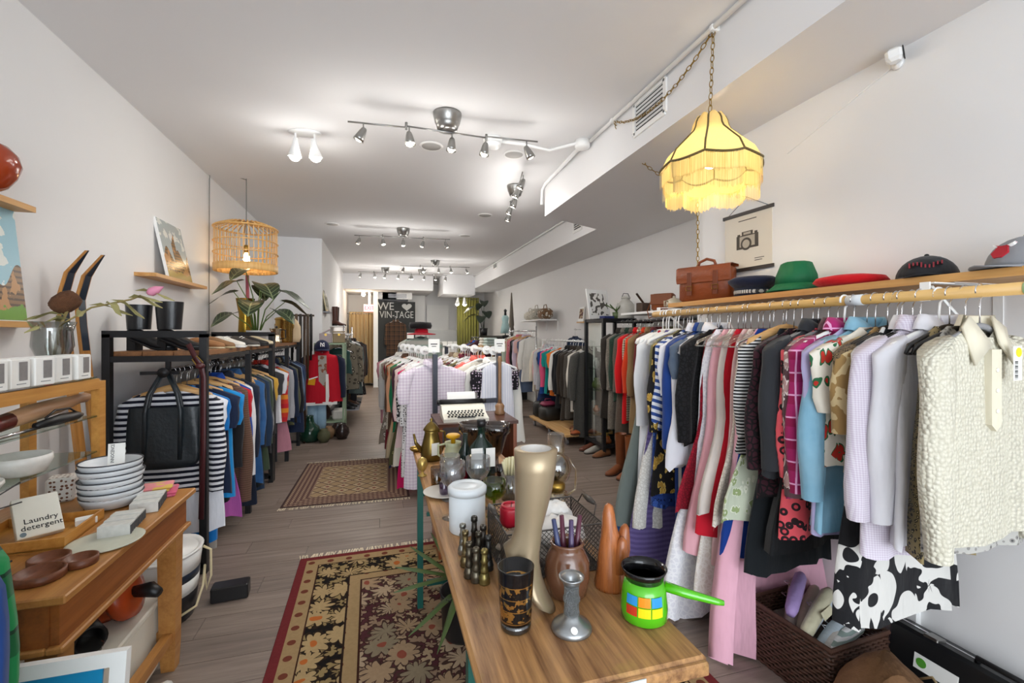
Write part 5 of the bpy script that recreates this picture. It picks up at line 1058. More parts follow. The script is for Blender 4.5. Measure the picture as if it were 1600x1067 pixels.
# carved wooden hands
cv = thing('wood_carving', 'polished wooden carving like an upright cactus', 'carving', ont(958, 930, .045), R(0))
m_cv = wood('polished_yew', 'b9703c', '7a3f1e', 2, 2, .25, '5a3a34')
def blob(pts, n=14): return MB().loft([[(x + rx * math.cos(a) * (1 + .05 * math.sin(3 * a + z * 40)), y_ + ry * math.sin(a), z) for a in [2 * PI * j / n for j in range(n)]] for x, y_, z, rx, ry in pts], True, True)
part('trunk', blob([(0, 0, 0, .05, .04), (0, 0, .01, .052, .042), (-.002, 0, .05, .045, .036), (-.004, 0, .1, .038, .03), (-.008, 0, .14, .026, .024), (-.012, 0, .17, .02, .019), (-.014, 0, .2, .017, .016), (-.014, 0, .222, .011, .01), (-.014, 0, .228, .004, .004)]), m_cv, cv, True)
part('side_arm', blob([(.01, -.005, .06, .028, .025), (.022, -.005, .1, .024, .022), (.03, -.005, .135, .017, .016), (.033, -.005, .158, .012, .012), (.034, -.005, .168, .005, .005)]), m_cv, cv, True)
part('side_arm', blob([(.005, -.022, .05, .022, .02), (.01, -.028, .1, .017, .015), (.012, -.028, .135, .012, .011), (.012, -.028, .145, .004, .004)]), m_cv, cv, True)
# green enamel coffee pot
gp = thing('coffee_pot', 'lime green enamel pot with coloured squares and long handle', 'coffee pot', ont(1006, 985, .055), R(-17))
m_lime = plain('lime_enamel', '4fb313', .15, 0, .08, 5, 0, .6, .4)
part('pot_body', MB().lathe([(.048, 0), (.055, .006), (.056, .03), (.052, .07), (.045, .095)], 30), m_lime, gp, True)
part('pot_rim', MB().lathe([(.045, .095), (.05, .112), (.055, .122), (.052, .122), (.045, .11), (.042, .09), (.046, .04), (.001, .012)], 30), plain('black_enamel', '0e0e10', .12), gp, True)
part('handle', MB().tube([(.05, 0, .075), (.1, -.008, .062), (.17, -.018, .048), (.185, -.02, .046)], [.012, .011, .008, .006], 10), m_lime, gp, True)
cols = ['2f8fd0', 'e88a1c', '2f8fd0', 'c23a22', 'e8d21c', 'd8d81c']
for rw in range(2):
    for cl_ in range(3):
        a0 = R(-150 + cl_ * 32); mb = MB(); rr = .0558 if rw == 0 else .0568; pts = []
        z0 = .028 + (1 - rw) * .024
        for z in (z0, z0 + .022): pts.append([((rr + e - (.002 if z > .06 else 0)) * math.cos(a0 + R(29) * k / 4), (rr + e - (.002 if z > .06 else 0)) * math.sin(a0 + R(29) * k / 4), z) for k in range(5) for e in (0,)])
        part('colour_square', mb.loft(pts, closed=False), plain('enamel_' + cols[rw * 3 + cl_], cols[rw * 3 + cl_], .2), gp)
# pewter candlestick
cs = thing('candlestick', 'embossed pewter candlestick at the front of the table', 'candlestick', ont(893, 1000, .04))
m_pew = plain('pewter', 'a9adaf', .3, .85, .3, 30)
part('foot', MB().lathe([(.046, 0), (.048, .004), (.044, .012), (.03, .022), (.02, .03), (.017, .036)], 28), m_pew, cs, True)
part('stem', MB().lathe([(.017, .036), (.019, .04), (.0175, .045), (.0175, .065), (.02, .068), (.02, .074), (.0175, .078), (.0175, .1), (.019, .104)], 24), plain('pewter_relief', '8d9294', .35, .85, .6, 90, .9), cs, True)
part('drip_pan', MB().lathe([(.018, .104), (.022, .112), (.029, .12), (.03, .124), (.022, .12), (.013, .112), (.013, .09), (.001, .085)], 24), m_pew, cs, True)
part('price_sticker', MB().at((-.01, -.038, .02), rx=R(38)).lathe([(.008, 0), (.008, .001)], 14), m_paper, cs)
# black and gold tumbler
tb_ = thing('tumbler', 'black glass tumbler with gold city pictures', 'glass', ont(806, 997, .04))
m_tb, t_, b_ = newmat('black_gold_print'); v_ = t_.coord(); x_ = t_.xyz(v_)
an = t_.m('ARCTAN2', x_[1], x_[0]); vo_ = t_.n('ShaderNodeTexBrick', Vector=t_.vec(t_.m('MULTIPLY', an, .05), x_[2], 0), Scale=42, Mortar__Size=.03); n_ = t_.noise(v_, 55, 4)
msk = t_.m('MULTIPLY', t_.step(n_, .54), t_.m('MULTIPLY', t_.m('GREATER_THAN', x_[2], .03), t_.m('LESS_THAN', x_[2], .112)))
msk = t_.m('MAXIMUM', msk, t_.m('MULTIPLY', t_.step(t_.frac(x_[2], 36), .93), t_.m('LESS_THAN', x_[2], .115)))
t_.set(b_, 'Base Color', t_.mix(msk, lin('0c0c0e'), lin('b58a4a'))); t_.set(b_, 'Metallic', t_.m('MULTIPLY', msk, .8)); b_.inputs['Roughness'].default_value = .15
part('glass_wall', MB().lathe([(.037, .02), (.0375, .03), (.043, .142), (.0435, .145), (.041, .145), (.035, .03), (.001, .03)], 30), m_tb, tb_, True)
part('clear_base', MB().lathe([(.033, 0), (.036, .004), (.0365, .02), (.001, .02)], 30), glass('thick_glass', 'b9c0c0', .3), tb_, True)
part('black_foot', MB().lathe([(.032, -.0), (.034, .003), (.001, .004)], 24), m_blk, tb_, True)
# brass hose nozzles
noz = [(727, 887, .105, '7a6b4a'), (733, 905, .1, '5d5648'), (741, 872, .125, '4a4640'), (748, 892, .11, '4f4a40'), (755, 880, .11, '55504a'), (744, 912, .095, '6b6455'), (757, 915, .095, '8f8250'), (763, 893, .1, '50504e'), (723, 868, .095, '9a9a92')]
labs = ['tall dark', 'weathered', 'tallest', 'slim dark', 'plain grey', 'front grey', 'front golden', 'rightmost', 'silver']
for i, (px, py, h, cc) in enumerate(noz):
    t = thing('hose_nozzle', labs[i] + ' old brass hose nozzle in the cluster by the wire basket', 'nozzle', ont(px, py, .012), 0, 'brass hose nozzles'); m = plain('bronze_' + cc, cc, .35, .85, .4, 40)
    part('nozzle_base', MB().lathe([(.015, 0), (.016, .004), (.0145, .01), (.016, .014), (.014, .02), (.012, .028), (.0105, .03)], 14), m, t, True)
    part('barrel', MB().lathe([(.0105, .03), (.012, .035), (.0098, .045), (.009, h * .6), (.0115, h * .63), (.0085, h * .7), (.008, h * .86)], 14), m, t, True); part('tip', MB().lathe([(.008, h * .86), (.0105, h * .88), (.0105, h * .97), (.008, h), (.004, h), (.004, h * .9), (.001, h * .9)], 14), m, t, True)
# white canister
wc = thing('canister', 'white enamel canister with lid on the table edge', 'canister', ont(730, 838, .06))
part('body', MB().lathe([(.062, 0), (.064, .004), (.064, .135)], 30), plain('white_enamel', 'dde3e6', .3), wc, True); part('lid', MB().lathe([(.068, .13), (.069, .15), (.06, .158), (.05, .155), (.045, .152), (.03, .157), (.001, .158)], 30), plain('white_enamel', 'dde3e6', .3), wc, True)
# wire basket
BX0, BX1, BY0, BY1, BH = .335, .625, 1.21, 1.44, .135
wb = thing('wire_basket', 'dark wire mesh basket with handles filled with linens', 'basket', ((BX0 + BX1) / 2, (BY0 + BY1) / 2, TZ)); hx, hy = (BX1 - BX0) / 2, (BY1 - BY0) / 2
m_wire = plain('dark_wire', '55504c', .45, .7)
for z in (.003, BH): part('rim_wire', MB().tube([(-hx, -hy, z), (hx, -hy, z), (hx, hy, z), (-hx, hy, z)], .0028, 6, True), m_wire, wb)
for sx in (-1, 1):
    for sy in (-1, 1): part('corner_wire', MB().cyl((sx * hx, sy * hy, 0), (sx * hx, sy * hy, BH), .0025, 6), m_wire, wb)
def diamond(u0, u1, z0, z1, f, st=.0145):
    mb = MB(); n = int((u1 - u0 + z1 - z0) / st)
    for k in range(n + 1):
        o_ = k * st
        for fl in (0, 1):
            a, b = (min(o_, u1 - u0), o_ - min(o_, u1 - u0)), (max(0, o_ - (z1 - z0)), min(o_, z1 - z0))
            p0 = (u0 + a[0], z0 + a[1]); p1 = (u0 + b[0], z0 + b[1])
            if fl: p0 = (u0 + u1 - p0[0], p0[1]); p1 = (u0 + u1 - p1[0], p1[1])
            mb.tube([f(*p0), f(*p1)], .0011, 3)
    return mb
for nm, mbq in (('front', diamond(-hx, hx, 0, BH, lambda u, z: (u, -hy, z))), ('back', diamond(-hx, hx, 0, BH, lambda u, z: (u, hy, z))), ('left', diamond(-hy, hy, 0, BH, lambda u, z: (-hx, u, z))), ('right', diamond(-hy, hy, 0, BH, lambda u, z: (hx, u, z)))):
    part('mesh_side', mbq, m_wire, wb, kind='stuff')
part('mesh_floor', MB().box((0, 0, .002), (2 * hx, 2 * hy, .002)), m_wire, wb)
for sx in (-1, 1):
    part('handle_wire', MB().tube([(sx * hx, -.06, BH), (sx * (hx + .012), -.05, BH + .03), (sx * (hx + .012), .05, BH + .03), (sx * hx, .06, BH)], .0022, 6), m_wire, wb, True); part('handle_grip', MB().tube([(sx * (hx + .012), -.035, BH + .03), (sx * (hx + .012), 0, BH + .03), (sx * (hx + .012), .035, BH + .03)], [.006, .01, .006], 8), m_wire, wb, True)
bc_ = wb.location
def crumple(name, lab, loc, r, cc, seed, sz=.7):
    rr = random.Random(seed); mb = MB().sph((0, 0, 0), r, 14, 9, sz); mb.v = [(x * rr.uniform(.75, 1.2), y * rr.uniform(.75, 1.2), z * rr.uniform(.8, 1.25)) for x, y, z in mb.v]
    return solo(name, lab, 'cloth', mb, fabric(cc), loc, 0, 'linens in the wire basket', True)
crumple('cloth_bundle', 'white crumpled linen in the basket beneath the taper candles', (bc_.x + .05, bc_.y - .02, TZ + .075), .075, 'ece9e4', 1); crumple('cloth_bundle', 'black crumpled scarf at the right end of the basket', (bc_.x + .105, bc_.y + .03, TZ + .065), .04, '17181c', 2); crumple('cloth_bundle', 'white lace cloth heaped highest in the basket', (bc_.x + .06, bc_.y + .045, TZ + .115), .05, 'f0eeea', 3); crumple('cloth_bundle', 'brown dotted cloth at the left end of the basket', (bc_.x - .09, bc_.y - .03, TZ + .06), .06, '8a7a68', 4); crumple('cloth_bundle', 'mauve pink cloth next to the red candle', (bc_.x - .03, bc_.y + .03, TZ + .07), .05, 'c9a3b4', 5)
rc = thing('pillar_candle', 'red rose shaped pillar candle in the wire basket', 'candle', (bc_.x - .085, bc_.y + .055, TZ + .09), .3); part('wax', MB().lathe([(.03, 0), (.034, .01), (.034, .05), (.03, .062), (.02, .058), (.001, .055)], 20, flute=5, fa=.06), plain('red_wax', 'b3142c', .35), rc, True); part('rim', MB().tube([(.028 * math.cos(2 * PI * j / 20), .028 * math.sin(2 * PI * j / 20), .06) for j in range(20)], .005, 6, True), plain('red_wax', 'b3142c', .35), rc, True); part('wick', MB().cyl((0, 0, .055), (.002, 0, .07), .0012, 5), m_ink, rc)
# oil lamp
ol = thing('oil_lamp', 'old glass oil lamp with silvered globe and chimney behind the basket', 'lamp', (.61, 1.54, TZ))
part('lamp_base', MB().lathe([(.045, 0), (.05, .01), (.03, .03), (.025, .06), (.035, .075)], 20), plain('worn_tin', '6b665e', .4, .8, .4), ol, True)
part('font', MB().lathe([(.03, .075), (.04, .085), (.042, .115), (.03, .125)], 20, flute=10, fa=.03), glass('font_glass', 'e6dcc0', .2), ol, True); part('burner', MB().lathe([(.028, .125), (.034, .135), (.033, .15), (.025, .155)], 20), m_brass, ol, True)
part('globe', MB().lathe([(.03, .15), (.047, .17), (.056, .205), (.048, .24), (.03, .255), (.028, .262), (.033, .268), (.031, .275), (.03, .33), (.029, .33)], 24), glass('lamp_glass', 'f2ead2', .22), ol, True); part('reflector', MB().at((.0, .028, .2), rx=PI / 2).lathe([(.001, -.01), (.045, .0), (.05, .004)], 20), plain('silvered', 'cfcfcb', .15, 1.0), ol, True)
part('handle', MB().tube([(.04, 0, .1), (.075, 0, .12), (.08, 0, .19), (.05, 0, .235)], .004, 6), glass('lamp_glass', 'f2ead2', .22), ol, True)
# goblets and small glassware
def goblet(lab, px, py, h, r, mat, rb=None, stem=.5, group='stemware on the table'):
    t = thing('goblet', lab, 'glass', ont(px, py, (rb or r * .8)), 0, group); zb = h * stem
    part('cup', MB().lathe([(.004, zb), (r * .7, zb + .12 * h), (r, zb + .25 * h), (r * .98, h), (r * .93, h), (r * .93, zb + .27 * h), (r * .6, zb + .14 * h), (.001, zb + .05 * h)], 24), mat, t, True)
    part('stem', MB().lathe([(.005, .006), (.0045, zb * .6), (.006, zb)], 10), mat, t, True); part('foot', MB().lathe([(rb or r * .8, 0), (rb or r * .8, .002), (.005, .007)], 24), mat, t, True)
m_cut = glass('etched_glass', 'e9ecee', .26)
goblet('etched crystal goblet with blue sticker, left of the front pair', 707, 815, .21, .049, m_cut); goblet('etched crystal goblet with white tag, right of the front pair', 747, 800, .205, .049, m_cut); goblet('etched crystal goblet behind the left one of the front pair', 703, 785, .185, .043, m_cut)
goblet('green and amber glass goblet behind the white canister', 772, 812, .14, .045, glass('green_amber_glass', 'b4cc40', .12), .03, .42)
fl_ = thing('flask_bottle', 'large dark green glass flask bottle with paper label', 'bottle', ont(752, 775, .06)); m_dg = plain('bottle_green_glass', '10261e', .08, 0, .2)
part('glass_body', MB().lathe([(.055, 0), (.062, .01), (.062, .15), (.05, .2), (.02, .235), (.016, .25), (.016, .28), (.02, .282), (.02, .29)], 26, sy=.7), m_dg, fl_, True); part('cap', MB().lathe([(.019, .285), (.019, .315), (.001, .315)], 16), m_blk, fl_, True)
part('paper_label', MB().box((-.03, -.052, .16), (.05, .002, .085)).box((.03, -.05, .16), (.04, .002, .08)), m_paper, fl_)
cp2 = thing('brass_coffee_pot', 'tall antique brass coffee pot at the far end of the table', 'coffee pot', ont(674, 722, .05), R(20)); m_br2 = plain('antique_brass', '85703a', .3, .85, .3)
part('pot_body', MB().lathe([(.048, 0), (.055, .01), (.06, .05), (.045, .11), (.036, .15), (.04, .165)], 24), m_br2, cp2, True); part('lid', MB().lathe([(.044, .163), (.044, .17), (.025, .195), (.012, .205), (.006, .21), (.01, .222), (.001, .23)], 24), m_br2, cp2, True)
part('handle', MB().tube([(.035, -.01, .155), (.07, -.02, .15), (.075, -.02, .09), (.055, -.015, .04)], .006, 8), m_br2, cp2, True); part('spout', MB().tube([(-.05, .01, .05), (-.085, .015, .1), (-.095, .018, .15)], [.014, .009, .006], 8), m_br2, cp2, True); part('price_tag', MB().box((-.005, -.06, .07), (.045, .001, .065)), m_paper, cp2)
ec = thing('egg_cup', 'small gilt egg shaped cup on a foot', 'ornament', ont(660, 745, .02)); part('egg', MB().lathe([(.006, .02), (.02, .035), (.026, .055), (.02, .08), (.001, .092)], 16), plain('pale_gilt', 'c2a45c', .3, .6), ec, True); part('foot', MB().lathe([(.022, 0), (.022, .004), (.008, .01), (.006, .02), (.001, .022)], 16), plain('pale_gilt', 'c2a45c', .3, .6), ec, True)
bowl('trinket_dish', 'shallow brass trinket dish at the table far corner', ont(652, 707, .04), .045, .02, m_brass, cat='dish')
py_ = thing('pitcher', 'pale green ceramic pitcher with yellow lid', 'pitcher', ont(708, 730, .05), R(-20)); part('body', MB().lathe([(.04, 0), (.05, .03), (.045, .08), (.038, .1), (.045, .12), (.04, .12), (.03, .1), (.001, .02)], 22), plain('celadon', 'b9bd98', .3), py_, True); part('handle', MB().tube([(-.04, 0, .11), (-.08, 0, .1), (-.08, 0, .05), (-.046, 0, .03)], .006, 6), plain('celadon', 'b9bd98', .3), py_, True); part('lid', MB().lathe([(.012, .11), (.012, .135), (.036, .145), (.038, .155), (.03, .162), (.001, .163)], 22), plain('yellow_plastic', 'e0a912', .35), py_, True)
for px, py, r_, lab in ((740, 738, .062, 'smoky fluted glass trifle bowl, left of the pair at the table end'), (775, 740, .06, 'smoky fluted glass trifle bowl, right of the pair at the table end')):
    t = thing('trifle_bowl', lab, 'bowl', ont(px, py, .05), 0, 'smoky glass bowls'); m = glass('smoky_glass', 'a89a90', .16)
    part('bowl', MB().lathe([(.015, .07), (.03, .09), (.055, .18), (r_ + .012, .2), (r_ + .012, .24), (r_ + .007, .24), (.05, .19), (.025, .1), (.001, .085)], 28, flute=14, fa=.03), m, t, True); part('stem', MB().lathe([(.04, 0), (.04, .006), (.015, .02), (.013, .07)], 18), m, t, True)
sp2 = solo('saucer', 'white saucer with dark rim under the purple bottle', 'plate', MB().lathe([(.05, 0), (.075, .006), (.09, .014), (.086, .014), (.05, .005), (.001, .004)], 28), plain('ivory_china', 'd9d6cf', .3), ont(694, 782, .08), 0, None, True)
pbz = thing('perfume_bottle', 'small mauve perfume bottle standing on the saucer', 'bottle', ont(694, 782, .08) + Vector((0, -.01, .005))); part('glass_body', MB().lathe([(.02, 0), (.022, .01), (.022, .05), (.012, .06)], 16), glass('mauve_glass', '9a86a8', .15), pbz, True); part('stopper', MB().lathe([(.012, .06), (.014, .085), (.001, .09)], 14), plain('mauve_cap', '5d4a66', .3), pbz, True)
rb_ = thing('red_decanter', 'ruby red glass jar behind the crystal goblets', 'jar', ont(716, 772, .045)); part('glass_body', MB().lathe([(.04, 0), (.045, .01), (.045, .07), (.035, .1), (.02, .12), (.02, .135), (.015, .135), (.015, .115), (.001, .02)], 22), plain('ruby_glass', '6b0c1c', .08), rb_, True)
bowl('ash_bowl', 'clear glass ashtray in front of the red jar', ont(728, 795, .04), .045, .025, m_cut, cat='dish')
wg = solo('wine_bottle', 'slim dark green wine bottle behind the goblets', 'bottle', MB().lathe([(.03, 0), (.032, .01), (.032, .13), (.012, .17), (.012, .22), (.001, .22)], 18), m_dg, ont(727, 752, .03), 0, None, True)
jar2 = thing('utensil_glass', 'clear glass jar holding ivory handled cutlery', 'jar', ont(797, 785, .04)); part('glass_body', MB().lathe([(.035, 0), (.036, .005), (.038, .11), (.036, .11), (.034, .01), (.001, .008)], 22), glass('jar_glass', 'e2e4e2', .2), jar2, True)
for i in range(7):
    a = i * .9; t = thing('table_knife', 'ivory handled knife %s in the cutlery jar' % ['leaning far left', 'leaning left', 'upright at back', 'upright in front', 'leaning right', 'leaning far right', 'tallest'][i], 'knife', jar2.location + Vector((0, 0, .008)), 0, 'ivory handled cutlery')
    x0, y0 = .015 * math.cos(a), .015 * math.sin(a); x1, y1 = (-.03 + .01 * i), .018 * math.sin(a); part('handle', MB().tube([(x1 * .75 + x0 * .25, y1 * .75 + y0 * .25, .09), (x1, y1, .15 + .005 * i)], [.0055, .0075], 8), plain('ivory', 'e6deb4', .35), t, True); part('blade', MB().tube([(x0, y0, 0), (x1 * .75 + x0 * .25, y1 * .75 + y0 * .25, .09)], .004, 6), m_chrome, t)
for i, px in enumerate((782, 794, 804)): solo('shot_glass', 'purple and orange shot glass, %s of the row behind the cutlery' % ['left', 'middle', 'right'][i], 'glass', MB().lathe([(.016, 0), (.018, .01), (.022, .06), (.02, .06), (.016, .012), (.001, .01)], 16), glass('plum_orange_glass', '7a3a52', .12), ont(px, 748, .02), 0, 'purple shot glasses', True)
solo('painted_glass', 'small glass tumbler painted with flowers near the saucer', 'glass', MB().lathe([(.025, 0), (.027, .005), (.03, .085), (.028, .085), (.024, .01), (.001, .008)], 18), glass('painted_glass', 'c9b98a', .15), ont(683, 762, .03), 0, None, True)
# plant and pot under the table
def pot_black(t): part('pot', MB().lathe([(.09, 0), (.1, .015), (.11, .2), (.115, .21), (.105, .21), (.1, .18), (.001, .17)], 24), m_blk, t, True)
up = thing('potted_yucca', 'spiky leaved plant in a black pot under the table', 'plant', (.385, 2.19, .01)); pot_black(up)
lfm = plain('yucca_leaf', '4a5c2e', .5, 0, .4, 8); lm_ = leaf_mesh(.3, .022, lfm, .1, 6)
for i in range(13):
    a = R(120 + 24 * i); link('leaf', lm_, up, (.02 * math.cos(a), .02 * math.sin(a), .2 + .02 * (i % 4)), (0, R(-60 + 12 * (i % 6)), a))
# ---- record cabinet with typewriter behind the table
cb = thing('record_cabinet', 'open fronted brown wooden cabinet behind the table end', 'cabinet', (.62, 3.14, 0)); m_cb = wood('cabinet_wood', '9c552c', '6d3418', 2, 1.2, .35)
w_, d_, h_ = .25, .2, .88
for s in (-1, 1): part('side_panel', MB().b2((s * w_ - .012, -d_, 0), (s * w_ + .012, d_, h_ - .022)), m_cb, cb)
part('top_panel', MB().b2((-w_ - .02, -d_ - .01, h_ - .022), (w_ + .02, d_ + .01, h_)), wood('dark_cabinet_top', '5a3020', '3a1d12', 0, 1.2, .3), cb)
part('back_panel', MB().b2((-w_, d_ - .012, .03), (w_, d_, h_ - .03)), wood('dark_cabinet_top', '5a3020', '3a1d12', 0, 1.2, .3), cb)
for z in (.04, .55): part('shelf', MB().b2((-w_ + .012, -d_ + .01, z), (w_ - .012, d_ - .015, z + .02)), m_cb, cb)
tw = thing('typewriter', 'cream portable typewriter with black keys on the brown cabinet', 'typewriter', (.55, 3.12, h_), R(-2)); m_tw = plain('cream_case', 'dedbcd', .4)
part('case', MB().prism([(-.15, 0), (.14, 0), (.14, .085), (.02, .085), (-.04, .04), (-.15, .022)], -.15, .15, 'yz'), m_tw, tw)
km = MB().lathe([(.0075, 0), (.0075, .006), (.006, .008)], 10).mesh('key', m_blk)
for r_ in range(4):
    for c_ in range(11):
        y_ = -.128 + r_ * .023; z_ = .028 + (.018 / .11) * (y_ + .15) + .004 * r_; link('key', km, tw, (-.115 + c_ * .0225 + (r_ % 2) * .008, y_, z_))
part('space_bar', MB().box((0, -.14, .03), (.12, .01, .006)), m_blk, tw); part('platen', MB().cyl((-.15, .1, .1), (.15, .1, .1), .018, 14), m_blk, tw, True)
for s in (-1, 1): part('platen_knob', MB().cyl((s * .15, .1, .1), (s * .175, .1, .1), .016, 14), m_blk, tw, True)
part('paper_sheet', MB().loft([[(-.1, .1, .1), (.1, .1, .1)], [(-.1, .12, .14), (.1, .12, .14)], [(-.1, .135, .165), (.1, .135, .165)]], closed=False), m_paper, tw)
tp = thing('table_lamp_base', 'turned brass and wood lamp stand on the cabinet corner', 'lamp stand', (.83, 3.2, h_)); part('base', MB().lathe([(.035, 0), (.04, .01), (.03, .03), (.035, .06), (.02, .08)], 16), wood('turned_wood', 'a07a56', '7a5638', 2, 2), tp, True); part('column', MB().lathe([(.016, .08), (.012, .12), (.012, .36), (.016, .4), (.01, .42)], 12), wood('turned_wood', 'a07a56', '7a5638', 2, 2), tp, True)

# ================================================================== RIGHT WALL: SHELF, HATS, LAMP
hs = thing('hat_shelf', 'long oak shelf above the clothes rod on the right wall', 'shelf', (XN, 1.5, 1.665)); part('board', MB().b2((-.27, -1.4, -.028), (0, 1.14, 0)), m_oak, hs)
for yy in (-.42, 1.0): part('bracket', MB().b2((-.25, yy - .014, -.033), (0, yy + .014, -.028)), m_white, hs)
ZH = 1.666; XH = XN - .15
def onH(px, x=XH): q = on_x(px, 450, x); return q.y
# satchel
sc = thing('satchel', 'tan leather satchel with two buckled straps on the hat shelf', 'bag', (XN - .14, onH(1094, XN - .19), ZH), R(-66)); sc.scale = (1.2, 1.15, 1.12); m_tan = plain('tan_leather', '8a4522', .35, 0, .5, 14, .3)
part('bag_body', MB().box((0, 0, .095), (.28, .09, .19), .015), m_tan, sc, True)
fp_ = [(-.048, .11), (-.052, .13), (-.05, .19), (-.03, .2), (.05, .198), (.05, .185)]
part('flap', MB().loft([[(sx, y_ - (.004 if k == 0 else 0), z) for k in (0,) for y_, z in fp_] for sx in (-.145, .145)], closed=False), m_tan, sc, True); part('flap_front', MB().box((0, -.05, .15), (.29, .008, .09), .003), m_tan, sc)
for s in (-1, 1):
    st = part('strap', MB().box((s * .07, -.056, .1), (.024, .006, .13), .001), plain('dark_tan_leather', '6b3318', .4), sc); part('buckle', MB().at((s * .07, -.062, .075)).tube([(-.015, 0, -.012), (.015, 0, -.012), (.015, 0, .012), (-.015, 0, .012)], .0022, 5, True), m_brass, st)
part('handle', MB().tube([(-.05, 0, .195), (-.04, 0, .225), (0, 0, .24), (.04, 0, .225), (.05, 0, .195)], .008, 8), m_tan, sc, True)
def dome(r, h, n=20, rings=7, sy=1.0, flat=0.0):
    return MB().lathe([(r * math.cos(PI / 2 * i / rings) if i < rings else .001, h * math.sin(PI / 2 * i / rings)) for i in range(rings + 1)], n, sy=sy)
def brim_mesh(r, ext, w, drop=.01, th=.004):
    a_ = [(-1 + 2 * k / 10) * 1.15 for k in range(11)]; top = []
    inner = [(r * math.cos(a), r * math.sin(a), .004) for a in a_]; outer = [(r * math.cos(a) + ext * max(0, math.cos(a * 1.25)), r * math.sin(a) * w, .004 - drop + .012 * (1 - abs(a) / 1.15)) for a in a_]
    return MB().loft([inner, outer, [(x, y_, z - th) for x, y_, z in outer], [(x, y_, z - th) for x, y_, z in inner]], closed=False)
def cap(lab, loc, rz, col, r=.095, h=.1, logo=None, brimc=None, tilt=0.0):
    t = thing('baseball_cap', lab, 'cap', loc, rz, None, 0, tilt); m = fabric(col, rough=.8)
    part('crown', dome(r, h, 20, 7, .92), m, t, True); part('brim', brim_mesh(r * .95, .075, .95), fabric(brimc or col), t, True); part('top_button', MB().sph((0, 0, h), .008, 8, 6), m, t, True)
    if logo: logo(t, r, h)
    return t
nc = thing('captain_cap', 'navy peaked captain cap with braid band beside the satchel', 'cap', (XN - .13, onH(1172, XN - .15), ZH), R(-110)); nc.scale = (1.05, 1.05, 1.35); part('band', MB().lathe([(.09, 0), (.09, .035)], 24), plain('navy_wool', '161a2c', .8), nc, True)
part('crown', MB().lathe([(.09, .035), (.125, .06), (.128, .068), (.1, .08), (.001, .085)], 24, sy=.95), fabric('1a2038'), nc, True); part('braid', MB().lathe([(.0925, .012), (.0935, .018), (.0925, .026)], 24), fabric('c9c7c0', 'vs', '4a4a4a', 120), nc, True); part('peak', brim_mesh(.088, .045, .95, .02), m_blk, nc, True)
bh = thing('bucket_hat', 'green bucket hat with dark underside on the shelf', 'hat', (XN - .14, onH(1242), ZH + .008), .3); m_gh = fabric('17653f', rough=.6)
part('crown', MB().lathe([(.095, .03), (.09, .075), (.068, .135), (.055, .142), (.001, .132)], 9), m_gh, bh, True); part('brim', MB().lathe([(.094, .034), (.11, .018), (.135, .0), (.132, -.004), (.1, .012), (.09, .03)], 18), m_gh, bh, True)
be = thing('beret', 'flat bright red beret lying on the shelf', 'hat', (XN - .14, onH(1325), ZH), .2); part('felt', MB().lathe([(.08, 0), (.115, .008), (.138, .024), (.125, .042), (.07, .052), (.001, .046)], 26), fabric('c6131c'), be, True); part('stalk', MB().cyl((0, 0, .038), (.004, 0, .052), .003, 6), fabric('c6131c'), be)
def logo_txt(t, r, h):
    for i in range(9): part('logo_stitch', MB().box((r * .78, -.045 + i * .011, h * .5 + .006 * math.sin(i)), (.03, .0045, .012 + .006 * (i % 3 == 0))), plain('red_thread', '8d2530', .7), t)
cap('black cap with red script on the shelf', (XN - .14, onH(1445), ZH + .004), R(-150), '26272a', .1, .085, logo_txt)
def logo_red(t, r, h):
    part('logo_patch', MB().at((r * .82, 0, h * .52), ry=-.5, sc=.72).prism([(-.035, -.012), (-.02, .02), (-.045, .035), (-.03, .03), (-.01, .024), (.01, .024), (.03, .03), (.045, .035), (.02, .02), (.035, -.012), (.015, -.035), (-.015, -.035)], -.004, .006, 'yz'), plain('red_patch', 'b8162c', .7), t)
    for s in (-1, 1): part('logo_horn', MB().at((r * .82, 0, h * .52), ry=-.5, sc=.72).prism([(s * .02, .022), (s * .045, .037), (s * .04, .026), (s * .028, .018)], -.004, .009, 'yz'), m_white, t)
cap('grey cap with red front emblem at the shelf near end', (XN - .16, .93, ZH + .004), R(165), '8b8c90', .1, .1, logo_red)
# camera poster
pc = on_x(1168, 378, XN - .012); pw, ph_ = .36, .27
ps = thing('hanging_poster', 'hanging canvas poster with a vintage camera drawing', 'poster', (XN - .012, pc.y, pc.z), R(-86)); ps.scale = (1.3, 1, 1.25)
m_canv = plain('aged_canvas', 'ddd5c6', .85); m_bar = wood('black_bar', '3a302a', '241d19', 0, 2, .5)
part('canvas', MB().b2((-.13, -.002, -.125), (.13, 0, .14)), m_canv, ps)
for z in (.14, -.13): part('wood_bar', MB().b2((-.14, -.008, z - .008), (.14, .004, z + .008)), m_bar, ps)
part('string', MB().tube([(-.11, 0, .148), (0, -.004, .215), (.11, 0, .148)], .0018, 5).tube([(0, -.004, .215), (-.03, -.004, .228)], .0018, 5), plain('grey_string', '6d7680', .7), ps, True)
part('push_pin', MB().at((-.04, -.004, .23), rx=PI / 2).lathe([(.006, 0), (.006, .01), (.011, .016), (.01, .022), (.001, .023)], 12), plain('blue_pin', '1f7fc0', .3), ps, True)
cmr = part('camera_drawing', MB().b2((-.06, -.0035, -.03), (.06, -.002, .035)).b2((-.03, -.0035, .035), (.03, -.002, .052)).b2((-.055, -.0035, .035), (-.04, -.002, .043)).b2((.04, -.0035, .035), (.055, -.002, .045)), plain('sepia_ink', '4d463e', .85), ps)
part('drawing_highlight', MB().b2((-.042, -.0042, -.02), (.042, -.0036, .03)).b2((-.02, -.0042, .037), (.02, -.0036, .048)), plain('paper_grey', 'b5ab9a', .85), cmr)
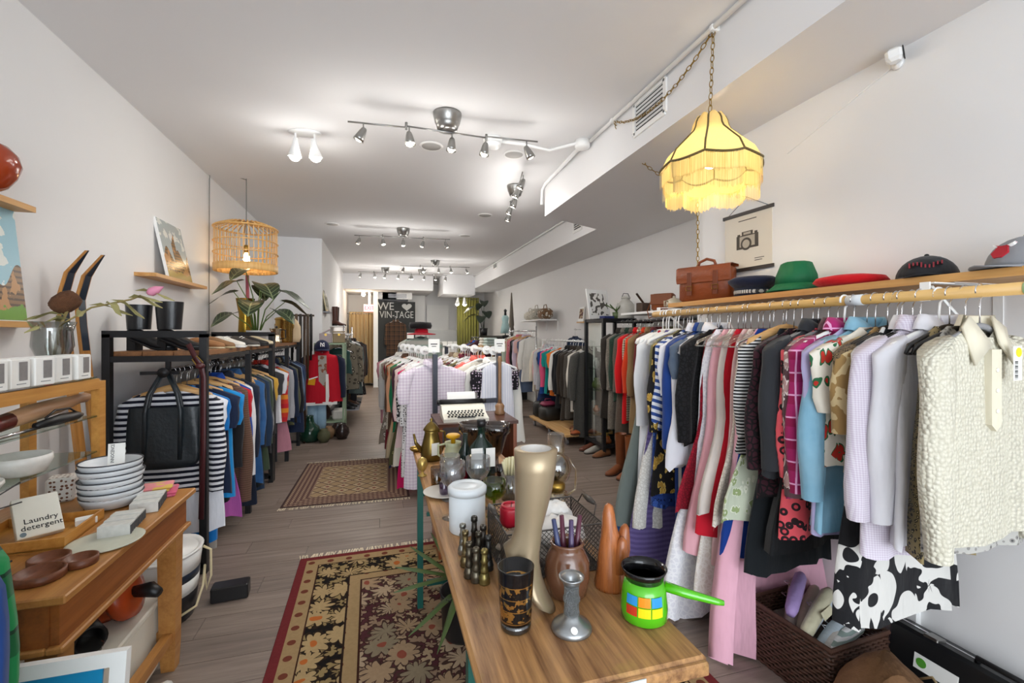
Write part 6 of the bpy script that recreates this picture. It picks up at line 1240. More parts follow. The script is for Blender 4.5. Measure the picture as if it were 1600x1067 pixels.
part('lens_drawing', MB().at((-.005, -.0045, -.008), rx=PI / 2).lathe([(.03, -.0005), (.03, .0005), (.022, .0006)], 24), plain('sepia_ink', '4d463e', .85), cmr); part('lens_highlight', MB().at((-.005, -.0055, -.008), rx=PI / 2).lathe([(.02, -.0005), (.02, .0005), (.014, .0006), (.014, 0)], 20), plain('paper_grey', 'b5ab9a', .85), cmr)
part('caption_line', MB().b2((-.05, -.003, .105), (.05, -.002, .109)), plain('sepia_ink', '4d463e', .85), ps)
part('caption_line', MB().b2((.04, -.003, -.085), (.09, -.002, -.082)), plain('sepia_ink', '4d463e', .85), ps); part('caption_line', MB().b2((.04, -.003, -.095), (.08, -.002, -.092)), plain('sepia_ink', '4d463e', .85), ps)
# security camera with cable
pc = on_x(1403, 100, XN); sk = thing('security_camera', 'small white security camera high on the right wall', 'camera', pc, 0)
part('wall_plate', MB().at((0, 0, 0), ry=PI / 2).lathe([(.022, -.012), (.025, 0)], 16), m_white, sk, True); part('arm', MB().cyl((-.01, 0, 0), (-.035, 0, .01), .008, 8), m_white, sk, True)
part('housing', MB().at((-.05, -.02, .015), rz=.5, rx=-.1).box((0, 0, 0), (.055, .06, .055), .012), m_white, sk); part('lens_face', MB().at((-.05, -.02, .015), rz=.5, rx=-.1).box((0, -.03, 0), (.044, .004, .044), .004), m_blk, sk); a = on_x(1230, 240, XN - .004)
part('cable', MB().tube([(-.004, .0, 0), (-.004, (a.y - pc.y) * .2, -.03), (-.004, (a.y - pc.y), a.z - pc.z)], .0025, 5), m_trimw, sk)
# fringed lamp with swag chain
hk = Vector((1.6, 1.91, ZC - .03)); LZ = 2.12
fl2 = thing('fringed_pendant_lamp', 'yellow fringed pendant lamp hanging on a brass chain', 'lamp', (hk.x - .02, hk.y, LZ))
m_shade, t_, b_ = newmat('yellow_silk'); n_ = t_.noise(t_.scale(t_.coord(), (60, 60, 2)), 3, 2)
b_.inputs['Roughness'].default_value = .7; t_.set(b_, 'Base Color', t_.mix(n_, lin('f2dda0'), lin('e8cb80'))); trl = t_.n('ShaderNodeBsdfTranslucent', Color=lin('f2dc9c')); mx = t_.n('ShaderNodeMixShader', i0=.45, i1=b_.outputs[0], i2=trl.outputs[0]); t_.set(m_shade.node_tree.nodes['Material Output'], 'Surface', mx.outputs[0])
NP = 8
def scal(a): return abs(math.sin(a * NP / 2))
def shade_pt(a, q):
    prof_ = [(0, .055, .42), (.12, .075, .40), (.3, .085, .345), (.5, .135, .29), (.75, .195, .225), (1, .225, .16)]
    for (q0, r0, z0), (q1, r1, z1) in zip(prof_, prof_[1:]):
        if q <= q1 + 1e-9:
            f = (q - q0) / (q1 - q0); r_ = r0 + (r1 - r0) * f; z = z0 + (z1 - z0) * f; break
    r_ *= 1 + .07 * scal(a) ; z += .022 * (1 - scal(a)) * q - .0 + (.012 * scal(a) if q < .05 else 0)
    return (r_ * math.cos(a), r_ * math.sin(a), z)
NA = 8
for k in range(NP):
    part('shade_panel', MB().loft([[shade_pt(2 * PI * (k + j / NA) / NP, q) for j in range(NA + 1)] for q in [i / 12 for i in range(13)]], closed=False), m_shade, fl2, True)
m_braid = fabric('7d6a3e', 'hs', '4a3d22', 220)
for k in range(NP): part('braid', MB().tube([tuple(Vector(shade_pt(2 * PI * k / NP, i / 12)) * 1.004) for i in range(13)], .005, 5), m_braid, fl2, True)
part('braid_hem', MB().tube([tuple(Vector(shade_pt(2 * PI * j / 96, 1.0)) * 1.004) for j in range(96)], .006, 5, True), m_braid, fl2, True)
def m_fringe_():
    m, t, b = newmat('fringe_silk'); n_ = t.noise(t.scale(t.coord(), (1, 1, .02)), 260, 2)
    t.set(b, 'Base Color', t.mix(t.m('MULTIPLY_ADD', n_, 3, -1.0), lin('c9a546'), lin('f2dc92'))); b.inputs['Roughness'].default_value = .6; return m
fr_ = MB(); r = random.Random(5); m_fringe = m_fringe_()
for lv, (rr_, zt, ln, N) in enumerate(((1.0, 0, .085, 420), (.95, -.07, .085, 420))):
    for i in range(N):
        a = 2 * PI * i / N; p0 = Vector(shade_pt(a, 1.0)); p0 = Vector((p0.x * rr_, p0.y * rr_, p0.z + zt)); l_ = ln * r.uniform(.9, 1.08); ta = Vector((-math.sin(a), math.cos(a), 0)) * .0011
        fr_.add([p0 - ta, p0 + ta, p0 + ta * .8 + Vector((0, 0, -l_)), p0 - ta * .8 + Vector((0, 0, -l_))], [(0, 1, 2, 3)])
part('fringe', fr_, m_fringe, fl2, kind='stuff')
part('inner_band', MB().loft([[tuple(Vector(shade_pt(2 * PI * j / 64, 1.0)) * .96 + Vector((0, 0, z))) for j in range(64)] for z in (.0, -.07)]), m_shade, fl2, True)
part('bulb', MB().sph((0, 0, .2), .035), emit('shade_bulb', 'ffe3b0', 30), fl2, True); part('socket', MB().lathe([(.02, .235), (.02, .3), (.01, .42), (.008, .45)], 12), m_brass, fl2, True); add_light(fl2, (0, 0, .17), 3, (1, .9, .72), .04, None)
link_m = MB().tube([(.009 * math.cos(a), 0, .019 * math.sin(a)) for a in [2 * PI * j / 12 for j in range(12)]], .0024, 4, True).mesh('chain_link', m_brass, True)
def chain(parent, pts, off, st=.031):
    P = [Vector(p) for p in pts]; out = []
    for a, b in zip(P, P[1:]):
        n = max(1, round((b - a).length / st))
        for i in range(n): out.append((a + (b - a) * ((i + .5) / n), (b - a)))
    for i, (c_, d) in enumerate(out):
        o = link('chain_link', link_m, parent, c_ - off); q = d.to_track_quat('Z', 'Y') @ Matrix.Rotation(PI / 2 * (i % 2) + .4, 3, 'Z').to_quaternion(); o.rotation_mode = 'QUATERNION'; o.rotation_quaternion = q
off = Vector(fl2.location)
chain(fl2, [off + Vector((0, 0, .45)), hk], off)
h2 = Vector((1.6, 2.93, ZC - .03))
def sag(a, b, s, n=7): return [a + (b - a) * (i / n) + Vector((0, 0, -s * 4 * (i / n) * (1 - i / n))) for i in range(n + 1)]
chain(fl2, sag(hk, h2, .14), off); chain(fl2, sag(h2, Vector((2.09, 2.67, 2.55)), .16), off); chain(fl2, [Vector((2.1, 2.66, 2.55)), Vector((2.1, 2.66, 1.72))], off)
for h_3 in (hk, h2): part('ceiling_hook', MB().at(tuple(h_3 - off)).tube([(0, 0, .03), (0, 0, .012), (.01, 0, 0), (0, 0, -.01), (-.008, 0, 0)], .004, 6), m_white, fl2, True)

# ---- right floor: basket, bag, case, outlet
wk = thing('wicker_basket', 'dark brown wicker basket holding padded hangers', 'basket', (1.8, 1.53, 0), R(4)); m_wick = plain('wicker', '4a2e20', .6, 0, .5, 60)
def wick(nm, p0, p1, ax):
    mb = MB(); n = 20
    for i in range(16):
        z = .008 + i * .0148; path = [tuple(Vector(p0) + (Vector(p1) - Vector(p0)) * (k / n) + Vector(ax) * (.004 * (1 if (k + i) % 2 else -1)) + Vector((0, 0, z))) for k in range(n + 1)]; mb.tube(path, .0072, 4)
    part(nm, mb, m_wick, wk, True, kind='stuff')
bx_, by_ = .165, .19
for p0, p1, ax in (((-bx_, -by_, 0), (bx_, -by_, 0), (0, 1, 0)), ((-bx_, by_, 0), (bx_, by_, 0), (0, 1, 0)), ((-bx_, -by_, 0), (-bx_, by_, 0), (1, 0, 0)), ((bx_, -by_, 0), (bx_, by_, 0), (1, 0, 0))): wick('woven_side', p0, p1, ax)
part('rim', MB().tube([(-bx_, -by_, .25), (bx_, -by_, .25), (bx_, by_, .25), (-bx_, by_, .25)], .011, 6, True), m_wick, wk); part('basket_floor', MB().box((0, 0, .006), (2 * bx_, 2 * by_, .01)), m_wick, wk); part('basket_liner', MB().box((0, 0, .09), (2 * bx_ - .03, 2 * by_ - .03, .16)), fabric('8d8478'), wk)
hcol = [('c9c2a6', 'cream satin', -.05, -.05, .25, .45, .12), ('a48cc0', 'lilac', -.08, .1, .3, 1.0, .06), ('b9c4cc', 'pale blue', .03, -.12, .2, .25, .05), ('c5ccd2', 'silver grey', .05, .0, .23, .35, .1), ('a9bcb6', 'mint striped', .06, -.18, .2, .15, .02), ('b5a894', 'beige', .06, .1, .22, .8, .08), ('d8d2cc', 'ivory', -.03, -.16, .19, .55, .03), ('9a8a84', 'taupe', -.02, .17, .22, 1.2, .1)]
for i, (cc, nm, dx, dy, z, an, lift) in enumerate(hcol):
    t = thing('padded_hanger', nm + ' padded fabric hanger lying in the wicker basket', 'hanger', (1.81 + dx * .5, 1.53 + dy * .6, z - .02), R(10) + an * .4, 'padded hangers in the basket'); L_ = .13
    part('padding', MB().tube([(-L_, 0, -.005), (-L_ * .8, 0, .01), (0, 0, .03 + lift * .2), (L_ * .8, 0, .03 + lift * .5), (L_, 0, .025 + lift * .6)], [.016, .026, .028, .026, .016], 10), fabric(cc, 'hs' if 'striped' in nm else 'plain', 'ffffff', 60, .5), t, True); part('hook', MB().tube([(0, 0, .05), (0, .03, .06), (.02, .05, .06), (.03, .035, .06)], .002, 5), m_chrome, t)
    if i == 0: part('ribbon_bow', MB().loft([[(.02, -.03, .06), (.05, -.045, .05), (.05, -.03, .075)], [(-.02, -.028, .06), (-.05, -.045, .05), (-.05, -.03, .075)]], True, True), fabric('d8d0b0', rough=.5), t)
sb = thing('leather_bag', 'slouchy tan suede drawstring bag on the floor', 'bag', (1.68, 1.14, 0), R(20)); rgs = []
for i in range(9):
    q = i / 8; rgs.append([(.22 * (1 - .6 * q ** 5) * math.cos(a) * (1 + .06 * math.sin(3 * a + 5 * q)), .17 * (1 - .75 * q ** 4) * math.sin(a) * (1 + .08 * math.sin(4 * a + 3 * q)), .005 + .3 * q + .03 * math.sin(2 * a) * q) for a in [2 * PI * j / 22 for j in range(22)]])
part('bag_body', MB().loft(rgs, True, True), plain('tan_suede', '7d5836', .8, 0, .5, 9, .5), sb, True); part('drawstring', MB().tube([(-.09, -.03, .3), (-.06, -.13, .27), (.05, -.15, .25), (.14, -.08, .27), (.23, .0, .17)], .004, 5), plain('cream_cord', 'c9b58a', .8), sb, True); part('drawstring', MB().tube([(-.09, -.06, .3), (-.16, -.14, .22), (-.19, -.17, .06)], .004, 5), plain('cream_cord', 'c9b58a', .8), sb, True)
bc2 = thing('briefcase', 'black hard shell case with silver trim leaning on the right wall', 'case', (2.0, 1.0, 0.0), 0, None, 0, R(9))
part('shell', MB().box((0, 0, .15), (.1, .72, .3), .012), plain('black_shell', '141517', .4), bc2); part('metal_trim', MB().box((0, 0, .298), (.012, .722, .008)), m_chrome, bc2)
hd = part('handle', MB().tube([(-.02, -.09, .303), (-.035, -.085, .32), (-.035, .085, .32), (-.02, .09, .303)], .009, 8), m_blk, bc2, True)
for yy in (.22, -.22): part('latch', MB().box((-.02, yy, .303), (.05, .05, .012), .003), m_nickel, bc2)
stx = part('sticker', MB().box((-.0515, .19, .2), (.002, .14, .055)), m_paper, bc2); part('green_logo', MB().at((-.053, .235, .2), ry=PI / 2).lathe([(.017, -.0006), (.017, .0006)], 16), plain('leaf_green', '4f9a2c', .7), stx)
q = on_x(1415, 962, XN); ot = thing('power_strip', 'white multi socket outlet on the lower right wall', 'outlet', (XN, q.y, q.z)); part('plate', MB().box((-.012, 0, 0), (.024, .12, .16), .006), m_white, ot)
for i in range(3):
    for j in range(2): part('socket_slot', MB().box((-.0245, -.03 + .06 * j, -.05 + i * .05), (.002, .004, .014)), m_blk, ot)

# ================================================================== MIDDLE RIGHT: CABINET, CART, BOOTS
GX0, GX1, GY0, GY1, GH = 2.56, 2.97, 4.92, 5.4, 1.65
gc = thing('glass_cabinet', 'tall black framed glass cabinet by the coat rail', 'cabinet', ((GX0 + GX1) / 2, (GY0 + GY1) / 2, 0)); hx, hy = (GX1 - GX0) / 2, (GY1 - GY0) / 2; e = .02
for sx in (-1, 1):
    for sy in (-1, 1): part('post', MB().b2((sx * hx - e, sy * hy - e, 0), (sx * hx + e, sy * hy + e, GH)), m_black, gc)
for z in (.12, GH - .02):
    for sy in (-1, 1): part('rail', MB().b2((-hx + e, sy * hy - e * .8, z - .02), (hx - e, sy * hy + e * .8, z + .02)), m_black, gc)
    for sx in (-1, 1): part('rail', MB().b2((sx * hx - e * .8, -hy + e, z - .02), (sx * hx + e * .8, hy - e, z + .02)), m_black, gc)
part('floor_panel', MB().b2((-hx, -hy, .10), (hx, hy, .12)), m_black, gc); part('top_panel', MB().b2((-hx, -hy, GH - .02), (hx, hy, GH)), m_black, gc)
part('glass_pane', MB().b2((-hx - .002, -hy + e, .15), (-hx + .002, hy - e, GH - .05)), m_glass, gc)
SHZ = (.45, .75, 1.02, 1.3)
for z in SHZ: part('glass_shelf', MB().b2((-hx + .01, -hy + .01, z), (hx - .01, hy - .01, z + .008)), m_sglass, gc)
curios = [('amber glass jar', 'a3541c', .05, .09), ('brass bell', '9a7a38', .045, .1), ('white porcelain jug', 'e4e0d6', .05, .13), ('dark red vase', '6b1d1d', .045, .14), ('copper mug', '9c5a34', .045, .09), ('blue enamel cup', '39507c', .04, .08), ('orange bowl', 'c2561c', .07, .06), ('green wine jug', '5a6b2c', .06, .14), ('ivory figurine', 'd6c9ac', .03, .13), ('brown teapot', '4a2f22', .06, .1), ('silver goblet', 'a8a8a6', .035, .13), ('pink glass dish', 'c98a94', .06, .05)]
ci = 0
for z in (.12,) + SHZ:
    for k in range(2 if z == .12 else 3):
        if ci >= len(curios): break
        nm, cc, r_, h_ = curios[ci]; ci += 1
        solo('curio', nm + ' on a shelf inside the black glass cabinet', 'ornament', MB().lathe([(r_ * .6, 0), (r_, h_ * .3), (r_ * .9, h_ * .6), (r_ * .5, h_ * .8), (r_ * .6, h_), (r_ * .5, h_), (.001, h_ * .7)], 16), plain('curio_' + cc, cc, .3, .3 if cc in ('9a7a38', '9c5a34', 'a8a8a6') else 0), (GX0 + .1 + .06 * (k % 2), GY0 + .09 + k * .15, z + .009 if z > .2 else z + .001), 0, 'curios in the glass cabinet', True)
# on top of cabinet
lp = thing('sketch_board', 'white board with ink flower sketches on the glass cabinet', 'picture', (2.66, 5.2, GH), R(20), None, R(-10)); part('board', MB().b2((-.19, 0, 0), (.19, .012, .38)), m_white, lp); part('sketch', MB().b2((-.15, -.002, .05), (.16, .001, .33)), fabric('f0eeea', 'blot', '5a5650', 14), lp)
solo('book', 'small blue book lying before the sketch board', 'book', MB().box((0, 0, .015), (.15, .1, .03), .003), plain('blue_cover', '1f2c6b', .5), (2.66, 5.03, GH), .2)
def pot_small(t): part('pot', MB().lathe([(.04, 0), (.05, .08), (.045, .08), (.04, .05), (.001, .05)], 16), plain('jar_green', '5a6b44', .3), t, True)
sm = thing('small_succulent', 'small green grassy plant in a jar on the glass cabinet', 'plant', (2.8, 5.05, GH)); pot_small(sm); lm3 = leaf_mesh(.16, .014, plain('succulent_green', '5c7a3a', .6), .1, 5)
for i in range(14): link('leaf', lm3, sm, (0, 0, .07), (0, R(-75 + 5 * (i % 7)), i * .9))
mc = thing('milk_can', 'grey white enamel milk can on the glass cabinet', 'can', (2.9, 5.0, GH)); part('body', MB().lathe([(.1, 0), (.105, .01), (.105, .17), (.08, .2), (.05, .23), (.05, .25)], 24), plain('chipped_enamel', 'c6c4bc', .4, 0, .4, 20), mc, True); part('lid', MB().lathe([(.056, .245), (.056, .265), (.02, .275), (.001, .276)], 20), plain('chipped_enamel', 'c6c4bc', .4, 0, .4, 20), mc, True); part('handle', MB().tube([(-.05, 0, .27), (-.03, 0, .31), (.03, 0, .31), (.05, 0, .27)], .006, 6), m_grey, mc, True)
# items on the white shelf above coats
hb = thing('handbag', 'brown leather handbag on the white shelf above the coats', 'bag', (2.85, 4.15, 1.706), R(-60)); part('bag_body', MB().box((0, 0, .09), (.24, .1, .18), .02), plain('brown_leather', '8a4a22', .4, 0, .4), hb, True); part('flap', MB().box((0, -.053, .12), (.235, .01, .11), .004), plain('brown_leather', '8a4a22', .4, 0, .4), hb); part('strap', MB().tube([(-.12, 0, .15), (-.15, -.06, .0), (-.1, -.12, -.08), (.0, -.12, -.04)], .006, 6), plain('brown_leather', '8a4a22', .4, 0, .4), hb, True)
solo('wooden_box', 'small dark wooden box left of the brown handbag', 'box', MB().box((0, 0, .05), (.12, .1, .1), .004).tube([(0, 0, .1), (-.1, .0, .2)], .012, 6), wood('dark_walnut', '4a3320', '2e1f14', 2), (2.8, 4.45, 1.706), .2)
solo('teapot', 'cream ceramic teapot right of the brown handbag', 'teapot', MB().lathe([(.05, 0), (.08, .04), (.07, .09), (.03, .11), (.012, .115), (.012, .13), (.001, .135)], 18).tube([(.07, 0, .05), (.12, 0, .09)], [.016, .009], 8).tube([(-.07, 0, .08), (-.11, 0, .08), (-.11, 0, .03), (-.07, 0, .03)], .007, 6), plain('cream_china', 'd8cdb4', .3), (2.8, 3.9, 1.706), 0, None, True)
# boots on the floor below the coats
for px, py, cc, lab, rz in ((960, 742, '7d4420', 'brown leather cowboy boot, leftmost under the coats', 200), (975, 748, '8a4d24', 'brown leather cowboy boot beside the leftmost one', 205), (990, 752, 'a57c48', 'tan suede cowboy boot in the middle under the coats', 205), (1004, 756, 'ab8450', 'tan suede cowboy boot nearest the denim dress', 208)):
    q = on_z(px, py, 0); shoe('cowboy_boot', lab, 'boot', (q.x + .16, q.y + .08, 0), R(rz), cc, '3a2418', 'boots under the coats', .5, L=.28, w=.048, heel=.04, shaft=.36, flare=1.25)
for px, py, cc, lab in ((917, 702, '6b3a28', 'brown loafer on the floor by the glass cabinet'), (925, 706, 'a8a49c', 'grey silver shoe on the floor by the glass cabinet'), (938, 712, '8a5a38', 'tan flat shoe under the glass cabinet corner')):
    q = on_z(px, py, 0); shoe('shoe', lab, 'shoe', (q.x + .12, q.y, 0), R(195), cc, '2a2420', 'shoes by the glass cabinet', .4, L=.26)
# wheeled plank platform
wp = thing('wheeled_platform', 'low wooden platform on casters under the dark coats', 'platform', (2.66, 6.22, 0)); 
for i in range(4): part('plank', MB().box((-.27 + i * .18, 0, .135), (.175, 1.5, .03), .003), m_pine, wp)
for yy in (-.6, 0, .6): part('batten', MB().box((0, yy, .108), (.68, .08, .024)), m_pine, wp)
for sx in (-1, 1):
    for yy in (-.66, 0, .66): c_ = part('caster', MB().at((sx * .3, yy, .04), ry=PI / 2).lathe([(.03, -.012), (.04, -.01), (.04, .01), (.03, .012)], 14), m_grey, wp, True); part('caster_fork', MB().box((sx * .3, yy, .08), (.035, .03, .035)), m_chrome, c_)
for i, (x, y, z, cc, s_, lab) in enumerate([(2.5, 6.55, .15, '23211f', (.3, .26, .2), 'black hard travel case on the wheeled platform'), (2.48, 6.6, .352, '8a2f4c', (.24, .16, .07), 'maroon purse on top of the black case'), (2.5, 6.85, .15, '1d1c1c', (.3, .22, .24), 'black duffel bag at the far end of the platform')]):
    solo('bag', lab, 'bag', MB().box((0, 0, s_[2] / 2), s_, .03).tube([(-s_[0] * .25, 0, s_[2]), (-s_[0] * .2, 0, s_[2] + .04), (s_[0] * .2, 0, s_[2] + .04), (s_[0] * .25, 0, s_[2])], .007, 6), plain('bag_' + cc, cc, .5, 0, .3), (x, y, z), .2, None, True)
for i in range(3): shoe('sandal', ['orange leather sandal nearest on the wheeled platform', 'tan sandal in the middle of the wheeled platform', 'brown sandal by the grey coat on the platform'][i], 'shoe', (2.62 + .06 * i, 5.52 + i * .15, .151), R(190), ['a8562c', '9c6a3c', '7a4a2a'][i], '4a3020', 'sandals on the platform', .5, L=.25, low=.6)
# denim jacket and ledge on right wall
wb2 = solo('wall_ledge', 'small pale wall ledge left of the glass cabinet', 'shelf', MB().b2((-.12, -.3, -.02), (0, .3, 0)), m_pine, (XR, 6.5, 1.66))
pf = thing('photo_frame', 'small standing picture on the pale wall ledge', 'picture', (XR - .07, 6.75, 1.66), R(-80), None, R(-8)); part('frame', MB().box((0, 0, .12), (.14, .012, .24)), m_white, pf); part('picture', MB().box((0, -.008, .13), (.1, .003, .16)), fabric('b9a58a', 'blot', '6b4a44', 20), pf)
garment('navy sweatshirt with pale print', 'k', (XR - .1, 6.9, 1.43), 'pinned on the right wall above the mid rail', 'clothes on the right wall', L=.5, col='1d2f4c', rz=R(-85), slv=.4)
hkp = thing('wall_hook', 'wall peg carrying the navy sweatshirt on the right wall', 'hook', (XR, 6.9, 1.535)); part('peg', MB().cyl((0, 0, 0), (-.12, 0, 0), .006, 6), m_chrome, hkp, True)
tr2 = solo('ceiling_sensor', 'small white triangular motion sensor high on the far right wall', 'sensor', MB().prism([(0, 0), (0, .2), (-.1, .2)], -.08, .08), m_white, on_x(778, 465, XR))

# ================================================================== LEFT MIDDLE: JACKET DISPLAY AND GREEN SHELF
gs = thing('green_shelf_unit', 'pale green metal shelf unit beside the alcove wall', 'shelf unit', (-.71, 7.2, 0)); m_gs = plain('sage_metal', '8da083', .5, .2)
for sx in (-.19, .19):
    for sy in (-.2, .2): part('post', MB().b2((sx - .014, sy - .014, 0), (sx + .014, sy + .014, 1.33)), m_gs, gs)
for z in (.2, .62, 1.0, 1.32): part('shelf_plate', MB().b2((-.2, -.21, z - .012), (.2, .21, z + .012)), m_gs, gs)
jk = garment('red and navy varsity jacket with yellow pocket', 'j', (-.80, 6.93, 1.2), 'hung on the end of the green shelf', 'jacket display', L=.7, col='b81226', slcol='1b2238', wide=1.15, thick=3.0, rz=.1, hang='m', fold=.006)
part('shirt_front', MB().prism([(-.05, -.04), (.06, -.04), (.075, -.72), (-.03, -.72)], -.085, -.07), fabric('a9a29a', 'blot', '8a5a44', 18), jk); part('white_hem', MB().prism([(-.2, -.69), (.2, -.69), (.2, -.73), (-.2, -.73)], -.095, -.06), fabric('e9e6e2'), jk)
part('white_side', MB().prism([(.05, -.3), (.085, -.3), (.1, -.71), (.05, -.71)], -.09, -.082), fabric('e9e6e2'), jk); part('pocket_flap', MB().at((-.13, -.09, -.4), ry=.15).box((0, 0, 0), (.09, .012, .09), .003), fabric('e0a020'), jk); part('pocket_trim', MB().at((-.11, -.095, -.35), ry=-.3).box((0, 0, 0), (.12, .01, .015)), m_white, jk)
ny = thing('baseball_cap', 'navy baseball cap with white letters above the varsity jacket', 'cap', (-.80, 6.92, 1.25), R(-80)); part('crown', dome(.115, .13, 20, 7, .92), fabric('1c2340'), ny, True); part('brim', brim_mesh(.11, .07, .95, .03), fabric('1c2340'), ny, True)
for ltr in 'NY': text_part('cap_letter', ltr, .085, m_white, ny, (.112, .0, .06), (PI / 2 - .25, 0, PI / 2), .003)
tj = thing('trousers', 'pale blue jeans hanging below the varsity jacket', 'trousers', (-.87, 6.96, .0))
for s in (-1, 1): part('trouser_leg', MB().loft([[(s * .06 + .065 * math.cos(a), .03 * math.sin(a), z) for a in [2 * PI * j / 12 for j in range(12)]] for z in (.06, .3, .55)], True, True), fabric('a9c6da', 'denim', '8fb0c8'), tj, True)
part('waistband', MB().loft([[(.125 * math.cos(a), .04 * math.sin(a), z) for a in [2 * PI * j / 16 for j in range(16)]] for z in (.53, .6)], True, True), fabric('a9c6da', 'denim', '8fb0c8'), tj, True)
sc_ = garment('dark green scarf top', 'v', (-.62, 7.42, 1.25), 'folded behind the varsity jacket', 'jacket display', L=.4, col='24403c', hang='m')
for i, (px, cc, lab) in enumerate([(-.78, 'b0a2a4', 'mauve trunk box on top of the green shelf'), (-.6, '8d7a5a', 'tan carry case on top of the green shelf')]):
    bx = thing('trunk_box', lab, 'box', (px, 7.2, 1.333), .1); part('box_body', MB().box((0, 0, .07), (.17, .3, .14), .008), plain('trunk_' + cc, cc, .6, 0, .3), bx)
    part('lid', MB().at((0, 0, .14), ry=-.5 if i == 0 else 0).box((0, 0, .02), (.17, .3, .02), .004), plain('trunk_' + cc, cc, .6, 0, .3), bx); part('clasp', MB().box((0, -.152, .12), (.03, .004, .03)), m_brass, bx)
for i, (z, x, cc, lab) in enumerate([(.212, -.78, '3a2620', 'dark brown jug on the lowest green shelf tier'), (.212, -.6, 'c9c4bc', 'white boxed radio on the lowest green shelf tier'), (.632, -.65, '2c4038', 'folded green blanket on the middle green shelf tier'), (1.012, -.62, '1f2a28', 'folded black sweater on the upper green shelf tier')]):
    solo('shelf_item', lab, ['jug', 'radio', 'blanket', 'sweater'][i], (MB().lathe([(.05, 0), (.08, .08), (.06, .16), (.03, .2), (.04, .24), (.001, .24)], 16).tube([(.07, 0, .12), (.11, 0, .14), (.1, 0, .06), (.07, 0, .05)], .008, 6) if i == 0 else MB().box((0, 0, .07), (.16, .26, .14), .02)), fabric(cc), (x, 7.2, z), 0, None, i == 0)
# corridor wall: picture ledge, boots
pl2 = solo('picture_ledge', 'grey picture ledge on the corridor wall', 'shelf', MB().b2((0, -.25, -.02), (.1, .25, 0)), m_grey, (-.92, 8.35, 1.84))
for i, (yy, cc, lab) in enumerate([(8.22, 'c9b98a', 'gold framed picture, front one on the corridor ledge'), (8.45, '5a4a3a', 'dark framed picture, back one on the corridor ledge')]):
    t = thing('small_picture', lab, 'picture', (-.86, yy, 1.841), 0, None, 0, R(-10)); part('frame', MB().b2((-.015, -.13, 0), (0, .13, .4 - .08 * i)), plain('frame_' + cc, cc, .4), t); part('picture', MB().b2((0, -.1, .03), (.003, .1, .37 - .08 * i)), fabric('8d8a7a', 'blot', 'd9d4c4', 12), t)
ws2 = solo('wall_shelf', 'white shelf board on the corridor wall carrying brown boots', 'shelf', MB().b2((0, -.35, -.02), (.25, .35, 0)), m_white, (-.92, 9.6, 1.62))
for i in range(2): shoe('tall_boot', ['reddish brown tall boot, left one on the corridor shelf', 'dark brown tall boot, right one on the corridor shelf'][i], 'boot', (-.9 + .01 * i, 9.45 + .22 * i, 1.621), R(-20), ['5a3226', '3a241e'][i], '241a16', 'boots on the corridor shelf', .4, L=.24, heel=.04, shaft=.32, flare=1.2)
for i in range(4): shoe('tall_boot', ['black rubber boot nearest on the chrome rack shelf', 'black leather boot second on the chrome rack shelf', 'brown boot third on the chrome rack shelf', 'dark boot farthest on the chrome rack shelf'][i], 'boot', (-.62 + .02 * i, 7.62 + .22 * i, .291), R(-30), ['18191c', '1d1c1c', '4a3222', '2a221e'][i], '141414', 'boots on the chrome rack shelf', .25, L=.27, heel=.02, shaft=.36 - .08 * i, flare=1.2)
# ================================================================== BACK OF THE SHOP
def curtain(lab, x0, x1, y, z0, z1, col, n, amp=.04, col2=None):
    t = thing('curtain', lab, 'curtain', ((x0 + x1) / 2, y, 0)); w = (x1 - x0); N = n * 8; xs = [-w / 2 + w * i / N for i in range(N + 1)]
    f = lambda i, k: amp * math.sin(2 * PI * i / 8) * (.7 + .3 * math.sin(i * .37)) * k
    rows_ = [[(x + .006 * math.sin(i * .9) * q, f(i, .6 + .4 * q), z1 - (z1 - z0) * q) for i, x in enumerate(xs)] for q in (0, .03, .25, .5, .75, 1)]
    part('drape', MB().loft(rows_, closed=False), fabric(col, 'thinvs', col2 or col, 9), t, True); part('curtain_rod', MB().cyl((-w / 2 - .05, 0, z1 - .02), (w / 2 + .05, 0, z1 - .02), .012, 8), m_nickel, t, True)
    part('heading', MB().loft([[(x, f(i, .6) - .003, z) for i, x in enumerate(xs)] for z in (z1 + .03, z1 - .03)], closed=False), fabric(col), t, True)
curtain('beige pleated curtain hanging beside the chalkboard wall', -.86, -.03, 13.6, .06, 2.06, 'c2aa80', 11, .04, 'a5824f')
curtain('olive green velvet curtain at the far right', 2.02, 2.64, 12.5, .004, 2.44, '6b682e', 8, .05)
# chalkboard wall panel
cbd = thing('chalkboard', 'tall chalkboard panel reading WE heart VINTAGE in chalk', 'chalkboard', (.0, 13.0, 0)); cxb = on_y(620, 500, 13.0).x; cbd.location.x = cxb
m_chalk = plain('blackboard', '2b2d2c', .8, 0, .3, 4); m_ck = plain('chalk', 'c4c4c0', .95, 0, .4, 60)
part('board', MB().b2((-.5, 0, .02), (.5, .06, 2.36)), m_chalk, cbd); part('top_ledge', MB().b2((-.5, -.06, 2.37), (.3, .06, 2.42)), m_black, cbd)
text_part('chalk_letters', 'WE', .3, m_ck, cbd, (-.29, -.004, 2.22), (PI / 2, 0, 0), .002, 'CENTER', .95); text_part('chalk_letters', 'VIN-TAGE', .27, m_ck, cbd, (0, -.004, 1.99), (PI / 2, 0, 0), .002, 'CENTER', .76)
hp = [(.16 * math.sin(a) ** 3, .01 * (13 * math.cos(a) - 5 * math.cos(2 * a) - 2 * math.cos(3 * a) - math.cos(4 * a))) for a in [2 * PI * k / 28 for k in range(28)]]
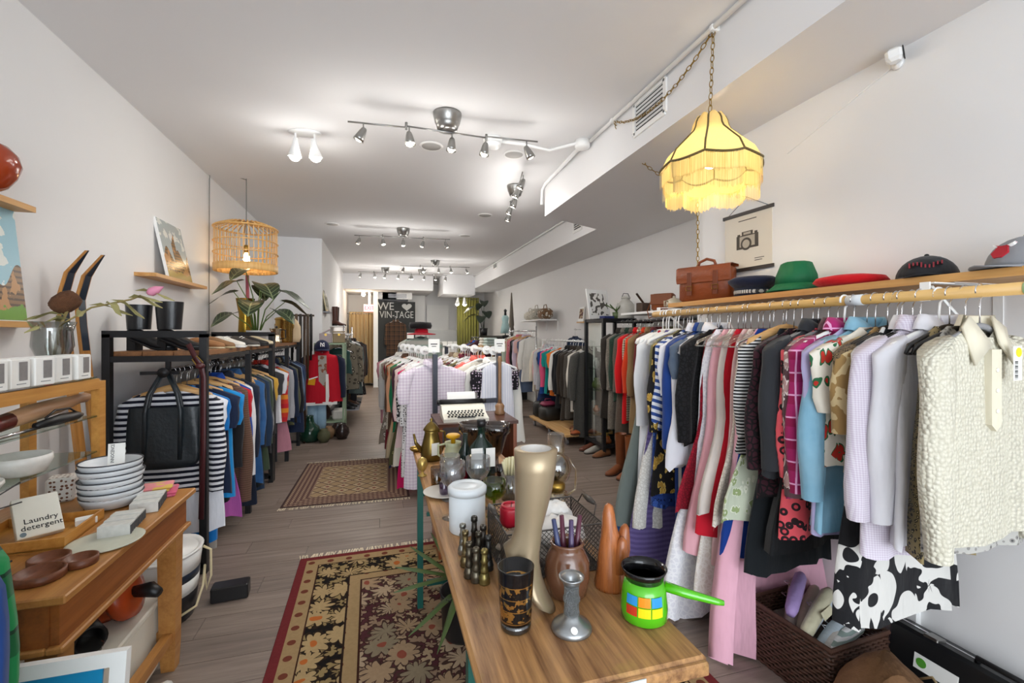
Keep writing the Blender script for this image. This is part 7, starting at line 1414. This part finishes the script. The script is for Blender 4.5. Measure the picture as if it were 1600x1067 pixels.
part('chalk_heart', MB().at((.27, -.004, 2.22)).prism([(x * .85, z * .72) for x, z in hp], -.002, .002), m_ck, cbd); part('paper_note', MB().box((.37, -.004, 1.42), (.19, .003, .16)), m_paper, cbd)
garment('brown and black plaid coat', 'c', (cxb - .03, 12.94, 1.82), 'displayed on the chalkboard', 'coat on the chalkboard', L=.95, col='4a3526', pat='plaid', col2='2a2320', sc=8, col3='6b4a30', hang='w', wide=1.0)
hkb = thing('wall_hook', 'small hook holding the plaid coat on the chalkboard', 'hook', (cxb - .03, 13.0, 1.925)); part('peg', MB().cyl((0, 0, 0), (0, -.08, 0), .006, 6), m_chrome, hkb, True)
struct('trim_2', MB().b2((cxb - .62, 13.0, 0), (cxb - .5, 13.2, 2.62)), m_trimw)
ac = thing('vent_box', 'white wall unit with grey grille above the chalkboard', 'vent', (cxb + .02, 13.08, 2.43)); part('housing', MB().b2((-.4, 0, 0), (.4, .1, .19)), m_trimw, ac)
for i in range(4): part('louvre', MB().b2((-.25, -.004, .04 + i * .03), (.25, 0, .058 + i * .03)), m_grey, ac)
struct('wall_back_partition', MB().b2((cxb - .5, 13.08, 0), (.42, 13.2, 2.62)), m_wall)
# exit sign
q = on_y(581, 482, 13.2); ex = thing('exit_sign', 'pink lit EXIT sign beside the chalkboard', 'sign', (q.x - .06, 13.05, q.z)); part('sign_box', MB().box((0, 0, 0), (.3, .05, .2), .006), emit('exit_pink', 'f6a3a8', 1.0), ex); text_part('exit_letters', 'EXIT', .14, emit('exit_red', 'e0445a', 1.1), ex, (0, -.027, 0), (PI / 2, 0, 0), .001, 'CENTER', .9); part('mount', MB().b2((-.03, 0, .1), (.03, .03, 2.62 - q.z)), m_white, ex)
# pillow pile / striped sweater figure behind the centre rack
dm = garment('grey green striped sweater', 'k', (.56, 6.75, 1.42), 'shown on the form behind the centre rack', 'sweater display', L=.55, col='b9b8ae', pat='hs', col2='a1b2a6', sc=9, wide=1.25, thick=4.0, fold=.004, hang='b')
df = thing('dress_form', 'black dress form post carrying the striped sweater', 'mannequin', (.56, 6.75, 0)); part('post', MB().cyl((0, 0, .02), (0, 0, 1.3), .02, 10), m_black, df, True); part('base', MB().lathe([(.18, 0), (.18, .015), (.03, .03)], 20), m_black, df, True)
hat1 = thing('hat', 'red felt hat with black band stacked over the striped sweater', 'hat', (.57, 6.75, 1.45)); part('brim', MB().lathe([(.1, .01), (.2, .0), (.21, .008), (.2, .014), (.1, .03)], 22), fabric('c0142a'), hat1, True); part('crown', MB().lathe([(.1, .01), (.095, .08), (.06, .1), (.001, .09)], 20), fabric('c0142a'), hat1, True)
hat2 = thing('hat', 'black fur hat on top of the red felt hat', 'hat', (.55, 6.75, 1.54)); part('crown', MB().lathe([(.15, .0), (.165, .04), (.15, .09), (.001, .1)], 20, flute=5, fa=.05), fabric('1a1718'), hat2, True)
# counter and shelves at the back
ct = thing('sales_counter', 'white sales counter at the back with small displays', 'counter', (1.75, 13.2, 0)); part('front_panel', MB().b2((-.45, -.3, 0), (.45, -.27, 1.1)), m_trimw, ct); part('side_panel', MB().b2((-.45, -.27, 0), (-.42, .3, 1.1)), m_trimw, ct); part('counter_top', MB().b2((-.47, -.32, 1.1), (.47, .3, 1.13)), m_grey, ct); part('raised_screen', MB().b2((-.42, .1, 1.13), (.42, .13, 1.58)), plain('grey_screen', 'b5b6b4', .6), ct)
for i in range(5): solo('price_sign', 'small white price card number %s on the back counter' % ['one', 'two', 'three', 'four', 'five'][i], 'card', MB().box((0, 0, .06), (.14, .01, .12)), m_paper, (1.42 + i * .16, 12.95, 1.131), 0, 'cards on the back counter')
bs = thing('low_shelf', 'dark shelf with objects along the far right wall', 'shelf unit', (2.85, 10.6, 0)); part('top', MB().b2((-.3, -1.0, 1.38), (.3, 1.4, 1.42)), m_black, bs)
for yy in (-.95, .2, 1.35): part('support', MB().b2((-.28, yy - .02, 0), (.28, yy + .02, 1.38)), m_black, bs)
def pot_dark(t):
    part('pot', MB().lathe([(.09, 0), (.11, .2), (.1, .2), (.001, .16)], 18), m_blk, t, True)
leafy('potted_plant', 'dark leaved potted plant beside the olive curtain', (2.62, 11.8, 1.42), [(R(200), .3, .75, .35), (R(160), .25, .55, .35), (R(250), .35, .5, .35), (R(100), .2, .85, .3), (R(270), .3, .62, .35), (R(260), .2, .9, .3)], plain('dark_leaf', '1d2a1e', .5), plain('dark_stem', '3a4030', .6), pot_dark, W=.12)
mf = thing('figurine_form', 'small dress form wearing a pale blue slip on the dark shelf', 'mannequin', (2.78, 10.2, 1.42)); part('stand', MB().lathe([(.08, 0), (.08, .01), (.01, .02), (.01, .1)], 16), m_black, mf, True); part('slip', MB().lathe([(.12, .06), (.1, .2), (.07, .32), (.09, .42), (.06, .47), (.001, .48)], 18, sy=.7), fabric('a9c6c6'), mf, True); part('neck_knob', MB().lathe([(.03, .47), (.025, .55), (.04, .59), (.001, .63)], 12), m_black, mf, True)
fu = solo('folded_parasol', 'tall folded grey parasol standing on the dark shelf', 'parasol', MB().lathe([(.04, 0), (.07, .1), (.05, .2), (.06, .25), (.03, .7), (.012, .95), (.001, .97)], 14), fabric('6d665c'), (2.8, 9.75, 1.421), 0, None, True)
for i, (yy, cc, s_, lab) in enumerate([(8.05, '7d5f44', (.22, .35, .2), 'brown floral carpet bag on the wire shelf'), (8.55, 'b5b0a2', (.22, .36, .22), 'cream patterned handbag on the wire shelf'), (8.95, 'c9c3b6', (.2, .3, .18), 'pale grey tote on the wire shelf')]): solo('bag', lab, 'bag', MB().box((0, 0, s_[2] / 2), s_, .05).tube([(0, -.1, s_[2] - .01), (0, -.06, s_[2] + .07), (0, .06, s_[2] + .07), (0, .1, s_[2] - .01)], .008, 6), fabric(cc, 'floral', 'e0d6c4', 18), (2.97, yy, 1.741), 0, 'bags on the wire shelf', True)
wsf = thing('wire_shelf', 'white wire shelf with bags on the far right wall', 'shelf', (2.97, 8.5, 1.73)); part('shelf_frame', MB().b2((-.16, -.65, -.012), (.16, .65, .008)), m_white, wsf)
for yy in (-.6, 0, .6): part('bracket', MB().b2((-.15, yy - .01, -.02), (.2, yy + .01, -.012)).b2((.18, yy - .01, -.2), (.2, yy + .01, -.012)), m_white, wsf)
for i, (x, y, cc, lab) in enumerate([(2.27, 9.55, 'b9c9c4', 'pale mint folded clothes on the wooden stand'), (2.24, 9.85, 'd6d2c8', 'white folded linens on the wooden stand')]): solo('folded_clothes', lab, 'clothes', MB().box((0, 0, .03), (.3, .24, .06), .02).box((0.01, 0, .09), (.28, .22, .06), .02).box((0, .01, .15), (.26, .22, .06), .02), fabric(cc), (x, y, 1.201), .1)
wst = thing('wooden_stand', 'small wooden stand of folded clothes beside the far rack', 'stand', (2.25, 9.7, 0)); part('top', MB().b2((-.2, -.3, 1.17), (.2, .3, 1.2)), m_pine, wst)
for sx in (-.17, .17):
    for sy in (-.27, .27): part('leg', MB().b2((sx - .02, sy - .02, 0), (sx + .02, sy + .02, 1.17)), m_pine, wst)
